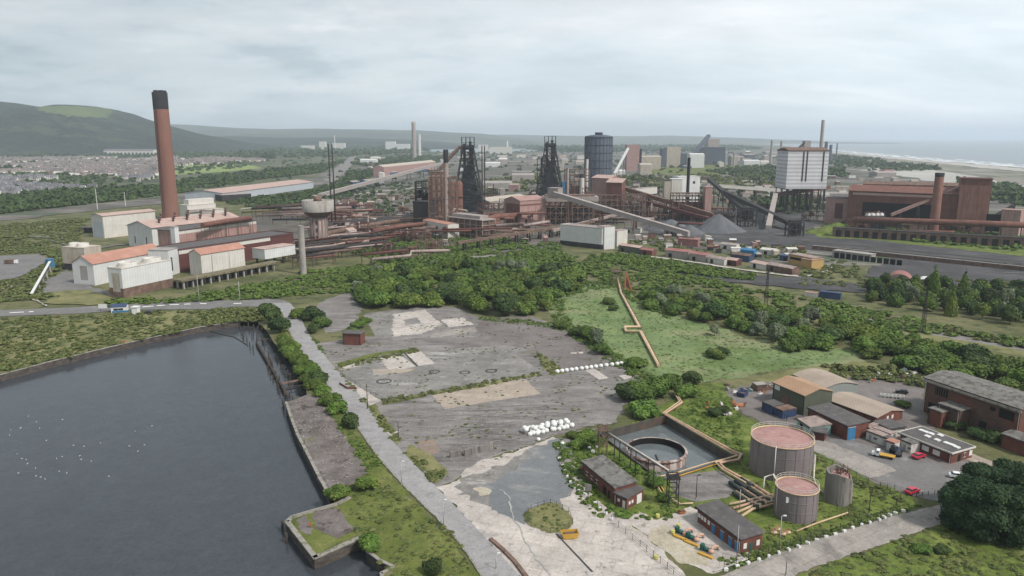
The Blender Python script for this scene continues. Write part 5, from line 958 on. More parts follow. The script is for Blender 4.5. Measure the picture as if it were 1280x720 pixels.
nissen('red arched hut in front of the black coal yard', (1106, 356), (1141, 359), 16, 7.5, 'red_roof'); nissen('white arched store beside the red one', (1143, 358), (1165, 360), 12, 5, 'white_cladding')

# ================================================================== far works and skyline
def faritem(lab, x0, x1, y, ytop, m, d=30, rt='flat', rm=None, rh=4, name='far_building', cat='factory building'):
    return building(name, lab, cat, (x0, y), (x1, y), d, HT(x0, y, ytop), m, rm or m, rt, rh, 0)
stack('chimney', 'far twin flued grey chimney on the skyline over the bay', 518, 200, 152, 9, 8, 'grey_gallery', ('raw_concrete', 12)); stack('chimney', 'slimmer pale stack touching the far grey chimney', 524.5, 196, 168, 8, 7, 'cream_cladding')
for x0, x1, y, yt, m, lab in [(399, 407, 188, 177, 'cream_cladding', 'far pale block left of the small stack'), (415, 431, 188, 179, 'cream_cladding', 'far pale works by the small stack'), (482, 494, 189, 177, 'white_cladding', 'far white power works block, left one'), (494, 512, 189, 180, 'white_cladding', 'far white power works block, right one'), (376, 392, 188, 182, 'cream_cladding', 'far low pale shed under the hills'),
    (598, 610, 190, 181, 'cream_cladding', 'far pale depot near the bay'), (612, 640, 192, 184, 'cream_cladding', 'far long pale shed right of the bay'), (450, 470, 206, 200, 'white_cladding', 'white roofed far shed by the motorway'), (463, 474, 202, 197, 'cream_cladding', 'small far shed behind the white roofed one'), (607, 625, 209, 204, 'white_cladding', 'pale low shed behind the thin masts'),
    (783, 799, 214, 181, 'dusty_pink', 'far pinkish tower block right of the dark gas holder'), (793, 826, 212, 196, 'stained_cream', 'far beige works behind the cream huts'), (827, 833, 209, 186, 'holder_blue', 'far dark blue block at the left of the beige silo'), (833, 850, 209, 184, 'stained_cream', 'far beige silo block'), (850, 861, 209, 192, 'holder_blue', 'far dark blue wing right of the beige silo'),
    (862, 880, 210, 193, 'white_cladding', 'far white gabled plant before the dark steel shop'), (872, 906, 206, 184, 'holder_blue', 'far dark blue steel shop'), (884, 898, 204, 174, 'grey_gallery', 'far grey tower on top of the dark steel shop'), (640, 668, 228, 219, 'grey_gallery', 'pale rolling shed behind the stock house'), (604, 640, 238, 229, 'raw_concrete', 'pale roofed shed between the two furnaces'),
    (930, 950, 206, 201, 'white_cladding', 'far white low building on the shore side'), (951, 962, 205, 202, 'cream_cladding', 'far cream low building on the shore side'), (1096, 1120, 222, 216, 'grey_gallery', 'far grey shed near the dunes'), (914, 922, 207, 196, 'raw_concrete', 'far small tower right of the steel shop'), (1108, 1117, 217, 214, 'red_roof', 'far bright red shed near the dunes'),
    (720, 735, 206, 202, 'stained_cream', 'far beige heap shed left of the gas holder'), (770, 782, 218, 214, 'white_cladding', 'far white frame shed beside the gas holder'), (800, 815, 222, 206, 'stained_cream', 'beige small works in front of the pinkish tower')]:
    faritem(lab, x0, x1, y, yt, m, 40, 'gable' if yt > 190 and m != 'holder_blue' else 'flat', None, 3)
for x, y, yt, r, m, lab in [(419, 190, 169, 3.5, 'white_cladding', 'small white far stack left of the grey chimney'), (800, 218, 186, 3.4, 'dark_steel', 'dark far stack before the pinkish tower'), (963, 206, 175, 4.6, 'raw_concrete', 'far grey stack, left one of the shore pair'), (975, 206, 176, 4.6, 'raw_concrete', 'far grey stack, right one of the shore pair'), (1024, 212, 150, 5.2, 'grey_gallery', 'tall thin stack behind the banded box holder'),
    (1031, 203, 177, 6.5, 'holder_blue', 'short far dark stack right of the tall thin one'), (1037, 203, 181, 6, 'holder_blue', 'shorter far dark stack near the sea'), (1045, 199, 179, 3, 'holder_blue', 'thin far stack nearest the surf line'), (634, 188, 176, 8, 'white_cladding', 'far white mast over the depot'), (917, 208, 192, 4, 'raw_concrete', 'short far stack by the small tower'), (690, 190, 181, 6, 'grey_gallery', 'far grey stub stack behind the second furnace'), (657, 197, 186, 3, 'grey_gallery', 'far thin stack between the furnaces')]:
    stack('stack', lab, x, y, yt, r, r * .85, m)
gallery('conveyor', 'far slanting gallery climbing to the dark steel shop', (858, 208, 8), (884, 206, 92), 12, 8, 'holder_blue', 2, 'holder_blue'); gallery('conveyor', 'far gallery rising to the hopper over the banded holder', (978, 214, 20), (1003, 214, 74), 8, 5, 'dark_steel', 2, 'dark_steel')
building('hopper', 'far hopper box over the banded box holder', 'hopper', (1003, 214), (1011, 214), 16, HT(1003, 214, 176), 'grey_gallery', 'grey_gallery', 'flat'); gallery('conveyor', 'far white slanting frame right of the dark gas holder', (768, 222, 6), (784, 220, 62), 5, 4, 'white_cladding', 2)
building('long_warehouse', 'very long pale warehouse with beige roof in the far scrub', 'warehouse', (279, 251), (392, 235), 62, 11, 'blue_grey_cladding', 'pink_roof', 'gable', 4, 1, front=row('door', 4, 4, 5, 0, 3, 8, 'dark_opening')); building('long_warehouse', 'low dark annex at the left end of the very long warehouse', 'warehouse', (256, 249), (278, 252), 44, 9, 'dark_steel', 'grey_gallery', 'flat')
building('rolling_shed', 'long brick coloured conveyor shed rising right behind the pipes', 'shed', (480, 221), (545, 212), 26, 22, 'dusty_pink', 'stained_cream', 'gable', 5); gallery('conveyor', 'long pale gallery rising from the scrub to the conveyor shed', (400, 250, 4), (560, 216, 26), 7, 5, 'grey_gallery', 8, 'dark_steel')
for i, (x, y, m, w) in enumerate([(441, 233, 'navy_paint', 9), (457, 231, 'blue_paint', 12), (470, 230, 'pale_green_cladding', 10), (520, 216, 'navy_paint', 14), (487, 220, 'navy_paint', 10)]): building('blue_shed', ['dark navy store left under the long gallery', 'blue sided store under the long gallery', 'pale green store right of the blue one', 'far blue store row behind the stoves', 'dark store with white door under the conveyor shed'][i], 'shed', (x, y), (x + w, y - .8), 16, 8, m, 'grey_gallery', 'gable', 2)
building('white_hall', 'large white civic building above the town roofs', 'building', (130, 195.5), (192, 195.5), 40, HT(130, 195.5, 188), 'cream_cladding', 'slate_roof', 'gable', 6, 1, front=row('window', 14, 8, 18.5, 4, 9, 14, 'dark_opening'))
for x, y, yt, lab in ((122, 262, 236, 'pale lamp mast in the grass left of the chimney'), (157, 258, 240, 'thin mast nearer the chimney in the grass')): stack('mast', lab, x, y, yt, .45, .3, 'white_cladding', cat='mast')

# clutter of the works: individual low sheds, tanks and pipes that fill the ground between the plants
rc = random.Random(21); SH = []
def clutter(poly, n, sz, hs, mats, phrase, group, name='outbuilding', seed=1):
    P = darts(poly, sz * 2.1, n, (), None, seed); P.sort(key=lambda p: PX((p[0], p[1], 0))[0]); r = random.Random(seed)
    for i, (x, y) in enumerate(P):
        w, d, h = sz * r.uniform(.5, 1.5), sz * r.uniform(.4, .9), hs * r.uniform(.5, 1.5); a = r.choice((0.05, -.25, 1.45, .1)); m = r.choice(mats)
        building(name, phrase % nth(i), 'outbuilding', Vector((x, y, 0)), (a, w), d, h, m, r.choice(mats + ['pinkish_concrete', 'grey_gallery']), r.choice(('gable', 'flat', 'mono')), h * .25, .2, group=group)
IM = ['rust_brown', 'grey_gallery', 'rust_red', 'dusty_pink', 'dark_steel', 'stained_cream']
CL = [([(385, 250), (520, 244), (530, 268), (400, 280)], 34, 9, 5, IM, 'low rusty outbuilding between warehouse and furnaces, %s from left', 'outbuildings left of the furnaces', 2),
      ([(395, 284), (520, 272), (530, 290), (470, 302), (400, 306)], 22, 8, 6, IM, 'rusty plant hut among the pipe runs, %s from left', 'plant huts among the pipe runs', 3),
      ([(600, 240), (720, 222), (740, 240), (620, 262)], 22, 12, 8, IM, 'brown plant shed behind the furnaces, %s from left', 'plant sheds behind the furnaces', 4),
      ([(560, 286), (650, 288), (690, 292), (690, 304), (600, 306)], 18, 6, 4, IM, 'small plant hut before the stock house, %s from left', 'plant huts before the stock house', 5),
      ([(760, 236), (880, 226), (960, 236), (960, 252), (800, 262)], 24, 12, 6, IM, 'brown plant shed around the coal towers, %s from left', 'plant sheds round the coal towers', 6),
      ([(790, 296), (900, 302), (1010, 316), (990, 328), (900, 318), (800, 308)], 34, 6, 3, IM + ['cream_cladding', 'white_cladding'], 'small hut or container in the workshop village, %s from left', 'huts of the workshop village', 7),
      ([(620, 196), (960, 192), (1000, 206), (760, 216), (620, 214)], 60, 34, 12, ['grey_gallery', 'stained_cream', 'holder_blue', 'cream_cladding', 'raw_concrete'], 'far grey works shed near the skyline, %s from left', 'far works sheds near the skyline', 8),
      ([(900, 226), (1050, 222), (1180, 222), (1190, 236), (1040, 244), (960, 244)], 26, 14, 5, ['grey_gallery', 'stained_cream', 'rust_brown', 'cream_cladding'], 'pale shed on the flat ground behind the sinter plant, %s from left', 'sheds behind the sinter plant', 9),
      ([(430, 200), (600, 192), (620, 212), (560, 226), (440, 226)], 34, 20, 7, ['grey_gallery', 'cream_cladding', 'white_cladding', 'rust_brown'], 'far pale shed left of the furnaces, %s from left', 'far sheds left of the furnaces', 10)]
for pl, n, sz, hs, ms, ph, gr, sd in CL: clutter(pl, n, sz, hs, ms, ph, gr, seed=sd)

# pipe runs, racks and gantries that knot the plants together
def runs(n, x0, x1, y0, y1, ln, slope, zr, rr, mats, phrase, group, seed, legs=12):
    r = random.Random(seed); S = sorted([(r.uniform(x0, x1), r.uniform(y0, y1)) for _ in range(n)])
    for i, (x, y) in enumerate(S):
        l = r.uniform(*ln); z = r.uniform(*zr); s = slope + r.uniform(-.03, .03); P = [(x, y, z), (x + l * .5, y + l * .5 * s, z)]
        P += [(x + l * .5 + 1, y + l * .5 * s + r.choice((-2, 2)), z + r.choice((0, 2))), (x + l, y + l * s, z + 1)] if r.random() < .5 else [(x + l, y + l * s, z)]
        rt = pipe(phrase % nth(i), P, r.uniform(*rr), r.choice(mats), legs=legs, group=group)
def racks(n, x0, x1, y0, y1, sz, hs, phrase, group, seed, mats=('dark_steel', 'rust_brown', 'maroon_cladding')):
    r = random.Random(seed); S = sorted([(r.uniform(x0, x1), r.uniform(y0, y1)) for _ in range(n)])
    for i, (x, y) in enumerate(S):
        rt = thing('pipe_rack', phrase % nth(i), 'pipe rack', G(x, y), r.uniform(-.15, .15), group); w, d, h = r.uniform(*sz), r.uniform(4, 9), r.uniform(*hs); b = MB(); framework(b, 0, 0, w, d, 0, h, max(1, int(w / 6)), 1, max(1, int(h / 5)), .55); b.build('rack_frame', MT[r.choice(mats)], rt)
        c = MB(); [c.box(q := r.uniform(0, w - 3), 1, zz := r.uniform(0, h * .7), q + r.uniform(2, 5), d - 1, zz + r.uniform(2, 5)) for _ in range(4)]; c.build('plant_box', MT[r.choice(('dark_steel', 'rust_red', 'rust_brown', 'grey_gallery'))], rt)['kind'] = 'stuff'
        if r.random() < .4: MB().cyl(w * .5, d * .5, 0, h * r.uniform(1.1, 1.7), .9, .8, 10).build('vent_pipe', MT[r.choice(('grey_gallery', 'dark_steel', 'pinkish_concrete'))], rt)
RP = ['rust_brown', 'rust_brown', 'rust_red', 'pinkish_concrete', 'dark_steel', 'maroon_cladding']
runs(22, 372, 470, 284, 334, (40, 110), -.09, (4, 9), (.5, 1.3), RP, 'rusty pipe run between water tower and white shed, %s from left', 'pipe runs right of the water tower', 71)
runs(14, 340, 384, 312, 338, (50, 120), -.12, (6, 10), (.6, 1.4), RP, 'rusty pipe run behind the concrete stack, %s from left', 'pipe runs behind the concrete stack', 72, 10)
runs(16, 290, 400, 268, 284, (50, 120), -.03, (5, 10), (.6, 1.5), RP, 'rusty pipe run behind the water tower, %s from left', 'pipe runs behind the water tower', 73)
runs(16, 500, 620, 274, 304, (30, 90), -.04, (5, 14), (.6, 1.6), RP, 'rusty pipe run at the foot of the first furnace, %s from left', 'pipe runs at the first furnace', 74)
runs(16, 600, 840, 262, 296, (30, 90), .02, (4, 12), (.5, 1.3), RP, 'rusty pipe run under the conveyors, %s from left', 'pipe runs under the conveyors', 75)
runs(8, 1060, 1240, 286, 300, (30, 80), .05, (4, 10), (.8, 1.6), ['rust_red', 'maroon_cladding', 'rust_brown'], 'rusty pipe at the foot of the sinter hall, %s from left', 'pipes at the sinter hall', 76)
racks(16, 386, 520, 262, 300, (10, 30), (6, 13), 'rusty pipe rack left of the hot stoves, %s from left', 'pipe racks left of the hot stoves', 81)
racks(8, 440, 540, 300, 322, (8, 22), (6, 11), 'dark pipe rack in the scrub behind the wood, %s from left', 'pipe racks behind the wood', 82)
racks(12, 596, 676, 244, 276, (10, 26), (8, 20), 'dark plant rack right of the first furnace, %s from left', 'plant racks right of the first furnace', 83)
racks(12, 700, 840, 236, 280, (12, 30), (8, 24), 'dark plant rack right of the second furnace, %s from left', 'plant racks right of the second furnace', 84)
racks(9, 1040, 1230, 270, 296, (12, 30), (8, 22), 'rusty plant rack along the sinter hall, %s from left', 'plant racks at the sinter hall', 85, ('rust_brown', 'maroon_cladding', 'rust_red'))
racks(10, 880, 1030, 240, 284, (12, 26), (6, 16), 'dark plant rack round the coal heaps, %s from left', 'plant racks round the coal heaps', 86)
# ================================================================== tank compound
mat('tank_steel', [(0.161, 0.1372, 0.1428), (0.217, 0.189, 0.1932)], 0.25, 7, 0.75, sc3=(1, 1, 0.3), extra=[((0.10, 0.05, 0.045), 0.9, (1.5, 1.5, 0.06), 0.56, 0.66, 0.7), ((0.20, 0.18, 0.175), 0.5, (1.5, 1.5, 0.12), 0.6, 0.72, 0.5)])
mat('tank_top', [(0.30, 0.165, 0.155), (0.39, 0.235, 0.215)], 0.35, 8, 0.9, extra=[((0.20, 0.12, 0.11), 0.5, (1, 1, 1), 0.52, 0.64, 0.6), ((0.42, 0.33, 0.29), 0.6, (1, 1, 1), 0.60, 0.70, 0.6)])
mat('cream_pipe', [(0.46, 0.33, 0.20), (0.56, 0.43, 0.29)], 0.6, 6, 0.7, extra=[((0.30, 0.15, 0.10), 0.8, (1, 1, 1), 0.54, 0.66, 0.6)])
mat('salmon_pipe', [(0.47, 0.28, 0.20), (0.56, 0.37, 0.28)], 0.6, 6, 0.7, extra=[((0.25, 0.13, 0.10), 0.8, (1, 1, 1), 0.56, 0.66, 0.6)])
mat('ruin_concrete', [(0.15, 0.135, 0.125), (0.26, 0.24, 0.225)], 0.3, 9, 0.95, 0.4, 2, sc3=(1, 1, .3), extra=[((0.075, 0.07, 0.055), 0.6, (1.3, 1.3, .15), 0.50, 0.62, 0.8)])
mat('basin_wall', [(0.055, 0.05, 0.045), (0.095, 0.085, 0.075)], 0.3, 8, 0.95, extra=[((0.13, 0.07, 0.05), 0.2, (1, 1, 1), 0.55, 0.65, 0.6)])
mat('clarifier_wall', [(0.30, 0.25, 0.23), (0.44, 0.39, 0.36)], 0.3, 8, 0.9, sc3=(1, 1, .2), extra=[((0.13, 0.06, 0.045), 0.5, (1.4, 1.4, .15), 0.46, 0.58, 0.9)])
mat('car_red', [(0.48, 0.02, 0.05)], 1, 2, 0.3, spec=0.6); mat('car_white', [(0.70, 0.71, 0.72)], 1, 2, 0.3, spec=0.6); mat('car_black', [(0.02, 0.02, 0.025)], 1, 2, 0.3, spec=0.6)
mat('rubber', [(0.02, 0.02, 0.02)], 1, 2, 0.9); mat('sack_white', [(0.62, 0.62, 0.60), (0.74, 0.74, 0.72)], 2, 4, 0.85); mat('dark_pipe', [(0.02, 0.03, 0.03), (0.04, 0.05, 0.05)], .5, 4, .6)
mat('cabin_white', [(0.48, 0.46, 0.43), (0.60, 0.58, 0.55)], 0.4, 6, 0.75, extra=[((0.30, 0.21, 0.17), 0.7, (1.3, 1.3, .3), 0.54, 0.68, 0.6)])
mat('timber', [(0.035, 0.028, 0.024), (0.07, 0.055, 0.045)], 1, 5, .95, sc3=(1, 1, .3)); mat('orange_rust', [(0.30, 0.11, 0.05), (0.38, 0.16, 0.08)], .6, 5, .9); mat('teal_paint', [(0.16, 0.27, 0.25), (0.22, 0.33, 0.31)], .5, 5, .7); mat('green_pump', [(0.02, 0.09, 0.075)], 1, 2, .6); mat('bin_yellow', [(0.42, 0.38, 0.10), (0.5, 0.45, .16)], 1, 3, .6)

def foot(cxp, fy, R):
    p = G(cxp, fy); d = Vector((p.x, p.y, 0)).normalized(); return p + d * R
def px_m(x, y): p = G(x, y); return (p.y * CP + 90 * SP) / FPX
def tank(label, x, fy, wpx, ytop, n=48, rail=True, sheets=2):
    R = wpx / 2 * px_m(x, fy) * 1.02; p = foot(x, fy, R); h = HT(x, fy, ytop); r_ = thing('storage_tank', label, 'storage tank', p)
    s = MB().lathe([(R, -.3), (R, h)], n=n).build('shell', MT['tank_steel'], r_); MB().lathe([(R * .985, h - .35), (R * .5, h - .12), (.05, h + .05)], n=n).build('roof', MT['tank_top'], r_)
    for i in range(n // 3):
        a = 6.2832 * i / (n // 3) + .1; MB().beam((R * 1.003 * math.cos(a), R * 1.003 * math.sin(a), 0), (R * 1.003 * math.cos(a), R * 1.003 * math.sin(a), h), .10, .06).build('seam', MT['tank_steel'], s)
    for k in range(1, sheets + 1): MB().lathe([(R + .004, h * k / (sheets + 1)), (R + .05, h * k / (sheets + 1) + .02), (R + .05, h * k / (sheets + 1) + .14), (R + .004, h * k / (sheets + 1) + .16)], n=n).build('seam_ring', MT['tank_steel'], s)
    MB().lathe([(R + .01, h - .25), (R + .18, h - .2), (R + .18, h + .02), (R - .1, h + .02), (R - .1, h - .3)], n=n).build('rim', MT['cream_pipe'], r_)
    if rail:
        b = MB(); m = n // 2
        for z in (h + .55, h + 1.1): b.tube([(R * math.cos(6.2832 * i / n), R * math.sin(6.2832 * i / n), z) for i in range(n + 1)], .045, 5)
        for i in range(m): a = 6.2832 * i / m; b.beam((R * math.cos(a), R * math.sin(a), h), (R * math.cos(a), R * math.sin(a), h + 1.1), .06)
        b.build('handrail', MT['cream_cladding'], r_)
    return r_, R, h
t1, R1, h1 = tank('largest round storage tank with pink rusty top', 973.5, 603, 75, 560, 60)
MB().tube([(-R1 * .52, -R1 * .86 - .15, .1), (-R1 * .52, -R1 * .86 - .15, h1 + .3)], .12, 8).build('downpipe', MT['white_frame'], t1)
t2, R2, h2 = tank('smaller round storage tank with pale rubble on its pink top', 992.5, 655, 51, 618, 48)
MB().tube([(-R2 * .985, -.6, .1), (-R2 * 1.01, -.6, h2 + .6)], .08, 8).build('downpipe', MT['white_frame'], t2); MB().box(-R2 * .78, -R2 * .76, h2 * .66, -R2 * .60, -R2 * .70, h2 * .84).build('sign_plate', MT['white_frame'], t2)
# broken concrete silo
R3 = 16.5 * px_m(1046, 632); p = foot(1046, 633, R3); h3 = HT(1046, 633, 595); r_ = thing('concrete_silo', 'ruined grey concrete silo with slanting broken top', 'silo', p); n = 28; v = []; f = []
def silo_top(a): return h3 * (1 + .03 * math.sin(a * 5)) - max(0, math.cos(a + .35)) ** 3 * h3 * .38
for ring, (rr, zf) in enumerate(((R3, None), (R3, 1), (R3 * .86, 1), (R3 * .86, None))):
    for i in range(n): a = 6.2832 * i / n; v.append((rr * math.cos(a), rr * math.sin(a), (-.3 if ring == 0 else h3 * .5) if zf is None else silo_top(a)))
for k in range(3):
    for i in range(n): f.append((k * n + i, k * n + (i + 1) % n, (k + 1) * n + (i + 1) % n, (k + 1) * n + i))
MB().add(v, f).build('shell', MT['ruin_concrete'], r_); MB().cyl(0, 0, h3 * .5, h3 * .9, R3 * .85, R3 * .6, 20).build('rubble_fill', MT['tank_top'], r_)
rs = random.Random(3); d_ = MB()
for i in range(26): a = rs.random() * 6.28; q = rs.random() * R3 * .8; d_.beam((q * math.cos(a), q * math.sin(a), h3 * .85), (q * math.cos(a) + rs.uniform(-1, 1), q * math.sin(a) + rs.uniform(-1, 1), h3 * rs.uniform(1.0, 1.14)), .12)
d_.build('bent_bars', MT['rust_red'], r_)

# settling basin, sunk below the ground
def wallrun(root, name, pts, t, z0, z1, m):
    for a, c in zip(pts[:-1], pts[1:]):
        b = MB(); d = (c - a).normalized(); nn = Vector((-d.y, d.x, 0)) * t; q = [a - d * .0, c + d * .0, c + nn, a + nn]
        b.add([(x.x, x.y, z0) for x in q] + [(x.x, x.y, z1) for x in q], [(0, 3, 2, 1), (4, 5, 6, 7), (0, 1, 5, 4), (1, 2, 6, 5), (2, 3, 7, 6), (3, 0, 4, 7)]); b.build(name, MT[m], root)
o = PIT[0].copy(); r_ = thing('settling_basin', 'sunken rectangular basin with dark walls and still water', 'basin', o); Q = [p - o for p in PIT]
for i in range(4): wallrun(r_, 'basin_wall', [Q[i], Q[(i + 1) % 4]], (-.5, -.5, -.5, -.5)[i], -3.6, .75, 'basin_wall')
b = MB(); b.add([(q.x, q.y, -2.0) for q in Q], [(0, 1, 2, 3)]); b.build('water', MT['tank_water'], r_)
c0 = G(820, 561, 1.0); Rc = 37.5 * px_m(820, 567) ; r_ = thing('settling_tank', 'round rust streaked settling tank half full of water', 'tank', (c0.x, c0.y, 0))
MB().lathe([(Rc, -3.4), (Rc, 1.0), (Rc - .45, 1.0), (Rc - .45, .5)], n=56).build('wall', MT['clarifier_wall'], r_); MB().lathe([(Rc + .01, .45), (Rc + .3, .45), (Rc + .3, .8), (Rc + .01, .8)], n=56).build('rim_ring', MT['clarifier_wall'], r_)
b = MB(); b.add([((Rc - .46) * math.cos(6.2832 * i / 56), (Rc - .46) * math.sin(6.2832 * i / 56), -1.0) for i in range(56)], [tuple(range(56))]); b.build('water', MT['tank_water'], r_)
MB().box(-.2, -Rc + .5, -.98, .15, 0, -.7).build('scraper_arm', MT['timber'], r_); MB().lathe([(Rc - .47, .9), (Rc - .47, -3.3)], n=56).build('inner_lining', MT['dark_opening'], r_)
# pipe bridge over the basin with its towers
def post_tower(label, x, y, w, ytop, m='dark_steel', nz=3, deck=True):
    p = G(x, y); h = HT(x, y, ytop); r = thing('steel_tower', label, 'steel tower', p); b = MB(); framework(b, -w / 2, -w / 2, w / 2, w / 2, 0, h, 1, 1, nz, .22); b.build('tower_frame', MT[m], r)
    if deck: MB().box(-w * .65, -w * .65, h * .9, w * .65, w * .65, h * .9 + .18).build('platform', MT[m], r); rl = MB(); framework(rl, -w * .6, -w * .6, w * .6, w * .6, h * .9 + .18, h * .9 + 1.2, 2, 2, 1, .06, False); rl.build('guard_rail', MT[m], r)
    return r
post_tower('dark steel tower at the lower end of the pipe bridge', 840, 632, 2.4, 593); post_tower('rusty steel tower at the upper end of the pipe bridge', 753, 568, 2.4, 533, 'rust_brown')
A, B_ = G(755, 566), G(834, 628); pb = thing('pipe_bridge', 'thin white pipe bridge crossing above the round settling tank', 'pipe bridge', A); za, zb = HT(755, 566, 538), HT(834, 628, 588); q = B_ - A
MB().tube([(0, 0, za), (q.x, q.y, zb)], .22, 8).build('tube', MT['cream_cladding'], pb); tr = MB(); tr.beam((0, .4, za - .5), (q.x, q.y + .4, zb - .5), .12); tr.beam((0, -.4, za - .5), (q.x, q.y - .4, zb - .5), .12)
for i in range(20): t = i / 20; s = (i + 1) / 20; tr.beam(q * t + Vector((0, 0, za + (zb - za) * t - .5 * (i % 2))), q * s + Vector((0, 0, za + (zb - za) * s - .5 * ((i + 1) % 2))), .08)
tr.build('truss', MT['rust_brown'], pb)
for t in (.18, .27, .45, .53, .72, .80): p = q * t; z = za + (zb - za) * t; MB().beam((p.x, p.y, -.1 if not .3 < t < .6 else -2.5), (p.x, p.y, z - .45), .24).build('support_post', MT['dark_steel'], pb)

# raised cream pipes
def pline(label, pts, r, m='cream_pipe', z=0.9, legs=6, n=8, off=0.0, name='pipe', fl=4.0): return pipe(label, [(x, y, z) if len(t) == 0 else (x, y, t[0]) for x, y, *t in pts], r, m, legs=legs, n=n, name=name, lm='timber', flange=fl, legw=.15)
pline('cream pipe zigzagging down across the reed bed', [(772, 350), (776, 368), (799, 411), (780, 411), (783, 417), (801, 417), (823, 460)], .62, z=1.0, legs=9, fl=9)
pline('thin dark pipe along the cream one in the reed bed', [(774, 350), (779, 368), (802, 411), (804, 417), (826, 459)], .2, 'rust_brown', z=.8, legs=0, fl=0)
pline('salmon pipe bending round the basin corner and down its wall', [(844, 494), (852, 507), (831, 521), (917, 569), (926, 572), (923, 579), (899, 583), (905, 590), (936, 607)], .36, 'salmon_pipe', z=1.1, legs=6)
pline('second cream pipe tight beside the salmon one', [(842, 495), (849, 506), (828, 521), (914, 571), (922, 574), (894, 583), (903, 592), (932, 609)], .22, 'cream_pipe', z=1.25, legs=0)
pline('yellowish pipe along the lower basin wall', [(915, 574), (880, 583), (842, 595), (816, 600), (826, 618), (850, 633), (866, 632)], .2, 'cream_pipe', z=.7, legs=4)
pline('second yellowish pipe outside the lower basin wall', [(912, 577), (878, 587), (845, 598), (822, 603), (830, 616)], .2, 'yellow_paint', z=.45, legs=4)
mfn = ['first', 'second', 'third', 'fourth', 'fifth', 'sixth', 'seventh', 'eighth']
for i in range(7):
    t = i / 6.; x0, y0 = 937 - 21 * t, 606 + 13 * t; dx, dy = 30, 21
    pline('%s of seven parallel pipes of the manifold beside the small tank' % mfn[i], [(x0, y0, .7), (x0 + dx * .85, y0 + dy * .78, .7), (x0 + dx, y0 + dy * .92, 1.3), (x0 + dx + 1, y0 + dy, .5)], .30 if i % 2 else .42, ('salmon_pipe', 'cream_pipe', 'dark_pipe', 'salmon_pipe', 'dark_pipe', 'cream_pipe', 'dark_pipe')[i], legs=5, fl=2.0)
for i in range(3): pline('fat black pipe stub left of the manifold, %s one' % mfn[i], [(912 + i * 7, 607 - i * 2.5, .9), (926 + i * 7, 616 - i * 2.5, .9)], .62, 'dark_pipe', legs=4, fl=2.4)
for i in range(4): pline('cream pipe leading left from the small tank, %s from the back' % mfn[i], [(911 + i * 5, 634 + i * 5.2), (940, 628 + i * 4), (966, 622 + i * 4)], .34, ('cream_pipe', 'salmon_pipe', 'cream_pipe', 'cream_pipe')[i], z=.8, legs=5)
pline('pale pipe elbow rising between the two tanks', [(954, 612, .4), (955, 607, 2.4), (966, 603, 2.4), (976, 622, 2.4)], .18, 'cream_cladding', legs=0, fl=0)
pline('pale pipe behind the small tank to the silo', [(1012, 590, .5), (1017, 588, 4.6), (1017, 600, .4), (1022, 612, .4), (1030, 618, .4)], .16, 'cream_cladding', legs=0, fl=0)
pline('cream pipe along the compound edge right of the small tank', [(995, 666, .4), (1020, 656, .4), (1060, 643, .5)], .2, 'cream_pipe', legs=5, fl=3)
pline('thin pipe along the kerb from pump house to gate', [(892, 716, .3), (935, 700, .3)], .16, 'cream_cladding', legs=5)
for i, (x, y) in enumerate([(967, 668), (972, 664), (978, 670), (984, 668)]): p = G(x, y); r_ = thing('valve', 'rusty valve wheel assembly below the small tank, %s one' % mfn[i], 'valve', p); MB().cyl(0, 0, 0, 1.0, .3, .3, 10).build('valve_body', MT['salmon_pipe'], r_); MB().tube([(-.7, 0, .5), (.7, 0, .5)], .35, 10).build('pipe_stub', MT['cream_pipe'], r_); MB().lathe([(.5, 1.2), (.5, 1.28), (.42, 1.28), (.42, 1.2)], n=14).build('wheel', MT['orange_rust'], r_)
p = G(1020, 663)
# structures at the head of the reed bed pipe
post_tower('grey lattice tower at the head of the reed bed pipe', 770, 357, 4.5, 337, 'rust_brown', 3)
r_ = thing('sluice_frame', 'bright red triangular frame beside the grey lattice tower', 'steel frame', G(785, 365)); hh = HT(785, 365, 340); b = MB(); b.beam((-1.5, 0, hh), (2.5, 0, 0), .9); b.beam((-1.5, 0, hh), (-2.0, 0, 3), .8); b.beam((-2, 0, 3), (2.5, 0, 0), .6); b.build('frame', MT['orange_rust'], r_); MB().box(-1.2, -.3, 3, .6, .3, hh * .8).build('gate', MT['maroon_cladding'], r_)

# ================================================================== brick and steel buildings nearby
def win(n, u0, du, z, w, h): return row('window', n, u0, du, z, w, h)
building('brick_shed', 'old red brick shed with patchy lichen roof', 'shed', (728, 595), (768, 629), 6.2, HT(768, 629, 610), 'brick_wall', 'lichen_roof', 'mono', .5, .35, front=win(3, 2.0, 2.6, 1.4, 1.1, .9) + [('door', 11.0, 0, 1.6, 2.3, 'dark_opening'), ('door', 13.4, 0, .9, 2.2, 'dark_opening')])
building('brick_shed', 'low red brick store with white door and small white windows', 'shed', (768, 630), (783, 637), 6.6, 2.9, 'brick_wall', 'tar_roof', 'mono', .4, .3, front=[('window', 1.0, 1.2, .7, .8, 'white_frame'), ('door', 2.6, 0, .8, 2.1, 'white_frame')], right=[('window', .8, 1.0, .7, .8, 'white_frame'), ('window', 1.9, 1.0, .7, .8, 'white_frame'), ('door', 4.0, 0, 1.9, 2.5, 'white_frame')])
r_ = thing('lean_to', 'collapsed dark lean-to left of the old brick shed', 'shelter', G(724, 592), -.5); MB().box(0, 0, 1.6, 3.6, 3.0, 1.75).build('roof', MT['rust_brown'], r_); b = MB(); framework(b, .1, .1, 3.5, 2.9, 0, 1.6, 1, 1, 1, .14); b.build('frame', MT['maroon_cladding'], r_)
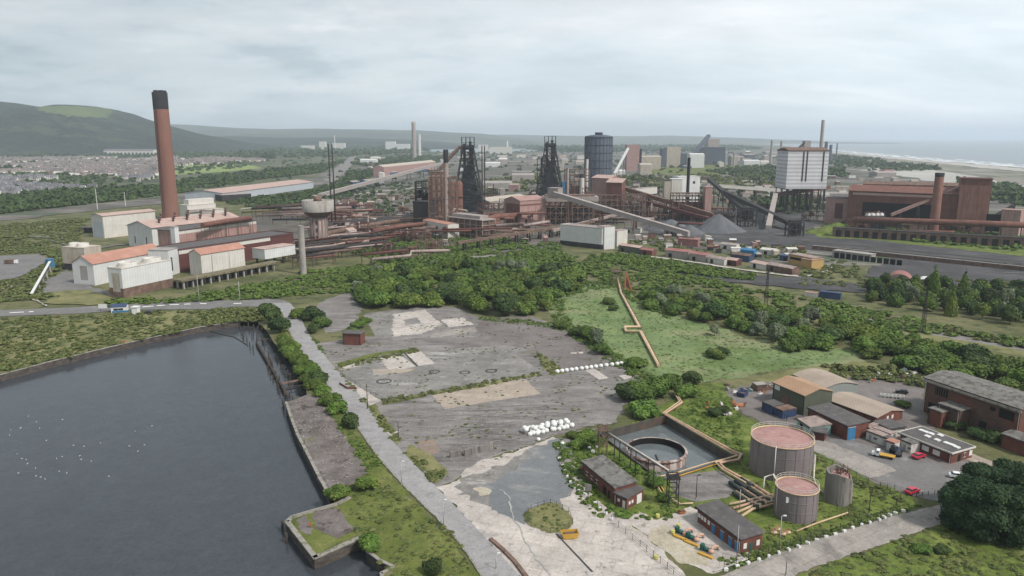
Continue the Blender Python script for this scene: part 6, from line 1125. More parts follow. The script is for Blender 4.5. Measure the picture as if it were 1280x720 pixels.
r_ = thing('notice_board', 'blank white board standing in front of the old brick shed', 'board', G(734, 617), -.5); MB().box(-.7, -.05, 1.0, 1.1, .05, 2.7).build('panel', MT['raw_concrete'], r_); MB().box(-.6, -.1, 0, -.5, -.051, 2.6).build('post', MT['galvanised'], r_); MB().box(.9, -.1, 0, 1.0, -.051, 2.6).build('post', MT['galvanised'], r_)
_, _, Lp = frame((871, 652), (925, 693))
building('pump_house', 'maroon brick pump house with blue doors and dark felt roof', 'building', (871, 652), (925, 693), 6.0, HT(925, 693, 674), 'brick_wall', 'tar_roof', 'mono', .3, .45,
    front=[('window', Lp * t, 1.5, .8, 1.0, 'white_frame') for t in (.03, .10, .17, .26)] + [('door', Lp * t, 0.05, 1.15, 2.3, 'blue_paint') for t in (.35, .56, .74, .88)], right=[('window', .8, 1.1, .9, 1.3, 'white_frame'), ('door', 2.4, 0, .9, 2.1, 'green_pump'), ('window', 4.4, 1.1, .9, 1.3, 'white_frame')])
building('green_shed', 'green clad shed with an orange tinted roof and white notice', 'shed', (965, 502), (1004, 520), 12, HT(1004, 520, 495), 'green_cladding', 'orange_beige_roof', 'gable', 1.6, .3, front=[('sign_panel', .8, 5.0, 2.4, 1.7, 'white_frame'), ('door', 4, 0, 4.2, 4.6, 'rust_brown')])
building('pale_shed', 'pale roofed shed behind the green one, open rooflights', 'shed', (990, 480), (1029, 498), 15, HT(1029, 498, 486), 'pale_green_cladding', 'beige_roof', 'arc', 1.4, .3)
building('long_shed', 'long dark brick shed with a smooth beige roof', 'shed', (1031, 509), (1095, 533), 13, HT(1095, 533, 522), 'brick_wall', 'beige_roof', 'gable', 1.2, .4, right=[('window', 5, 1.3, .9, 1.2, 'white_frame'), ('window', 7.4, 1.3, .9, 1.2, 'white_frame')])
_, _, L4 = frame((1009, 527), (1058, 551))
building('red_brick_store', 'red brick store with grey flat roof and tall blue door', 'building', (1009, 527), (1058, 551), 8.4, HT(1058, 551, 533), 'brick_wall', 'tar_roof', 'mono', .4, .3, right=[('door', .3, .1, 2.9, 4.0, 'blue_paint')])
building('lean_to_store', 'pale green corrugated store with pinkish roof by the large tank', 'shed', (996, 535), (1012, 546), 7.0, 3.0, 'teal_paint', 'pinkish_concrete', 'mono', .5, .2, front=[('door', 1.6, 0, 1.5, 2.4, 'dark_opening')]); building('lean_to_store', 'small dark red store beside the pale green one', 'shed', (1015, 549), (1030, 552), 4.6, 2.4, 'maroon_cladding', 'tar_roof', 'flat', 0, .2)
_, _, L5 = frame((1124, 554), (1188, 580))
of = building('flat_office', 'long flat roofed brick office with nine white rooflights', 'office building', (1124, 554), (1188, 580), 9.5, HT(1188, 580, 567), 'brick_wall', 'tar_roof', 'flat', 0, .5, front=[('window', L5 * t, .9, 2.1, 1.5, 'white_frame') for t in (.27, .45, .66)] + [('window', L5 * .05, 1.2, 1.6, 1.0, 'window_glass')], right=[('door', 3, 0, 1.2, 2.2, 'dark_opening'), ('window', 5.4, 1.0, 1.0, 1.2, 'window_glass'), ('window', 8.0, .9, 1.3, 1.6, 'white_frame')])
hz_ = HT(1188, 580, 567) + .36
for u, w in ((.08, 7), (.17, 7), (.26, 7.2), (.38, 8.6), (.31, 4.4), (.50, 4.4), (.66, 4.8), (.76, 4.9), (.86, 4.6)):
    f = MB().box(L5 * u, w - .9, hz_, L5 * u + 1.5, w + .5, hz_ + .3).build('skylight', MT['white_frame'], of)
b = MB()
for q in ((-.52, -.52, L5 + .52, -.3), (-.52, 9.8, L5 + .52, 10.02), (-.52, -.29, -.3, 9.79), (L5 + .3, -.29, L5 + .52, 9.79)): b.box(q[0], q[1], hz_ - .36, q[2], q[3], hz_ + .1)
b.build('roof_edge', MT['cream_cladding'], of)
building('office_wing', 'small grey roofed wing left of the flat office', 'building', (1110, 548), (1130, 545), 6, 3.0, 'cream_cladding', 'tar_roof', 'flat', 0, .3)
_, _, L6 = frame((1153, 514), (1270, 558)); hb = HT(1153, 514, 472)
bh = building('brick_hall', 'big derelict brick hall with broken windows and lichened roof', 'factory building', (1153, 514), (1270, 558), 15, hb, 'sooty_brick', 'lichen_roof', 'gable', 1.2, .7, front=[('window', L6 * .12, hb * .62, 4.4, 2.6, 'dark_opening'), ('window', L6 * .71, hb * .70, 1.6, 1.2, 'dark_opening'), ('window', L6 * .80, hb * .60, 4.6, 2.8, 'dark_opening'), ('door', L6 * .06, 0, 4.4, 4.0, 'dark_opening'), ('window', L6 * .62, 2.0, 2.4, 2.0, 'dark_opening')], right=[('window', 3, hb * .58, 9, 2.8, 'dark_opening')])
MB().box(-.8, -1.15, hb - 1.0, L6 + .8, -.90, hb - .28).build('concrete_band', MT['quay_coping'], bh)
for i in range(5): MB().box(L6 * (.125 + .0 * i) + .8 * i + .2, -.12, hb * .62, L6 * .125 + .8 * i + .3, -.07, hb * .62 + 2.6).build('window_bar', MT['rust_brown'], bh)
_u0 = frame((1153, 514), (1270, 558)); _d = Vector((math.cos(_u0[1]), math.sin(_u0[1]), 0)); _n = Vector((-_d.y, _d.x, 0))
q = _u0[0] + _d * L6 * .30 - _n * 5.2; building('brick_annex', 'lower square brick annex in front of the derelict hall', 'building', q, (_u0[1], 7), 5.0, 6.6, 'sooty_brick', 'lichen_roof', 'flat', 0, .3); q = _u0[0] + _d * L6 * .27 - _n * 8.4; building('brick_annex', 'smallest brick lean-to at the foot of the annex', 'building', q, (_u0[1], 4.4), 3.1, 5.2, 'brick_wall', 'lichen_roof', 'flat', 0, .25)
q = _u0[0] + _d * L6 * .955 - _n * 5.0; building('brick_annex', 'brick outbuilding at the right corner of the derelict hall', 'building', q, (_u0[1], 8), 4.8, 4.2, 'brick_wall', 'lichen_roof', 'mono', .5, .25)
building('brick_hut', 'small lone red brick hut with black roof beside the access road', 'hut', (429, 431), (451, 432), 5.5, HT(429, 431, 417), 'brick_wall', 'tar_roof', 'flat', 0, .3)
# containers and cabins
def cabin(label, a, b_, D_, h, w='cabin_white', r='pinkish_concrete', door=True, name='site_cabin', cat='cabin', **k): return building(name, label, cat, a, b_, D_, h, w, r, 'flat', 0, .08, front=[('door', 1.0, 0, .8, 2.0, 'raw_concrete'), ('window', 2.6, 1.0, 1.0, .8, 'window_glass')] if door else (), **k)
cabin('white site cabin at the left end of the cabin group', (1082, 549), (1102, 557), 2.8, 2.7); cabin('second white cabin with a pink stained roof', (1088, 545), (1112, 554), 2.6, 2.7, door=False); cabin('cabin with dark grey roof behind the pickup', (1100, 556), (1113, 561), 2.6, 2.6, r='tar_roof'); cabin('small cabin with salmon roof beside the tractor', (1106, 562), (1117, 566), 2.8, 2.8, r='salmon_roof', door=False); cabin('grey white cabin standing alone before the flat office', (1125, 561), (1138, 567), 3.6, 2.8, r='lichen_roof'); cabin('narrow white cabin nearest the red brick store', (1080, 545), (1086, 547), 5, 3.0, door=False)
def cont(label, a, b_, D_, h, m, r=None):
    r_ = building('shipping_container', label, 'container', a, b_, D_, h, m, r or m, 'flat', 0, .03, front=row('corrugation', 6, .5, 1.0, .3, .35, h - .6, m)); return r_
cont('navy blue container behind the pair at the green shed', (952, 513), (965, 519), 5, 2.9, 'navy_paint', 'tar_roof'); cont('blue container with brown roof in front of the green shed', (967, 519), (978, 524), 6, 2.6, 'navy_paint', 'rust_brown'); cont('navy blue container standing on the green slope edge', (1018, 446 + 60), (1022, 507), 3, 2.5, 'rust_brown') if False else None
cont('low rusty container at the scrap yard top', (945, 490), (958, 489), 3, 2.4, 'rust_brown', 'raw_concrete'); cont('blue container by the coal road', (1024, 372), (1050, 375), 4, 3.4, 'navy_paint'); cont('white container left of the blue one by the coal road', (1005, 370), (1022, 372), 4, 2.0, 'cream_cladding', 'dusty_pink')
# skips
def skip(label, x, y, rz, m, w=3.4, d=1.7, h=1.3, inner='rust_brown'):
    r_ = thing('skip', label, 'skip', G(x, y), rz); b = MB(); o_ = [(-w * .36, -d / 2, 0), (w * .36, -d / 2, 0), (w * .36, d / 2, 0), (-w * .36, d / 2, 0)]; t_ = [(-w / 2, -d / 2 - .1, h), (w / 2, -d / 2 - .1, h), (w / 2, d / 2 + .1, h), (-w / 2, d / 2 + .1, h)]; i_ = [(x_ * .94, y_ * .9, h) for x_, y_, _ in t_]; k_ = [(x_ * .94, y_ * .9, .5) for x_, y_, _ in o_]
    b.add(o_ + t_ + i_ + k_, [(0, 3, 2, 1), (0, 1, 5, 4), (1, 2, 6, 5), (2, 3, 7, 6), (3, 0, 4, 7), (4, 5, 9, 8), (5, 6, 10, 9), (6, 7, 11, 10), (7, 4, 8, 11), (8, 9, 13, 12), (9, 10, 14, 13), (10, 11, 15, 14), (11, 8, 12, 15)]); b.build('bin', MT[m], r_); MB().add([(x_ * .99, y_ * .99, .95) for x_, y_, _ in k_], [(0, 1, 2, 3)]).build('load', MT[inner], r_)
    for s in (-1, 1): MB().beam((-w * .3, s * (d / 2 + .13), .5), (w * .3, s * (d / 2 + .13), .5), .12).build('rail', MT[m], r_)
skip('yellow-orange skip standing beside the weedy island', 712, 672, .15, 'yellow_paint', 4.0, 2.0, 1.5); skip('bright blue skip at the top of the scrap yard', 928, 495, .9, 'navy_paint', 4.6, 2.6, 1.8); skip('dark skip near the compound fence corner', 852, 642, .3, 'orange_rust', 1.8, 1.0, .8)
# vehicles
def car(label, x, y, rz, m, name='parked_car', cat='car', s=1.0):
    r_ = thing(name, label, cat, G(x, y) + Vector((0, 0, .25)), rz); r_.scale = (s, s, s); b = MB()
    P = [(-2.1, .35), (2.1, .35), (2.15, .7), (1.95, .88), (1.0, .98), (-1.75, 1.0), (-2.1, .85)]; b.add([(x_, -.85, z) for x_, z in P] + [(x_, .85, z) for x_, z in P], [tuple(range(7)), tuple(range(13, 6, -1))] + [(i, 7 + i, 7 + (i + 1) % 7, (i + 1) % 7) for i in range(7)]); b.build('body', MT[m], r_)
    C_ = [(-1.75, .99), (1.05, .97), (.35, 1.42), (-1.25, 1.42)]; b = MB(); b.add([(x_, -.80 + (.12 if z > 1.2 else 0), z) for x_, z in C_] + [(x_, .80 - (.12 if z > 1.2 else 0), z) for x_, z in C_], [(0, 1, 2, 3), (7, 6, 5, 4), (1, 5, 6, 2), (3, 7, 4, 0)]); b.build('window', MT['window_glass'], r_)
    MB().add([(.37, -.70, 1.425), (-1.27, -.70, 1.425), (-1.27, .70, 1.425), (.37, .70, 1.425), (.3, -.66, 1.48), (-1.2, -.66, 1.48), (-1.2, .66, 1.48), (.3, .66, 1.48)], [(4, 7, 6, 5), (0, 4, 5, 1), (1, 5, 6, 2), (2, 6, 7, 3), (3, 7, 4, 0)]).build('roof', MT[m], r_)
    for wx in (-1.3, 1.35):
        for s_ in (-1, 1): MB().tube([(wx, s_ * .72, .12), (wx, s_ * .88, .12)], .33, 14).build('wheel', MT['rubber'], r_)
    for s_ in (-1, 1): MB().box(2.10, s_ * .6 - .15, .62, 2.17, s_ * .6 + .15, .76).build('headlight', MT['white_frame'], r_)
    return r_
car('bright red hatchback parked close to the flat office', 1148, 573, .45, 'car_red'); car('bright red hatchback parked alone by the compound fence', 1140, 617, .5, 'car_red'); car('white car half hidden behind the dark cypresses', 1197, 598, -.35, 'car_white'); car('black car driving on the dock road', 187, 392, .05, 'car_black'); 
car('black car parked in the yard left of the brick hall', 1127, 492, 2.7, 'car_black', s=1.0); car('black car beside the salmon roofed cabin', 1121, 569, 1.3, 'navy_paint' if False else 'car_black')
r_ = thing('pickup_truck', 'white cab flatbed truck with a yellowish tray', 'truck', G(1104, 572) + Vector((0, 0, .3)), math.pi - .55); b = MB(); P = [(1.0, .3), (3.0, .3), (3.0, .95), (2.3, 1.15), (1.85, 1.85), (1.0, 1.85)]; b.add([(x_, -.95, z) for x_, z in P] + [(x_, .95, z) for x_, z in P], [tuple(range(6)), tuple(range(11, 5, -1))] + [(i, 6 + i, 6 + (i + 1) % 6, (i + 1) % 6) for i in range(6)]); b.build('cab', MT['car_white'], r_)
MB().box(-3.0, -1.05, .55, .9, 1.05, .75).build('tray', MT['yellow_paint'], r_); MB().box(-2.9, -.4, .25, 1.0, .4, .54).build('chassis', MT['rubber'], r_); MB().add([(2.29, -.8, 1.17), (2.29, .8, 1.17), (1.9, .8, 1.8), (1.9, -.8, 1.8)], [(0, 1, 2, 3)]).build('windscreen', MT['window_glass'], r_)
for s_ in (-1, 1): MB().box(1.2, s_ * .962 - .004, 1.2, 1.85, s_ * .962 + .004, 1.65).build('side_window', MT['window_glass'], r_)
for wx in (-2, 2.2):
    for s_ in (-1, 1): MB().tube([(wx, s_ * .75, .12), (wx, s_ * .98, .12)], .4, 14).build('wheel', MT['rubber'], r_)
r_ = thing('lorry', 'small dark lorry on the lorry park at the far left', 'lorry', G(14, 330), .1); MB().box(-4, -1.3, .8, 2.5, 1.3, 3.2).build('body', MT['rust_brown'], r_); MB().box(2.6, -1.25, .6, 4.4, 1.25, 2.9).build('cab', MT['car_white'], r_)
for wx in (-3, -1.8, 3.4): MB().tube([(wx, -1.25, .5), (wx, 1.25, .5)], .5, 12).build('wheel', MT['rubber'], r_)
r_ = thing('tractor', 'dark blue tractor parked between the cabins', 'tractor', G(1119, 567) + Vector((0, 0, .1)), .4); MB().box(-.6, -.5, .7, 1.8, .5, 1.5).build('bonnet', MT['navy_paint'], r_); MB().box(-1.2, -.7, 1.0, .1, .7, 2.4).build('cab', MT['window_glass'], r_)
for wx, rr in ((-.8, .75), (1.4, .45)):
    for s_ in (-1, 1): MB().tube([(wx, s_ * .6, rr), (wx, s_ * .95, rr)], rr, 14).build('wheel', MT['rubber'], r_)

# sacks, blocks, barrels
def sack_mesh(seed, s=1.0):
    r = random.Random(seed); v, f = ICO2_; w = []
    for p in v: n = 1 + .12 * mnoise.noise(Vector(p) * 2 + Vector((seed, 0, 0))); w.append((p[0] * .58 * n * s, p[1] * .58 * n * s, max(-.42, min(.46, p[2] * .62)) * s + .42 * s))
    b = MB(); b.add(w, [tuple(q) for q in f], 0, True); b.tube([(0, 0, .85 * s), (.1 * s, 0, 1.0 * s)], [.16 * s, .05 * s], 6); o_ = b.build('sack', MT['sack_white']); me = o_.data; bpy.data.objects.remove(o_); return me
_bm = bmesh.new(); bmesh.ops.create_icosphere(_bm, subdivisions=2, radius=1.0); ICO2_ = ([tuple(p.co) for p in _bm.verts], [[q.index for q in p.verts] for p in _bm.faces]); _bm.free()
SM = [sack_mesh(i) for i in range(4)]
def sack(x, y, z, label, group, i=0, sc=1.0):
    o_ = bpy.data.objects.new('bulk_sack', SM[i % 4]); col.objects.link(o_); o_.location = (x, y, z); o_.rotation_euler = (0, 0, i * 1.7); o_.scale = (sc,) * 3; tag(o_, label, 'sack', group)
for i, zx in enumerate((227, 250, 273, 298, 321, 348, 372, 395, 419, 444, 471, 500, 526, 546)):
    x = 640 + zx / 4; y = 360 + (415 - (zx - 227) * .129) / 4 + 2.6; p = G(x, y); sack(p.x, p.y, 0.05, 'white bulk sack in the spaced row across the yard, %s from left' % nth(i), 'white sacks in the row across the yard', i, 1.55)
k = 0; rs = random.Random(9); pa, pb_ = G(661, 545), G(716, 534)
for i in range(13):
    for j in range(4):
        t = (i + .5) / 13; p = pa.lerp(pb_, t); w = Vector((-(pb_ - pa).y, (pb_ - pa).x, 0)).normalized(); q = p + w * (j * 1.25 + rs.uniform(-.5, .5)) + (pb_ - pa).normalized() * rs.uniform(-.7, .7) ; sack(q.x, q.y, .02 + (0.0 if j in (0, 3) or i % 2 else .95), 'white bulk sack in the big heap, %s counted from its left end' % nth(k), 'white sacks of the big heap', k, 1.3 + rs.random() * .25); k += 1
for i, (x, y) in enumerate([(703, 556), (717, 559), (737, 562), (741, 566), (746, 560), (673, 551)]): p = G(x, y); sack(p.x, p.y, .02, 'stray white sack left behind near the big heap, %s from left' % nth(sorted([703, 717, 737, 741, 746, 673]).index(x)), 'stray white sacks', i, 1.1)
blk = MB(); blk.prism([(-.45, -.28), (.45, -.28), (.45, .28), (-.45, .28)], 0, .62); blk.box(-.3, -.12, .621, .3, .12, .72); _b = blk.build('block', MT['white_frame']); BLK = _b.data; bpy.data.objects.remove(_b)
def blocks(pts, phrase, group, off=0):
    for i, (x, y) in enumerate(pts):
        o_ = bpy.data.objects.new('concrete_block', BLK); col.objects.link(o_); o_.location = G(x, y); o_.rotation_euler = (0, 0, .3 * i); tag(o_, phrase % nth(i), 'concrete block', group)
blocks([(900 + x / 4.8, 570 + y / 4.8 + .8) for x, y in ((35, 684), (103, 664), (168, 645), (233, 626), (293, 607), (353, 585), (412, 565), (470, 547), (525, 526), (580, 508), (637, 489), (691, 472), (745, 454), (795, 434), (850, 417), (900, 404), (955, 385))] + [(1105, 648), (1112, 645), (1119, 643), (1129, 640)], 'white block along the lane below the tanks, %s from left', 'white blocks along the lane')
blocks([(698, 562), (699, 574), (703, 583), (706, 590), (709, 597), (713, 604), (718, 611), (724, 615), (731, 619), (737, 624), (744, 630), (750, 637), (757, 643), (764, 650)], 'white block edging the grass beside the wet yard, %s from the top', 'white blocks edging the wet yard')
# pump sets
for i, (x, y) in enumerate([(858, 681), (872, 688), (890, 703)]):
    r_ = thing('pump_set', '%s of three pump sets before the maroon pump house' % ('upper', 'middle', 'lowest')[i], 'pump', G(x - 6, y - 12 + i * 0), -.75); MB().box(-1.4, -.7, 0, 1.4, .7, .3).build('base', MT['raw_concrete'], r_); MB().tube([(-1.1, 0, .85), (.2, 0, .85)], .45, 12).build('motor', MT['green_pump'], r_); MB().box(-1.6, -.5, .31, -.9, .5, 1.7).build('control_cabinet', MT['green_pump'], r_)
    MB().lathe([(.05, .3), (.6, .5), (.62, 1.1), (.05, 1.3)], .9, 0, 14).build('pump_casing', MT['salmon_pipe'], r_); MB().tube([(.9, 0, 1.2), (.9, .9, 1.5), (1.2, 2.2, 1.2), (1.2, 2.6, .2)], .28, 10).build('outlet_pipe', MT['salmon_pipe'], r_); MB().box(-1.2, -2.0, .1, 2.2, -1.2, .5).build('duct', MT['yellow_paint'], r_)
for i, (x, y) in enumerate([(820, 700), (841, 668), (822, 648), (848, 660)]): r_ = thing('yellow_bin', 'yellowish bin or drum in the gravel yard, %s one' % ('nearest the camera', 'by the upper pump', 'in the fence corner', 'beside the green cabinet')[i], 'bin', G(x, y)); MB().cyl(0, 0, 0, 1.0, .45, .5, 14).build('drum', MT['bin_yellow'], r_); MB().cyl(0, 0, 1.0, 1.08, .52, .5, 14).build('lid', MT['bin_yellow'], r_)

# ================================================================== fences, posts, poles
def fence(label, pts, h=1.9, step=3.0, m='dark_steel', wires=3, close=False, z=0.0, t=.09, name='fence'):
    P = [G(*p) for p in pts]; o_ = P[0]; r_ = thing(name, label, 'fence', o_); tot = 0; W = MB()
    for a, c in zip(P[:-1], P[1:]):
        k = max(1, round((c - a).length / step))
        for i in range(k):
            q = a.lerp(c, i / k) - o_; tot += 1
            if tot <= 95: MB().beam((q.x, q.y, 0), (q.x, q.y, h), t).build('post', MT[m], r_)
        for w in range(wires): z_ = h * (w + .8) / wires * .95; W.beam(Vector((a.x - o_.x, a.y - o_.y, z_)), Vector((c.x - o_.x, c.y - o_.y, z_)), .035)
    W.build('rail', MT[m], r_); return r_
fence('dark post and wire fence between concrete apron and gravel yard', [(764, 652), (782, 668), (800, 684), (834, 712), (850, 726)], 1.8, 2.6); fence('dark fence from the pump house along the lane below the tanks', [(905, 712), (935, 702), (960, 694), (1000, 680), (1050, 664), (1100, 649), (1136, 638)], 2.2, 3.6)
fence('wire fence curving round the grass by the wet yard', [(698, 562), (700, 578), (708, 595), (722, 614), (742, 628), (762, 650)], 1.5, 2.6, wires=2); fence('ragged post fence round the weedy island', [(656, 646), (664, 637), (688, 630), (711, 641), (716, 655), (706, 665), (688, 667), (664, 659), (656, 646)], 1.5, 2.2, wires=2)
fence('double railed walkway fence right of the silo', [(1060, 602), (1090, 617), (1120, 632), (1135, 640)], 1.7, 2.8, wires=2); fence('second rail fence along the car park edge', [(1012, 573), (1040, 583), (1070, 597), (1100, 610), (1138, 632)], 1.7, 3.0, wires=2); fence('low fence between car park and lane right of the red car', [(1145, 622), (1160, 620), (1176, 618)], 1.4, 1.6, wires=2); fence('fence along the lawn before the brick hall', [(1100, 610), (1118, 612), (1134, 618)], 1.5, 2.2)
fence('fence of thin posts along the yard edge by the access road', [(426, 470), (470, 497), (485, 505), (560, 490), (600, 484)], 1.6, 4.5, wires=2); fence('thin posts with wire at the upper right of the scrub by the silo', [(1046, 640), (1060, 645), (1088, 652)], 2.0, 3.0)
def pole(label, x, y, ytop, r=.11, m='galvanised', arm=None, name='lamp_post', cat='lamp post', lamp='white_frame'):
    h = HT(x, y, ytop); r_ = thing(name, label, cat, G(x, y)); MB().cyl(0, 0, 0, h, r, r * .7, 8).build('pole', MT[m], r_); MB().cyl(0, 0, 0, .35, r * 2, r * 1.8, 8).build('base', MT['raw_concrete'], r_)
    if arm: MB().beam((0, 0, h), (arm, 0, h + .1), .1).build('arm', MT[m], r_); MB().box(arm - .35, -.15, h - .02, arm + .35, .15, h + .2).build('lamp_head', MT[lamp], r_)
pole('thin pole on the verge beside the middle of the access road', 502, 606, 577, arm=.6); pole('thin pole on the verge left of the loading yard', 554.5, 658, 625, arm=.6); pole('thin pole at the lowest end of the access road', 620, 712, 692, arm=.6); pole('dark pole at the corner of the upper concrete apron', 459.5, 512, 480, .16, 'timber', name='utility_pole', cat='pole')
pole('black lamp post in the gravel bed by the steel tower', 870, 624, 594, .12, 'dark_steel', .5, lamp='dark_steel'); pole('lamp post with a round white lamp below the small tank', 974, 685, 645, .12, 'galvanised', .7); pole('pale pole rising beside the manifold pipes', 924, 640, 612); pole('pale pole at the end of the maroon pump house', 921, 697, 657); pole('dark pole in the scrub right of the silo', 1086, 643, 612, .12, 'timber', name='utility_pole', cat='pole'); pole('bare pole at the lower edge of the lane', 982, 720, 701, .1, 'timber', name='utility_pole', cat='pole'); pole('short pale pole near the gate of the brown yard', 498, 548, 527, .12, 'timber', name='utility_pole', cat='pole'); pole('grey pole beside the trestle columns at the bank', 249, 378, 345, .2); pole('grey pole left in the grass by the dock road', 300, 378, 352, .2)
def lattice(label, x, y, ytop, w):
    h = HT(x, y, ytop); r_ = thing('lattice_mast', label, 'mast', G(x, y)); b = MB()
    for k in range(10):
        t0, t1 = k / 10, (k + 1) / 10; a0, a1 = w * (1 - .75 * t0), w * (1 - .75 * t1)
        for sx, sy in ((-1, -1), (1, -1), (1, 1), (-1, 1)): b.beam((sx * a0, sy * a0, h * t0), (sx * a1, sy * a1, h * t1), .17); b.beam((sx * a0, sy * a0, h * t0), (-sy * a1, sx * a1, h * t1), .08)
    b.build('frame', MT['dark_steel'], r_); MB().beam((-w * 1.6, 0, h * .9), (w * 1.6, 0, h * .9), .3).build('cross_arm', MT['dark_steel'], r_)
lattice('dark lattice mast on the dry path above the reed bed', 957, 384, 336, .8); lattice('dark lattice mast in front of the plantation', 1153, 416, 362, .8)
# low walls
def lowwall(label, pts, t, h, m, name='wall'):
    P = [G(*p) for p in pts]; r_ = thing(name, label, 'wall', P[0])
    for i, (a, c) in enumerate(zip(P[:-1], P[1:])):
        b = MB(); d = (c - a).normalized(); n_ = Vector((-d.y, d.x, 0)) * t; a2, c2 = a - P[0], c - P[0] - d * .05; q = [a2, c2, c2 + n_, a2 + n_]; b.add([(x.x, x.y, -.2) for x in q] + [(x.x, x.y, h) for x in q], [(0, 3, 2, 1), (4, 5, 6, 7), (0, 1, 5, 4), (1, 2, 6, 5), (2, 3, 7, 6), (3, 0, 4, 7)]); b.build('wall_section', MT[m], r_)
lowwall('grey block wall at the edge of the brown yard, left piece', [(563, 573), (579, 569)], .5, 1.7, 'ruin_concrete'); lowwall('grey block wall at the edge of the brown yard, long right piece', [(581, 571), (600, 566), (618, 560)], .5, 2.0, 'ruin_concrete'); lowwall('low rusty bund along the loading yard kerb', [(611, 676), (625, 688), (640, 703), (656, 724)], .9, .6, 'rust_brown', 'bund')
lowwall('low brick wall at the verge below the weed strip', [(424, 481), (434, 487), (446, 487)], .3, .9, 'brick_wall'); lowwall('pale retaining wall beside the wharf corner', [(421, 631), (400, 637), (380, 643), (366, 648)], .35, .7, 'quay_coping')
# scrap and rubble
rs = random.Random(14); SC = ['orange_rust', 'navy_paint', 'cream_cladding', 'rust_brown', 'raw_concrete', 'white_cladding', 'teal_paint']
for i in range(60):
    x, y = (rs.uniform(1082, 1150), rs.uniform(464, 480)) if i < 34 else (rs.uniform(905, 1000), rs.uniform(480, 494)) if i < 48 else (rs.uniform(880, 932), rs.uniform(498, 520)); b = MB(); w, d, h = rs.uniform(.5, 2.2), rs.uniform(.4, 1.3), rs.uniform(.3, 1.1)
    m_ = SC[i % 7] if i < 48 else ('orange_rust', 'rust_brown', 'cream_cladding')[i % 3]; b.beam((0, 0, h * .5), (w, d * .5, h * .5 + rs.uniform(0, .6)), d, h); b.beam((w * .3, 0, .1), (w * .5, d, h + .6), .18, .5); o_ = b.build('scrap_piece', MT[m_]); o_.location = G(x, y); o_.rotation_euler = (0, 0, rs.random() * 6)
    tag(o_, ('scrap metal piece in the heap left of the brick hall, no. %s from the left' if i < 34 else 'scrap metal piece along the top of the scrap yard, %s piece' if i < 48 else 'rusty scrap piece on the grass left of the large tank, %s piece') % nth(i if i < 34 else i - 34 if i < 48 else i - 48), 'scrap', ('scrap heap by the brick hall', 'scrap at the top of the scrap yard', 'scrap left of the large tank')[0 if i < 34 else 1 if i < 48 else 2])
r_ = thing('pipe_section', 'rusty half pipe lying in the scrap yard', 'pipe', G(916, 508), -.1); MB().tube([(0, 0, .5), (3.4, 0, .5)], .75, 14).build('tube', MT['orange_rust'], r_); r_ = thing('white_frame_rack', 'long white rack lying in the yard left of the brick hall', 'rack', G(1101, 497), -.28); b = MB(); framework(b, 0, 0, 7.5, 1.6, 0, 1.1, 6, 1, 1, .18); b.build('frame', MT['white_cladding'], r_); MB().box(.2, .2, .4, 7.3, 1.4, .55).build('shelf', MT['raw_concrete'], r_)
r_ = thing('steel_trough', 'rusty long steel trough lying at the scrap yard top', 'trough', G(940, 487), -.05); MB().box(0, 0, 0, 9, .2, 1.2).build('side', MT['rust_brown'], r_); MB().box(0, 1.6, 0, 9, 1.8, 1.2).build('side', MT['rust_brown'], r_); MB().box(0, .21, .1, 9, 1.59, .3).build('bottom', MT['rust_brown'], r_)

# ================================================================== dock corner
PL = [(250, 230), (258, 245), (275, 255), (290, 285), (305, 300), (300, 240), (308, 225), (325, 250), (365, 215), (378, 225), (345, 200), (335, 195), (350, 210), (372, 240), (360, 275), (420, 340), (425, 360), (443, 375), (462, 350), (460, 400), (463, 425), (482, 440), (395, 370), (400, 385), (405, 400), (420, 430), (380, 400), (390, 425), (404, 450), (422, 465), (428, 485), (432, 500), (440, 520), (462, 545), (455, 570), (458, 590), (490, 540), (505, 560), (540, 530), (515, 570), (495, 460), (512, 455), (470, 365), (240, 195), (262, 205), (282, 198), (310, 195), (330, 215), (385, 345), (440, 470), (452, 500), (350, 255), (392, 250)]
PL.sort(); rs = random.Random(2)
for i, (x, y) in enumerate(PL):
    p = G(240 + x / 4, 360 + y / 4 + 2.5, WZ); h = rs.uniform(1.8, 3.6); o_ = MB().tube([(0, 0, -1.5), (rs.uniform(-.15, .15), rs.uniform(-.1, .1), h)], [.30, .24], 8).build('timber_pile', MT['timber']); o_.location = p; tag(o_, 'dark rotting timber pile in the dock corner, %s from left' % nth(i), 'pile', 'timber piles in the dock corner')
def pier(label, a, b_, w, h, m='timber', legs=3.0):
    A, B_ = G(*a, WZ), G(*b_, WZ); d = B_ - A; r_ = thing('timber_jetty', label, 'jetty', A, math.atan2(d.y, d.x)); Ln = d.length; MB().box(0, -w / 2, h, Ln, w / 2, h + .3).build('deck', MT[m], r_)
    for i in range(int(Ln / legs) + 1):
        for s in (-1, 1): MB().cyl(min(i * legs, Ln - .2), s * w * .4, -1.5, h - .01, .16, .16, 6).build('leg', MT[m], r_)
pier('long rotten timber walkway running out into the dock corner', (321, 431), (360, 499), .8, 1.2); pier('short timber crossbeam at the top of the rotten walkway', (321, 430), (337, 427), .9, 1.4); pier('timber landing stage between walkway and bank', (352, 484), (383, 478), 1.6, 1.3, 'rust_brown'); pier('lower timber landing stage with gaps', (354, 489), (384, 484), .6, 1.0); pier('ragged timber mooring stage below the dock corner trees', (338, 430), (352, 428), 2.0, 1.6)
r_ = MB().tube([(G(x, y, WZ) - G(262, 414, WZ)) + Vector((0, 0, .12)) for x, y in ((262, 414), (280, 419), (292, 421), (302, 427), (310, 432))], .22, 6).build('floating_boom', MT['timber']); r_.location = G(262, 414, WZ); tag(r_, 'thin dark floating boom curving from the quay to the piles', 'boom')
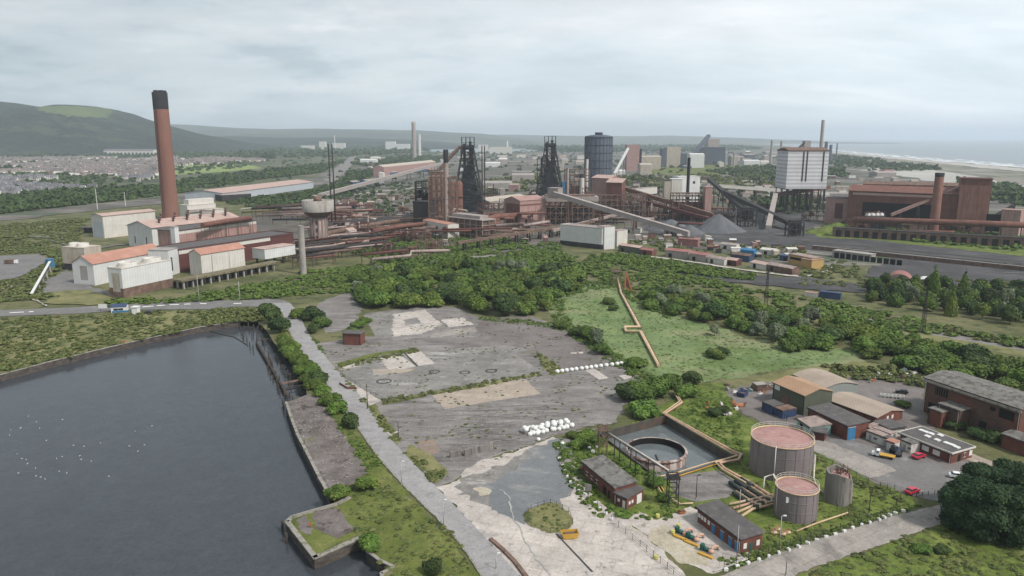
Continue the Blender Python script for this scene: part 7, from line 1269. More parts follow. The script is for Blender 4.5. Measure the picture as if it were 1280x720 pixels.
for i, (x, y, lab) in enumerate([(347, 660, 'dark mooring pile standing off the jetty corner'), (352, 676, 'dark mooring pile leaning on the jetty side')]): p = G(x + 6, y + 3, WZ); o_ = MB().tube([(0, 0, -1.5), (.1, 0, 2.6)], .3, 8).build('mooring_pile', MT['timber']); o_.location = p; tag(o_, lab, 'pile')
o_ = thing('life_ring_post', 'small orange life ring post on the square jetty', 'life ring', G(388, 660)); MB().beam((0, 0, 0), (0, 0, 1.3), .1).build('post', MT['timber'], o_); MB().box(-.4, -.1, .5, .4, .1, 1.3).build('ring_box', MT['orange_rust'], o_)
o_ = thing('life_ring_post', 'orange life ring post on the far grassy quay', 'life ring', G(155, 430)); MB().beam((0, 0, 0), (0, 0, 1.6), .14).build('post', MT['timber'], o_); MB().box(-.6, -.1, .6, .6, .1, 1.6).build('ring_box', MT['orange_rust'], o_)
gb = MB(); gb.lathe([(.02, 0), (.16, .08), (.2, .18), (.02, .34)], n=8, ex=1.9); gb.lathe([(.02, .2), (.1, .3), (.1, .42), (.02, .48)], .34, 0, 6); _g = gb.build('gull', MT['white_frame']); GUL = _g.data; bpy.data.objects.remove(_g); rs = random.Random(8); GP = sorted([(rs.uniform(10, 190), rs.uniform(515, 600)) for _ in range(34)])
for i, (x, y) in enumerate(GP): o_ = bpy.data.objects.new('gull', GUL); col.objects.link(o_); o_.location = G(x, y, WZ) ; o_.scale = (.62,) * 3; o_.rotation_euler = (0, 0, rs.random() * 6); tag(o_, 'white gull resting on the dock water, %s from left' % nth(i), 'gull', 'gulls on the dock water')

# gatehouse on the dock road
gh = building('gatehouse', 'small blue and white gatehouse on the dock road', 'gatehouse', (139, 391), (158, 390), 5, 3.0, 'white_frame', 'navy_paint', 'gable', 1.0, .3, front=[('window', 1.2, 1.0, 4.6, 1.2, 'window_glass'), ('cladding_band', .4, 0, 8, .9, 'blue_paint')]); building('gate_hut', 'plain white hut right of the blue gatehouse', 'hut', (165, 393), (172, 393), 3, 3.6, 'white_frame', 'white_frame', 'flat')
r_ = thing('sign_board', 'white sign board left of the blue gatehouse', 'sign', G(129, 389)); MB().box(-2.2, -.1, 1.6, 2.2, .1, 3.8).build('panel', MT['white_frame'], r_); MB().box(-1.6, .11, 0, -1.4, .3, 3.6).build('post', MT['timber'], r_); MB().box(1.4, .11, 0, 1.6, .3, 3.6).build('post', MT['timber'], r_)
gallery('conveyor', 'thin white topped conveyor rising to a blue hopper at the far left', (40, 372, 1), (64, 340, 6), 1.4, 1.2, 'green_cladding', 5, 'raw_concrete', 'white_frame'); building('blue_hopper', 'bright blue hopper house at the top of the thin conveyor', 'hopper', (62, 338), (69, 337), 4, HT(62, 338, 325), 'blue_paint', 'blue_paint', 'flat')

# ================================================================== the town
def house_mesh(seed):
    r = random.Random(seed); w, d, h, rh = 7.5, 8.5, 5.6, 2.9; b = MB(); b.xprism([(0, 0), (d, 0), (d, h), (d / 2, h + rh), (0, h)], 0, w, 0); s = rh / (d / 2)
    b.xprism([(-.3, h - .3 * s + .02), (d / 2, h + rh + .02), (d / 2, h + rh + .25), (-.3, h - .3 * s + .25)], 0, w, 1); b.xprism([(d / 2, h + rh + .02), (d + .3, h - .3 * s + .02), (d + .3, h - .3 * s + .25), (d / 2, h + rh + .25)], 0, w, 1); b.box(.2, d * .42, h + rh * .7, 1.0, d * .58, h + rh + 1.3, 1)
    for x in (1.2, 4.6): b.box(x, -.05, 3.4, x + 1.4, -.01, 4.8, 2); b.box(x, -.05, .9, x + 1.4, -.01, 2.2, 2)
    o_ = b.build('house', [MT['render_wall'], MT['slate_roof'], MT['window_glass']]); me = o_.data; bpy.data.objects.remove(o_); return me
HM = house_mesh(1); rs = random.Random(31); HS = []
town = [(-40, 198), (60, 196), (130, 197), (260, 197), (330, 200), (330, 205), (240, 206), (200, 212), (190, 224), (120, 236), (20, 245), (-40, 248)]
tw = [G(*p) for p in town]; tp = [(p.x, p.y) for p in tw]; x0, x1, y0, y1 = min(p[0] for p in tp), max(p[0] for p in tp), min(p[1] for p in tp), max(p[1] for p in tp)
ang = .22; ca, sa = math.cos(ang), math.sin(ang); yy = y0
while yy < y1 + 400:
    dist = max(1, yy); xx = x0 - 200
    while xx < x1:
        n = rs.randint(4, 9); L0 = xx
        for k in range(n):
            X = (L0 + k * 7.6); Xr, Yr = X * ca - (yy - 2000) * sa, X * sa + (yy - 2000) * ca + 2000
            if inpoly(Xr, Yr, tp) and mnoise.noise(Vector((Xr / 260, Yr / 260, 4))) > -.14: HS.append((Xr, Yr, 1 + .12 * rs.uniform(-1, 1)))
        xx = L0 + n * 7.6 + rs.choice((3, 5, 14, 22))
    yy += 20 + dist * .006 + rs.choice((0, 9))
HS.sort(key=lambda h: h[1]); NI = HS[:290]; NI.sort(key=lambda h: PX((h[0], h[1], 0))[0])
for i, (x, y, s) in enumerate(NI): o_ = bpy.data.objects.new('terraced_house', HM); col.objects.link(o_); o_.location = (x, y, -.2); o_.rotation_euler = (0, 0, ang); o_.scale = (1, 1, s); tag(o_, 'slate roofed terraced house in the front rows of the town, %s from left' % nth(i), 'house', 'terraced houses in the front rows of the town')
REST = HS[290:]
hv = np.array([(0, 0, 0), (7.5, 0, 0), (7.5, 8.5, 0), (0, 8.5, 0), (0, 0, 5.6), (7.5, 0, 5.6), (7.5, 8.5, 5.6), (0, 8.5, 5.6), (0, 4.25, 8.8), (7.5, 4.25, 8.8)]); A3 = []; F4w, F4r, F3 = [], [], []
for k, (x, y, s) in enumerate(REST):
    v = hv * np.array([1, 1, s]); A3.append(np.stack([v[:, 0] * ca - v[:, 1] * sa + x, v[:, 0] * sa + v[:, 1] * ca + y, v[:, 2]], 1)); o = k * 10; F4w += [(o, o + 1, o + 5, o + 4), (o + 2, o + 3, o + 7, o + 6), (o + 1, o + 2, o + 6, o + 5), (o + 3, o, o + 4, o + 7)]; F4r += [(o + 4, o + 5, o + 9, o + 8), (o + 6, o + 7, o + 8, o + 9)]; F3 += [(o + 5, o + 6, o + 9), (o + 7, o + 4, o + 8)]
def town_mat(name, cols, st):
    m = mat(name, cols, 0.045, 2, .9, stops=st, coords='World', nrough=.9); return m
town_mat('town_walls', [(0.22, 0.13, 0.11), (0.40, 0.34, 0.31), (0.78, 0.76, 0.73)], [.38, .5, .56]); town_mat('town_roofs', [(0.10, 0.095, 0.10), (0.155, 0.135, 0.13), (0.21, 0.165, 0.15)], [.38, .5, .62])
if REST:
    me = bpy.data.meshes.new('town_houses'); me.from_pydata([tuple(p) for p in np.concatenate(A3)], [], F4w + F4r + F3); me.materials.append(MT['town_walls']); me.materials.append(MT['town_roofs']); me.polygons.foreach_set('material_index', [0] * len(F4w) + [1] * len(F4r) + [0] * len(F3)); o_ = bpy.data.objects.new('town_houses', me); col.objects.link(o_); o_['kind'] = 'stuff'
# ================================================================== vegetation
def leafmat(name, c0, c1, c2, sc=0.5, var=0.28):
    return mat(name, [c0, c1, c2], sc, 4, 0.75, stops=[0.32, 0.5, 0.68], var=var, spec=0.25)
leafmat('willow_leaves', (0.0375, 0.0675, 0.01125), (0.0775, 0.1225, 0.02), (0.1313, 0.1812, 0.0375))
leafmat('dark_leaves', (0.0225, 0.0425, 0.01125), (0.0425, 0.0725, 0.01875), (0.075, 0.11, 0.03125))
leafmat('silver_leaves', (0.0855, 0.1125, 0.0585), (0.1305, 0.1575, 0.09), (0.18, 0.2025, 0.135))
leafmat('bright_leaves', (0.042, 0.075, 0.012), (0.078, 0.12, 0.018), (0.13, 0.175, 0.034))
leafmat('olive_leaves', (0.05, 0.06875, 0.01875), (0.09375, 0.1125, 0.0325), (0.1625, 0.1688, 0.0625))
leafmat('reed_leaves', (0.09775, 0.1375, 0.0495), (0.1437, 0.187, 0.0715), (0.1955, 0.22, 0.0935))
PITP = [(742, 530), (832, 512), (925, 572), (848, 606)]
leafmat('cypress_leaves', (0.0108, 0.0264, 0.0096), (0.0216, 0.048, 0.0168), (0.0504, 0.084, 0.0288), 0.5, 0.15)
mat('bark', [(0.07, 0.055, 0.04), (0.13, 0.105, 0.08)], 2, 6, 0.95, sc3=(1, 1, .2))
ICO = None
def ico(sub=2):
    bm = bmesh.new(); bmesh.ops.create_icosphere(bm, subdivisions=sub, radius=1.0)
    v = np.array([p.co[:] for p in bm.verts]); f = np.array([[q.index for q in p.verts] for p in bm.faces]); bm.free(); return v, f
ICO2, ICO1 = ico(2), ico(1)
def crown_arrays(lobes, nq, size, seed, squash=1.0, core=0.84, ic=ICO2, drop=0.0, aspect=1.0):
    """leaf clumps over and inside overlapping lobes; returns quads (v, f4) and core triangles (v, f3)"""
    r = np.random.default_rng(seed); L_ = np.array(lobes); w = L_[:, 3] ** 2; w = w / w.sum()
    k = r.choice(len(L_), nq, p=w); d = r.normal(size=(nq, 3)); d /= np.linalg.norm(d, axis=1)[:, None]
    d[:, 2] = np.where(d[:, 2] < -0.3, -d[:, 2], d[:, 2])
    rr = L_[k, 3] * (r.uniform(0.80, 1.12, nq) + (r.random(nq) < .07) * r.uniform(0, .22, nq)); rz = rr * L_[k, 4]
    c = L_[k, :3] + np.stack([d[:, 0] * rr, d[:, 1] * rr, d[:, 2] * rz], 1)
    nrm = d + r.normal(size=(nq, 3)) * 0.42; nrm[:, 2] += 0.2; nrm /= np.linalg.norm(nrm, axis=1)[:, None]
    a = np.cross(nrm, r.normal(size=(nq, 3))); a /= np.linalg.norm(a, axis=1)[:, None]; b = np.cross(nrm, a)
    s = size * r.uniform(0.45, 1.5, nq)[:, None]
    if drop: c[:, 2] -= drop * r.random(nq) * size
    q = np.stack([c - a * s - b * s * .5, c + a * s * .3 - b * s * .9, c + a * s + b * s * .4, c - a * s * .4 + b * s * .9], 1).reshape(-1, 3)
    f4 = np.arange(nq * 4).reshape(-1, 4); cv, cf = [], []; o = 0
    iv, if_ = ic
    for x, y, z, R, zz in L_[:, :5]:
        n = 1 + 0.10 * np.sin(iv[:, 0] * 5 + x * 3) * np.cos(iv[:, 1] * 4 + y) + 0.07 * np.sin(iv[:, 2] * 7 + z)
        cv.append(iv * n[:, None] * np.array([R, R, R * zz]) * core + np.array([x, y, z])); cf.append(if_ + o); o += len(iv)
    q[:, 2] = np.maximum(q[:, 2], 0.01)
    return q, f4, np.concatenate(cv), np.concatenate(cf)
def np_mesh(name, parts, m):
    """parts: list of (verts, faces) with 3- or 4-corner faces"""
    vs, lt, li, o = [], [], [], 0
    for v, f in parts:
        vs.append(v); li.append((f + o).ravel()); lt.append(np.full(len(f), f.shape[1])); o += len(v)
    v = np.concatenate(vs).astype(np.float32); li = np.concatenate(li).astype(np.int32); lt = np.concatenate(lt).astype(np.int32)
    me = bpy.data.meshes.new(name); me.vertices.add(len(v)); me.vertices.foreach_set('co', v.ravel()); me.loops.add(len(li)); me.loops.foreach_set('vertex_index', li)
    me.polygons.add(len(lt)); me.polygons.foreach_set('loop_start', (np.cumsum(lt) - lt).astype(np.int32)); me.polygons.foreach_set('loop_total', lt)
    me.polygons.foreach_set('use_smooth', np.ones(len(lt), bool)); me.update(); me.validate(); me.materials.append(m); return me
def lobe_set(seed, n, spread, h, r0, r1, zz=0.85):
    r = random.Random(seed); o = [(0, 0, h * 0.52, r1, zz)]
    for i in range(n):
        a = i * 2.4 + r.random(); d = spread * (0.35 + 0.65 * r.random()); R = r0 + (r1 - r0) * r.random() * 0.8
        o.append((d * math.cos(a), d * math.sin(a), max(R * 0.75, h * (0.25 + 0.55 * r.random() * (1 - d / spread * 0.4))), R, zz))
    return o
def tree_kind(kname, leaf, lobes, nq, size, seed, trunk_h, trunk_r, limbs=4):
    q, f4, cv, cf = crown_arrays(lobes, int(nq * 1.6), size * .85, seed, core=.78)
    crown = np_mesh('crown', [(q, f4), (cv, cf)], MATS[leaf])
    b = MB(); b.tube([(0, 0, -0.3), (0.05, 0.02, trunk_h * .5), (0.0, 0.08, trunk_h)], [trunk_r, trunk_r * .75, trunk_r * .5], 7)
    r = random.Random(seed)
    for i in range(limbs):
        a = i * 6.28 / limbs + r.random(); x, y, z, R, _ = lobes[(i + 1) % len(lobes)]
        b.tube([(0, 0, trunk_h * .45), (x * .4, y * .4, trunk_h * .7), (x * .85, y * .85, z)], [trunk_r * .5, trunk_r * .35, trunk_r * .12], 5)
    t = b.build('trunk', MATS['bark']); tm = t.data; bpy.data.objects.remove(t); return (kname, crown, tm)
KINDS = {}
for i in range(5): KINDS['willow%d' % i] = tree_kind('tree', 'willow_leaves', lobe_set(i, 8, 0.72, 1.25, 0.34, 0.62), 1500, 0.10, i, 0.9, 0.06)
for i in range(4): KINDS['dark%d' % i] = tree_kind('tree', 'dark_leaves', lobe_set(20 + i, 8, 0.62, 1.5, 0.32, 0.6, 1.0), 1500, 0.10, 20 + i, 1.0, 0.06)
for i in range(2): KINDS['silver%d' % i] = tree_kind('tree', 'silver_leaves', lobe_set(40 + i, 8, 0.6, 1.7, 0.28, 0.52, 1.1), 1500, 0.085, 40 + i, 1.1, 0.05)
for i in range(3): KINDS['bright%d' % i] = tree_kind('tree', 'bright_leaves', lobe_set(60 + i, 8, 0.65, 1.5, 0.3, 0.56, 1.0), 1500, 0.10, 60 + i, 1.0, 0.05)
def cone_lobes(seed, h=2.9):
    r = random.Random(seed); o = []
    for k in range(9):
        t = k / 8; z = 0.2 + t * (h - 0.35); R = 0.58 * (1 - t) ** 0.8 + 0.10
        for j in range(4 if t < .7 else 1):
            a = j * 1.57 + k; o.append((R * .5 * math.cos(a), R * .5 * math.sin(a), z, R * .7, 1.1))
    return o
for i in range(2): KINDS['pointed%d' % i] = tree_kind('tree', 'bright_leaves' if i else 'willow_leaves', cone_lobes(i), 2200, 0.085, 80 + i, 1.4, 0.05, 3)
def put_tree(kind, x, y, r, rz=None, zs=1.0, label='', group=None, cat='tree', name='tree'):
    k = KINDS[kind]; root = thing(name, label, cat, (x, y, 0), random.random() * 6.28 if rz is None else rz, group)
    root.scale = (r, r, r * zs)
    for nm, me in (('crown', k[1]), ('trunk', k[2])):
        o = bpy.data.objects.new(nm, me); col.objects.link(o); o.parent = root
    return root
def grove(poly, spacing, kinds, rmin, rmax, phrase, group, zs=(0.85, 1.15), maxn=999, seed=3, avoid=(), dens=None, name='tree', cat='tree'):
    P = darts(poly, spacing, maxn, avoid, dens, seed); P.sort(key=lambda p: PX((p[0], p[1], 0))[0]); r = random.Random(seed)
    for i, (x, y) in enumerate(P):
        put_tree(r.choice(kinds), x, y, r.uniform(rmin, rmax), None, r.uniform(*zs), phrase % nth(i), group, cat, name)
    return P
WL = ['willow0', 'willow1', 'willow2', 'willow3', 'willow4']; DK = ['dark0', 'dark1', 'dark2', 'dark3']; SV = ['silver0', 'silver1']; BR = ['bright0', 'bright1', 'bright2']
wood = [(450, 352), (490, 340), (560, 330), (640, 336), (720, 345), (742, 352), (712, 366), (696, 388), (640, 398), (604, 396), (560, 384), (455, 386), (442, 368)]
np1 = grove(wood, 8.2, WL + WL + WL + DK[:2] + BR[:2] + SV[:1], 4.2, 7.8, 'rounded green willow in the wood behind the derelict yard, %s from the left', 'willows of the wood behind the derelict yard', maxn=125, seed=5, zs=(0.75, 1.05))
grove([(806, 372), (850, 374), (910, 384), (960, 396), (1010, 402), (1060, 412), (1056, 436), (1010, 437), (985, 436), (960, 424), (930, 414), (880, 404), (835, 393), (808, 385)], 7.6, WL + WL + DK[:3] + BR[:1] + SV, 3.8, 6.6, 'bushy green tree in the belt right of the reed bed, %s from the left', 'trees of the belt right of the reed bed', maxn=52, seed=8, zs=(0.75, 1.0))
grove([(1060, 414), (1110, 418), (1180, 438), (1240, 452), (1300, 470), (1300, 500), (1230, 486), (1180, 474), (1130, 462), (1062, 440)], 7.8, WL + DK[:1] + BR[:2], 3.8, 6.6, 'bushy green tree in the thicket behind the roofless brick hall, %s from the left', 'trees of the thicket behind the brick hall', maxn=44, seed=9, zs=(0.75, 1.0))
grove([(1088, 362), (1110, 355), (1180, 362), (1300, 372), (1310, 412), (1230, 402), (1160, 392), (1090, 378)], 8.5, DK + DK + BR + ['pointed0', 'pointed1', 'willow1', 'silver0'], 3.8, 5.2, 'tall mixed tree in the plantation below the coal yard, %s from the left', 'trees of the plantation below the coal yard', maxn=62, seed=10, zs=(1.1, 1.5))
KN = [
 ('dark0', 340, 404, 5.0, 1.2, 'large dark round tree where the road meets the dock corner, nearer the junction'),
 ('dark1', 350, 416, 5.4, 1.0, 'dark spreading tree over the piles at the dock corner'), ('dark2', 332, 396, 4.2, 1.2, 'tall dark tree behind the round pair at the dock corner'),
 ('willow1', 376, 397, 5.0, .8, 'broad bush at the upper end of the road verge thicket'), ('dark3', 390, 400, 6.0, .85, 'widest dark tree in the road verge thicket'), ('willow2', 402, 408, 5.0, .8, 'round bush at the yard side of the road verge thicket'),
 ('dark1', 392, 416, 3.6, .9, 'small dark bush at the foot of the road verge thicket'),
 ('bright0', 448, 410, 4.4, .55, 'bright yellow-green bush above the small brick hut'), ('bright1', 440, 416, 3.6, .5, 'low bright bush left above the small brick hut'), ('bright2', 456, 403, 3.4, .55, 'bright bush touching the upper yard slab'),
 ('silver0', 746, 432, 4.4, 1.15, 'tall silvery willow at the edge of the reed bed'), ('willow3', 736, 424, 4.8, 1.0, 'round willow left of the tall silvery one'), ('willow4', 752, 442, 4.2, .85, 'dark willow bush below the tall silvery one'), ('dark1', 722, 420, 4.2, .7, 'low dark bush left along the reed bed edge'),
 ('willow0', 700, 410, 4.2, .7, 'lone low bush at the top of the yard edge'), ('willow1', 796, 458, 4.2, .75, 'bush where the raised yellow pipe drops from the reed bed'), ('willow2', 762, 380, 3.8, .75, 'round bush left of the pipe in the upper reed bed'), ('willow3', 766, 388, 3.0, .8, 'smaller bush just below the round one by the pipe'),
 ('willow2', 800, 498, 6.0, .85, 'large willow over the corner of the brown yard'), ('willow4', 822, 494, 6.0, .85, 'large willow behind the circular tank pit'), ('dark0', 786, 500, 5.0, .8, 'dark willow at the left end of the clump above the tank pit'),
 ('willow0', 806, 520, 5.0, .8, 'leafy willow hanging towards the pit wall'), ('willow1', 838, 482, 4.6, .8, 'willow at the top of the clump above the tank pit'), ('willow3', 856, 496, 4.6, .75, 'dark bush beside the bend of the yellow pipe'), ('dark2', 866, 480, 4.0, .8, 'dark bush right above the bend of the yellow pipe'),
 ('willow1', 893, 446, 4.6, .62, 'wide low bush alone in the reed bed'), ('dark2', 903, 444, 3.6, .62, 'right lobe bush of the lone clump in the reed bed'), ('silver1', 893, 420, 3.0, 1.2, 'small pale tree standing alone in the reed bed'), ('silver0', 950, 411, 4.4, 1.3, 'tall pale grey willow inside the reed bed belt'), ('silver1', 872, 380, 4.2, 1.0, 'pale willow in the upper part of the belt'),
 ('willow0', 990, 438, 5.2, .8, 'round bush at the tip of the belt over the reed bed'),
 ('willow3', 424, 622, 3.3, .85, 'round bush at the corner between wharf and jetty'), ('bright0', 458, 612, 3.4, .7, 'bright green bush above the square jetty'), ('willow1', 463, 684, 2.8, .85, 'round green bush right of the square jetty'), ('dark1', 541, 716, 2.4, .9, 'dark round bush beside the road kerb near the bottom'),
 ('willow2', 388, 470, 3.0, .9, 'bush on the bank above the wharf'), ('dark0', 398, 482, 4.0, .9, 'round dark tree on the bank above the wharf'), ('bright1', 378, 455, 3.6, .8, 'bright tree on the steep dock bank'), ('bright2', 366, 440, 3.4, .8, 'bright tree higher on the steep dock bank'),
 ('bright0', 389, 466, 3.4, .8, 'bright tree lowest on the steep dock bank'), ('willow4', 404, 494, 3.2, .9, 'first of the three round bushes along the wharf'), ('willow0', 412, 506, 3.6, .9, 'second of the three round bushes along the wharf'), ('willow2', 421, 516, 3.6, .9, 'third of the three round bushes along the wharf'), ('dark3', 438, 533, 3.3, 1.0, 'dark upright bush touching the road below the wharf'),
 ('willow1', 733, 548, 3.0, .7, 'bush beside the heap of white sacks'), ('willow3', 722, 560, 2.8, .7, 'lower bush among the white sacks'), ('bright2', 716, 548, 2.4, .7, 'bright bush at the end of the white sack heap'), ('willow4', 748, 556, 2.6, .7, 'bush left of the old settling tank'),
 ('bright0', 830, 626, 2.4, .6, 'bright bush behind the red brick sheds'), ('willow0', 818, 606, 2.6, .7, 'bush under the pipe trestle by the settling tank'), ('willow2', 790, 590, 2.4, .7, 'bush between brick shed and settling tank'),
 ('willow3', 1150, 690, 2.2, .6, 'low bush in the rough field below the lane'), ('dark1', 1178, 690, 2.2, .5, 'dark bush in the rough field near the cypresses'),
 ('dark2', 1195, 536, 3.6, .6, 'dark bush against the roofless brick hall'), ('dark1', 1222, 548, 3.8, .6, 'dark bush in front of the brick hall middle'), ('dark3', 1240, 552, 3.6, .7, 'dark bush in front of the brick hall right part'), ('willow0', 1180, 522, 3.0, .6, 'bush by the brick hall annex'),
 ('bright2', 1128, 508, 3.0, .5, 'low bright bush left of the brick hall'), ('dark0', 893, 520, 2.6, .7, 'round bush left of the large tank'), ('dark2', 905, 517, 2.2, .8, 'small round bush left of the green sheds'),
]
for k, x, y, r, zs, lab in KN:
    p = G(x, y); put_tree(k, p.x, p.y, r, None, zs, lab, None, 'tree' if r > 3.1 else 'bush', 'tree' if r > 3.1 else 'shrub')
grove([(350, 424), (364, 432), (386, 460), (402, 478), (394, 488), (378, 470), (360, 448)], 3.4, WL[:2] + BR + BR, 2.4, 3.6, 'leafy bush on the steep dock bank beside the road, %s from left', 'bushes of the steep dock bank', (.7, .95), 26, 41, name='shrub', cat='bush')
# the cypresses at the bottom right: dense, dark, fine
def cypress(seed, h=2.0):
    r = random.Random(seed); lob = []
    for k in range(26):
        a = r.random() * 6.28; t = r.random(); z = 0.15 + t * (h - 0.35); R = 0.75 * math.sqrt(max(0.02, 1 - (z / h) ** 1.8)) * (0.5 + 0.5 * r.random())
        lob.append((R * math.cos(a), R * math.sin(a), z, 0.30 + 0.16 * r.random(), 0.8))
    lob.append((0, 0, h * .45, 0.68, 1.1)); return tree_kind('tree', 'cypress_leaves', lob, 15000, 0.042, 200 + seed, 1.2, 0.05, 0)
for i in range(3): KINDS['cypress%d' % i] = cypress(i)
for i, (x, y, r, lab) in enumerate([(1206, 662, 6.2, 'dark cypress at the road end of the cypress clump'), (1234, 672, 6.6, 'tallest dark cypress in the front of the clump'), (1262, 674, 6.4, 'dark cypress right in the front of the clump'),
        (1226, 640, 6.0, 'dark cypress behind the front ones near the car park'), (1258, 640, 6.4, 'dark cypress at the back of the clump beside the lawn'), (1286, 652, 6.6, 'dark cypress cut by the edge of the photo'), (1196, 645, 4.6, 'smaller cypress at the car park corner of the clump')]):
    p = G(x, y); put_tree('cypress%d' % (i % 3), p.x, p.y, r, i * 1.3, 1.0 if i != 6 else .85, lab, None, 'cypress', 'cypress')

# ---- scrub that nobody could count: merged clumps
def clump_template(seed, nq, size, squash):
    q, f4, cv, cf = crown_arrays(lobe_set(seed, 3, 0.6, 0.9, 0.35, 0.62, 0.7), nq, size, seed, core=0.8, ic=ICO1); return q, f4, cv, cf
TPL = [clump_template(300 + i, 70, 0.20, 1) for i in range(5)]; TPS = [clump_template(320 + i, 18, 0.34, 1) for i in range(4)]
def scatter(name, pts, rmin, rmax, leaf, zs=(0.5, 0.9), tpl=TPL, seed=1, sizefn=None):
    r = np.random.default_rng(seed); Q, F, C, D = [], [], [], []; qo = co = 0
    for (x, y) in pts:
        t = tpl[r.integers(len(tpl))]; a = r.uniform(0, 6.28); s = r.uniform(rmin, rmax) * (sizefn(x, y) if sizefn else 1); z = s * r.uniform(*zs)
        R = np.array([[math.cos(a) * s, math.sin(a) * s, 0], [-math.sin(a) * s, math.cos(a) * s, 0], [0, 0, z]]); off = np.array([x, y, -0.05])
        Q.append(t[0] @ R + off); F.append(t[1] + qo); qo += len(t[0]); C.append(t[2] @ R + off); D.append(t[3] + co); co += len(t[2])
    if not Q: return
    me = np_mesh(name, [(np.concatenate(Q), np.concatenate(F)), (np.concatenate(C), np.concatenate(D))], MATS[leaf])
    o = bpy.data.objects.new(name, me); col.objects.link(o); o['kind'] = 'stuff'; return o
for nm, src in (('w_willow', 'willow_leaves'), ('w_dark', 'dark_leaves'), ('w_olive', 'olive_leaves'), ('w_bright', 'bright_leaves'), ('w_reed', 'reed_leaves')):
    m = MATS[src].copy(); m.name = nm; t = m.node_tree; MATS[nm] = m
    for n in t.nodes:
        if n.type == 'OBJECT_INFO':   # one merged mesh: vary by place instead of by object
            g = t.nodes.new('ShaderNodeNewGeometry'); q = t.nodes.new('ShaderNodeTexNoise'); q.inputs['Scale'].default_value = 0.09; q.inputs['Detail'].default_value = 2
            t.links.new(g.outputs['Position'], q.inputs['Vector'])
            for l in list(n.outputs['Random'].links): to = l.to_socket; t.links.remove(l); t.links.new(q.outputs[0], to)
def patchy(s, thr=0.0, seed=0, lo=0.03):
    def f(x, y):
        v = mnoise.fractal(Vector((x / s, y / s, seed)), 1.0, 2.0, 4); return 1.0 if v > thr + 0.12 else (lo if v < thr - 0.05 else 0.35)
    return f
A_road = road_l[::4] + road_r[::4][::-1]; A_dock = [(p[0], p[1]) for p in dock[1:-3]] + [(300, 720), (0, 720)]
A_droad = [(-120, 389), (0, 386), (100, 382), (230, 375), (350, 374), (365, 390), (290, 386), (240, 390), (100, 395), (-120, 405)]
A_b1 = [(75, 350), (100, 300), (185, 262), (300, 262), (378, 290), (378, 345), (225, 372), (140, 378)]; A_ware = [(95, 300), (112, 268), (195, 262), (205, 292), (135, 302)]
A_rail = [(-60, 276), (60, 261), (200, 245), (300, 233), (385, 222), (420, 226), (390, 236), (300, 245), (210, 257), (60, 272), (-60, 286)]
A_fore = [(48, 369), (62, 348), (80, 336), (104, 342), (150, 372), (90, 371)]; A_lorry = [(-40, 320), (50, 316), (66, 325), (30, 348), (-40, 364)]
scatter('scrub', darts([(-20, 284), (100, 274), (240, 260), (250, 300), (80, 372), (-20, 380)], 4.2, 1100, (A_b1, A_ware, A_fore, A_lorry), patchy(45, 0.02, 3)), 2.2, 5.2, 'w_olive', (0.35, 0.6), seed=2)
scatter('scrub', darts([(130, 378), (225, 362), (380, 340), (470, 330), (545, 322), (560, 334), (470, 348), (440, 366), (350, 372), (140, 384)], 3.4, 1300, (A_b1,), patchy(30, -0.12, 4)), 1.8, 4.4, 'w_willow', (0.4, 0.7), seed=3)
scatter('scrub', darts([(-40, 398), (300, 384), (322, 396), (180, 424), (60, 452), (-40, 480)], 3.0, 900, (A_droad, A_dock), patchy(25, 0.03, 5)), 1.2, 3.2, 'w_olive', (0.35, 0.6), seed=4)
scatter('scrub', darts([(250, 392), (318, 386), (330, 402), (300, 402), (262, 406)], 3.0, 120, (A_road,), None), 1.8, 3.4, 'w_olive', (0.5, 0.8), seed=5)
scatter('scrub', darts([(600, 330), (660, 312), (760, 322), (860, 345), (1000, 372), (1120, 396), (1300, 430), (1300, 440), (1080, 405), (900, 380), (800, 365), (740, 346), (690, 338)], 4.0, 1700, (), patchy(32, -0.04, 6)), 2.0, 4.6, 'w_willow', (0.4, 0.7), seed=6)
scatter('scrub', darts([(755, 318), (800, 322), (860, 332), (940, 345), (942, 352), (860, 343), (790, 333), (752, 326)], 3.5, 260, (), None), 2.6, 4.2, 'w_willow', (0.7, 1.0), seed=7)
scatter('scrub', darts([(500, 296), (640, 300), (700, 306), (700, 335), (560, 332), (490, 330), (440, 318)], 4.0, 600, (), patchy(30, -0.05, 7)), 2.0, 4.6, 'w_willow', (0.4, 0.8), seed=8)
scatter('scrub', darts([(1008, 290), (1050, 279), (1100, 279), (1180, 286), (1300, 298), (1300, 318), (1180, 306), (1080, 298)], 5.5, 340, (), patchy(40, 0.0, 8)), 2.6, 6.0, 'w_willow', (0.4, 0.8), seed=9)
scatter('scrub', darts([(1040, 326), (1300, 344), (1300, 362), (1190, 352), (1100, 345), (1080, 360), (1000, 356), (1000, 335)], 5, 250, ([(1075, 322), (1300, 334), (1300, 352), (1075, 350)],), patchy(30, 0.05, 9)), 2, 4, 'w_olive', (0.4, 0.6), seed=10)
scatter('scrub', darts([(1030, 458), (1120, 462), (1170, 478), (1166, 486), (1100, 476), (1050, 476)], 2.8, 180, (), None), 1.8, 3.0, 'w_olive', (0.6, 0.9), seed=11)
scatter('scrub', darts([(1010, 392), (1100, 398), (1300, 428), (1300, 436), (1150, 416), (1040, 398)], 3.6, 300, (), patchy(20, -0.05, 19)), 1.8, 3.2, 'w_olive', (0.5, 0.7), seed=12)
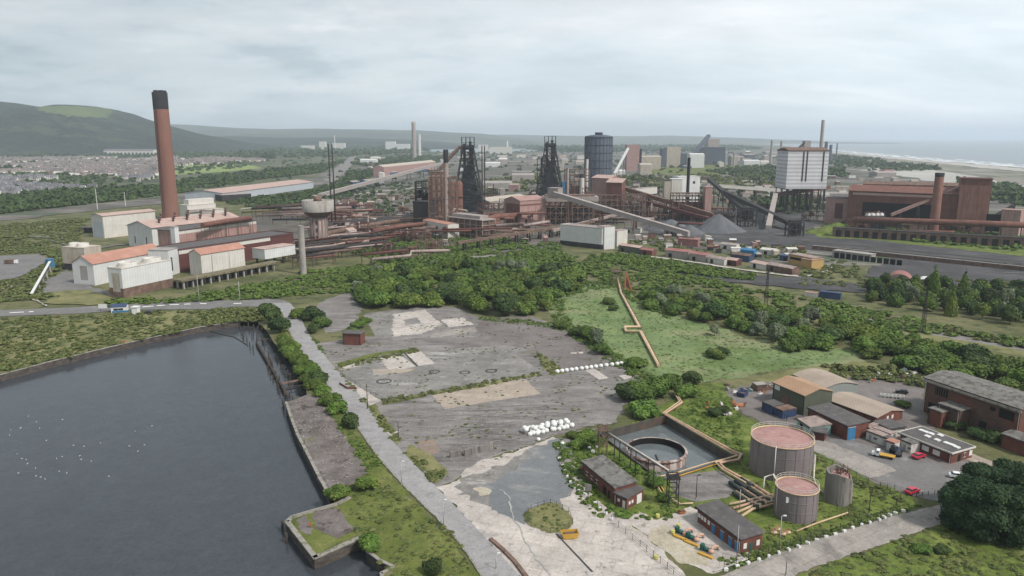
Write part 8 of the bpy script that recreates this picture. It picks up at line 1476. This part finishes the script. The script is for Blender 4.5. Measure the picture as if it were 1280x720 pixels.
# low weeds along edges and through the compound
scatter('weeds', darts([(706, 560), (730, 545), (780, 540), (800, 560), (840, 612), (838, 650), (790, 650), (760, 640), (735, 625), (705, 595)], 1.5, 700, ([(728, 590), (745, 570), (812, 610), (806, 640), (770, 640)], [(742, 535), (850, 528), (868, 556), (840, 592), (800, 590), (755, 562)]), patchy(8, -0.1, 12)), 0.6, 1.7, 'w_willow', (0.4, 0.8), tpl=TPL, seed=13)
scatter('weeds', darts([(560, 660), (600, 700), (520, 760), (460, 690), (440, 650), (430, 615), (465, 592), (500, 620)], 1.6, 500, (A_road,), patchy(9, 0.05, 13)), 0.5, 1.4, 'w_olive', (0.3, 0.6), seed=14)
scatter('weeds', darts([(384, 480), (410, 500), (440, 535), (475, 580), (460, 590), (440, 560), (416, 524), (398, 496)], 1.6, 240, (A_road,), patchy(9, -0.02, 14)), 0.6, 1.5, 'w_willow', (0.4, 0.7), seed=15)
scatter('weeds', darts([(990, 718), (1070, 694), (1186, 654), (1300, 684), (1400, 760), (1000, 800)], 1.4, 1500, (), patchy(7, 0.04, 15)), 0.5, 1.5, 'w_olive', (0.3, 0.6), seed=16)
scatter('weeds', darts([(1180, 650), (1300, 672), (1300, 690), (1240, 684), (1180, 664)], 1.4, 300, (), None), 0.6, 1.3, 'w_dark', (0.4, 0.6), seed=26)
scatter('weeds', darts([(900, 700), (960, 684), (1050, 660), (1125, 630), (1150, 632), (1125, 641), (1050, 664), (960, 696), (915, 712)], 1.2, 600, (), None), 0.5, 1.1, 'w_willow', (0.4, 0.8), seed=17)
scatter('weeds', darts([(1010, 565), (1100, 605), (1140, 622), (1118, 636), (1060, 600), (1010, 590)], 1.5, 200, (), patchy(8, -0.05, 16)), 0.5, 1.3, 'w_olive', (0.4, 0.8), seed=18)
scatter('weeds', darts([(865, 500), (905, 500), (925, 545), (930, 560), (880, 545), (850, 520)], 1.5, 330, (), patchy(8, 0.0, 17)), 0.5, 1.3, 'w_bright', (0.4, 0.8), seed=19)
scatter('weeds', darts([(658, 642), (690, 630), (712, 642), (704, 664), (668, 658)], 1.0, 90, (), patchy(5, 0.0, 18)), 0.4, 1.0, 'w_olive', (0.4, 0.7), seed=20)
for i, (pl, k) in enumerate((([(404, 446), (446, 488), (440, 491), (402, 452)], 'w_olive'), ([(444, 503), (456, 498), (502, 552), (494, 556), (462, 522)], 'w_olive'), ([(504, 566), (560, 592), (540, 606), (520, 590)], 'w_olive'),
        ([(478, 500), (672, 466), (676, 470), (480, 506)], 'w_olive'), ([(420, 456), (520, 435), (524, 440), (424, 462)], 'w_olive'), ([(672, 440), (706, 464), (690, 470), (668, 446)], 'w_olive'), ([(600, 396), (700, 404), (790, 452), (802, 470), (784, 456), (690, 410), (600, 400)], 'w_willow'),
        ([(368, 398), (408, 440), (404, 446), (380, 420)], 'w_willow'), ([(690, 552), (712, 556), (716, 600), (760, 650), (752, 652), (706, 606), (700, 580)], 'w_willow'))):
    scatter('weeds', darts(pl, 1.3, 260, (A_road,), patchy(7, -0.1, 30 + i)), 0.4, 1.5, k, (0.4, 0.8), seed=40 + i)
rb = [(700, 366), (735, 358), (772, 354), (790, 372), (830, 394), (880, 406), (940, 426), (1000, 438), (1066, 444), (1000, 460), (940, 468), (880, 476), (832, 480), (792, 460), (754, 436), (710, 408), (692, 388)]
scatter('reeds', darts(rb, 1.9, 2600, (), patchy(16, .10, 91, .06)), .4, 1.2, 'w_reed', (.25, .6), tpl=TPS, seed=92)
scatter('reeds', darts([(688, 366), (735, 352), (776, 348), (800, 372), (840, 392), (835, 398), (796, 380), (770, 360), (735, 364), (706, 372), (704, 392), (760, 436), (800, 462), (840, 486), (826, 490), (780, 466), (740, 438), (690, 398)], 2.2, 500, (), patchy(9, -.1, 93)), .8, 2.2, 'w_willow', (.4, .8), seed=94)
scatter('weeds', darts([(866, 496), (905, 484), (925, 520), (934, 600), (870, 560), (840, 520)], 1.2, 700, (PITP,), patchy(6, .0, 95)), .3, .9, 'w_bright', (.3, .7), tpl=TPS, seed=96)
scatter('weeds', darts([(990, 640), (1060, 590), (1130, 630), (1050, 662), (985, 682), (930, 700), (960, 660)], 1.1, 900, (), patchy(6, .02, 97)), .3, .9, 'w_olive', (.3, .7), tpl=TPS, seed=98)
scatter('weeds', darts([(460, 392), (700, 404), (800, 470), (700, 545), (560, 600), (480, 545), (410, 440)], 2.0, 1500, (A_road,), patchy(10, .25, 99, 0.0)), .25, .9, 'w_olive', (.3, .6), tpl=TPS, seed=100)
scatter('rubble', darts([(384, 494), (405, 500), (440, 560), (440, 604), (412, 618), (372, 545), (360, 506)], 1.0, 500, (), patchy(6, .06, 101, .02)), .12, .42, 'raw_concrete', (.6, 1.0), tpl=TPS, seed=102)
scatter('rubble', darts([(500, 545), (620, 500), (690, 520), (690, 548), (612, 574), (545, 606), (500, 566)], 1.3, 420, (), patchy(7, .1, 103, 0.01)), .12, .45, 'raw_concrete', (.5, .9), tpl=TPS, seed=104)
# far woods that read as one mass
FW = [([(-30, 246), (120, 236), (200, 232), (205, 246), (120, 254), (0, 268), (-30, 272)], 9, 'w_dark', (5, 9)), ([(-30, 258), (70, 250), (150, 248), (110, 260), (0, 272), (-30, 278)], 9, 'w_dark', (5, 9)),
      ([(205, 228), (330, 214), (420, 204), (432, 200), (400, 216), (330, 224), (250, 238), (205, 244)], 10, 'w_dark', (6, 10)), ([(285, 254), (340, 246), (430, 236), (445, 242), (400, 262), (330, 262)], 7, 'w_dark', (3, 7)),
      ([(395, 250), (450, 236), (470, 214), (440, 214), (420, 230), (390, 240)], 9, 'w_dark', (4, 8)), ([(440, 205), (500, 196), (560, 196), (545, 206), (480, 212)], 14, 'w_dark', (7, 13)), ([(300, 186), (520, 184), (540, 190), (440, 196), (300, 200)], 34, 'w_dark', (12, 26)),
      ([(-30, 192), (130, 190), (200, 190), (300, 196), (300, 199), (190, 196), (-30, 199)], 26, 'w_dark', (10, 20)), ([(1200, 226), (1300, 238), (1300, 262), (1240, 252), (1200, 244)], 14, 'w_dark', (7, 12)), ([(960, 250), (1010, 244), (1030, 262), (985, 268), (940, 262)], 10, 'w_dark', (4, 9)),
      ([(880, 214), (960, 208), (1050, 212), (1060, 222), (960, 228)], 16, 'w_dark', (6, 11)), ([(640, 184), (900, 182), (960, 186), (880, 190), (680, 190)], 46, 'w_dark', (12, 26)), ([(1000, 192), (1080, 198), (1180, 212), (1120, 216), (1010, 204)], 26, 'w_dark', (8, 14)),
      ([(610, 226), (680, 218), (700, 222), (660, 236), (600, 244)], 14, 'w_olive', (5, 10)), ([(770, 222), (960, 218), (1000, 232), (900, 240), (780, 232)], 13, 'w_olive', (5, 9))]
FW += [([(-30, 198), (330, 200), (300, 210), (200, 224), (120, 236), (-30, 248)], 24, 'w_dark', (5, 10)), ([(300, 196), (620, 188), (1000, 192), (1180, 212), (1000, 226), (620, 232), (440, 244), (340, 232)], 22, 'w_dark', (4, 10)), ([(380, 234), (560, 228), (1000, 232), (1040, 256), (760, 262), (400, 268)], 12, 'w_dark', (2, 6)), ([(700, 300), (860, 298), (1010, 312), (1000, 330), (860, 320), (760, 312)], 6, 'w_olive', (1.5, 3.5)), ([(0, 192), (330, 192), (330, 197), (0, 198)], 30, 'w_dark', (9, 18))]
for i, (pl, sp, k, (a, b)) in enumerate(FW): scatter('far_woodland', darts(pl, sp, 900, (A_rail,) , patchy(sp * (6 if i < 15 else 4), 0.0 if i < 15 else -.04 if i == 15 else .12, 50 + i, lo=0.0)), a, b, k, (0.6, 1.1), tpl=TPS, seed=60 + i)
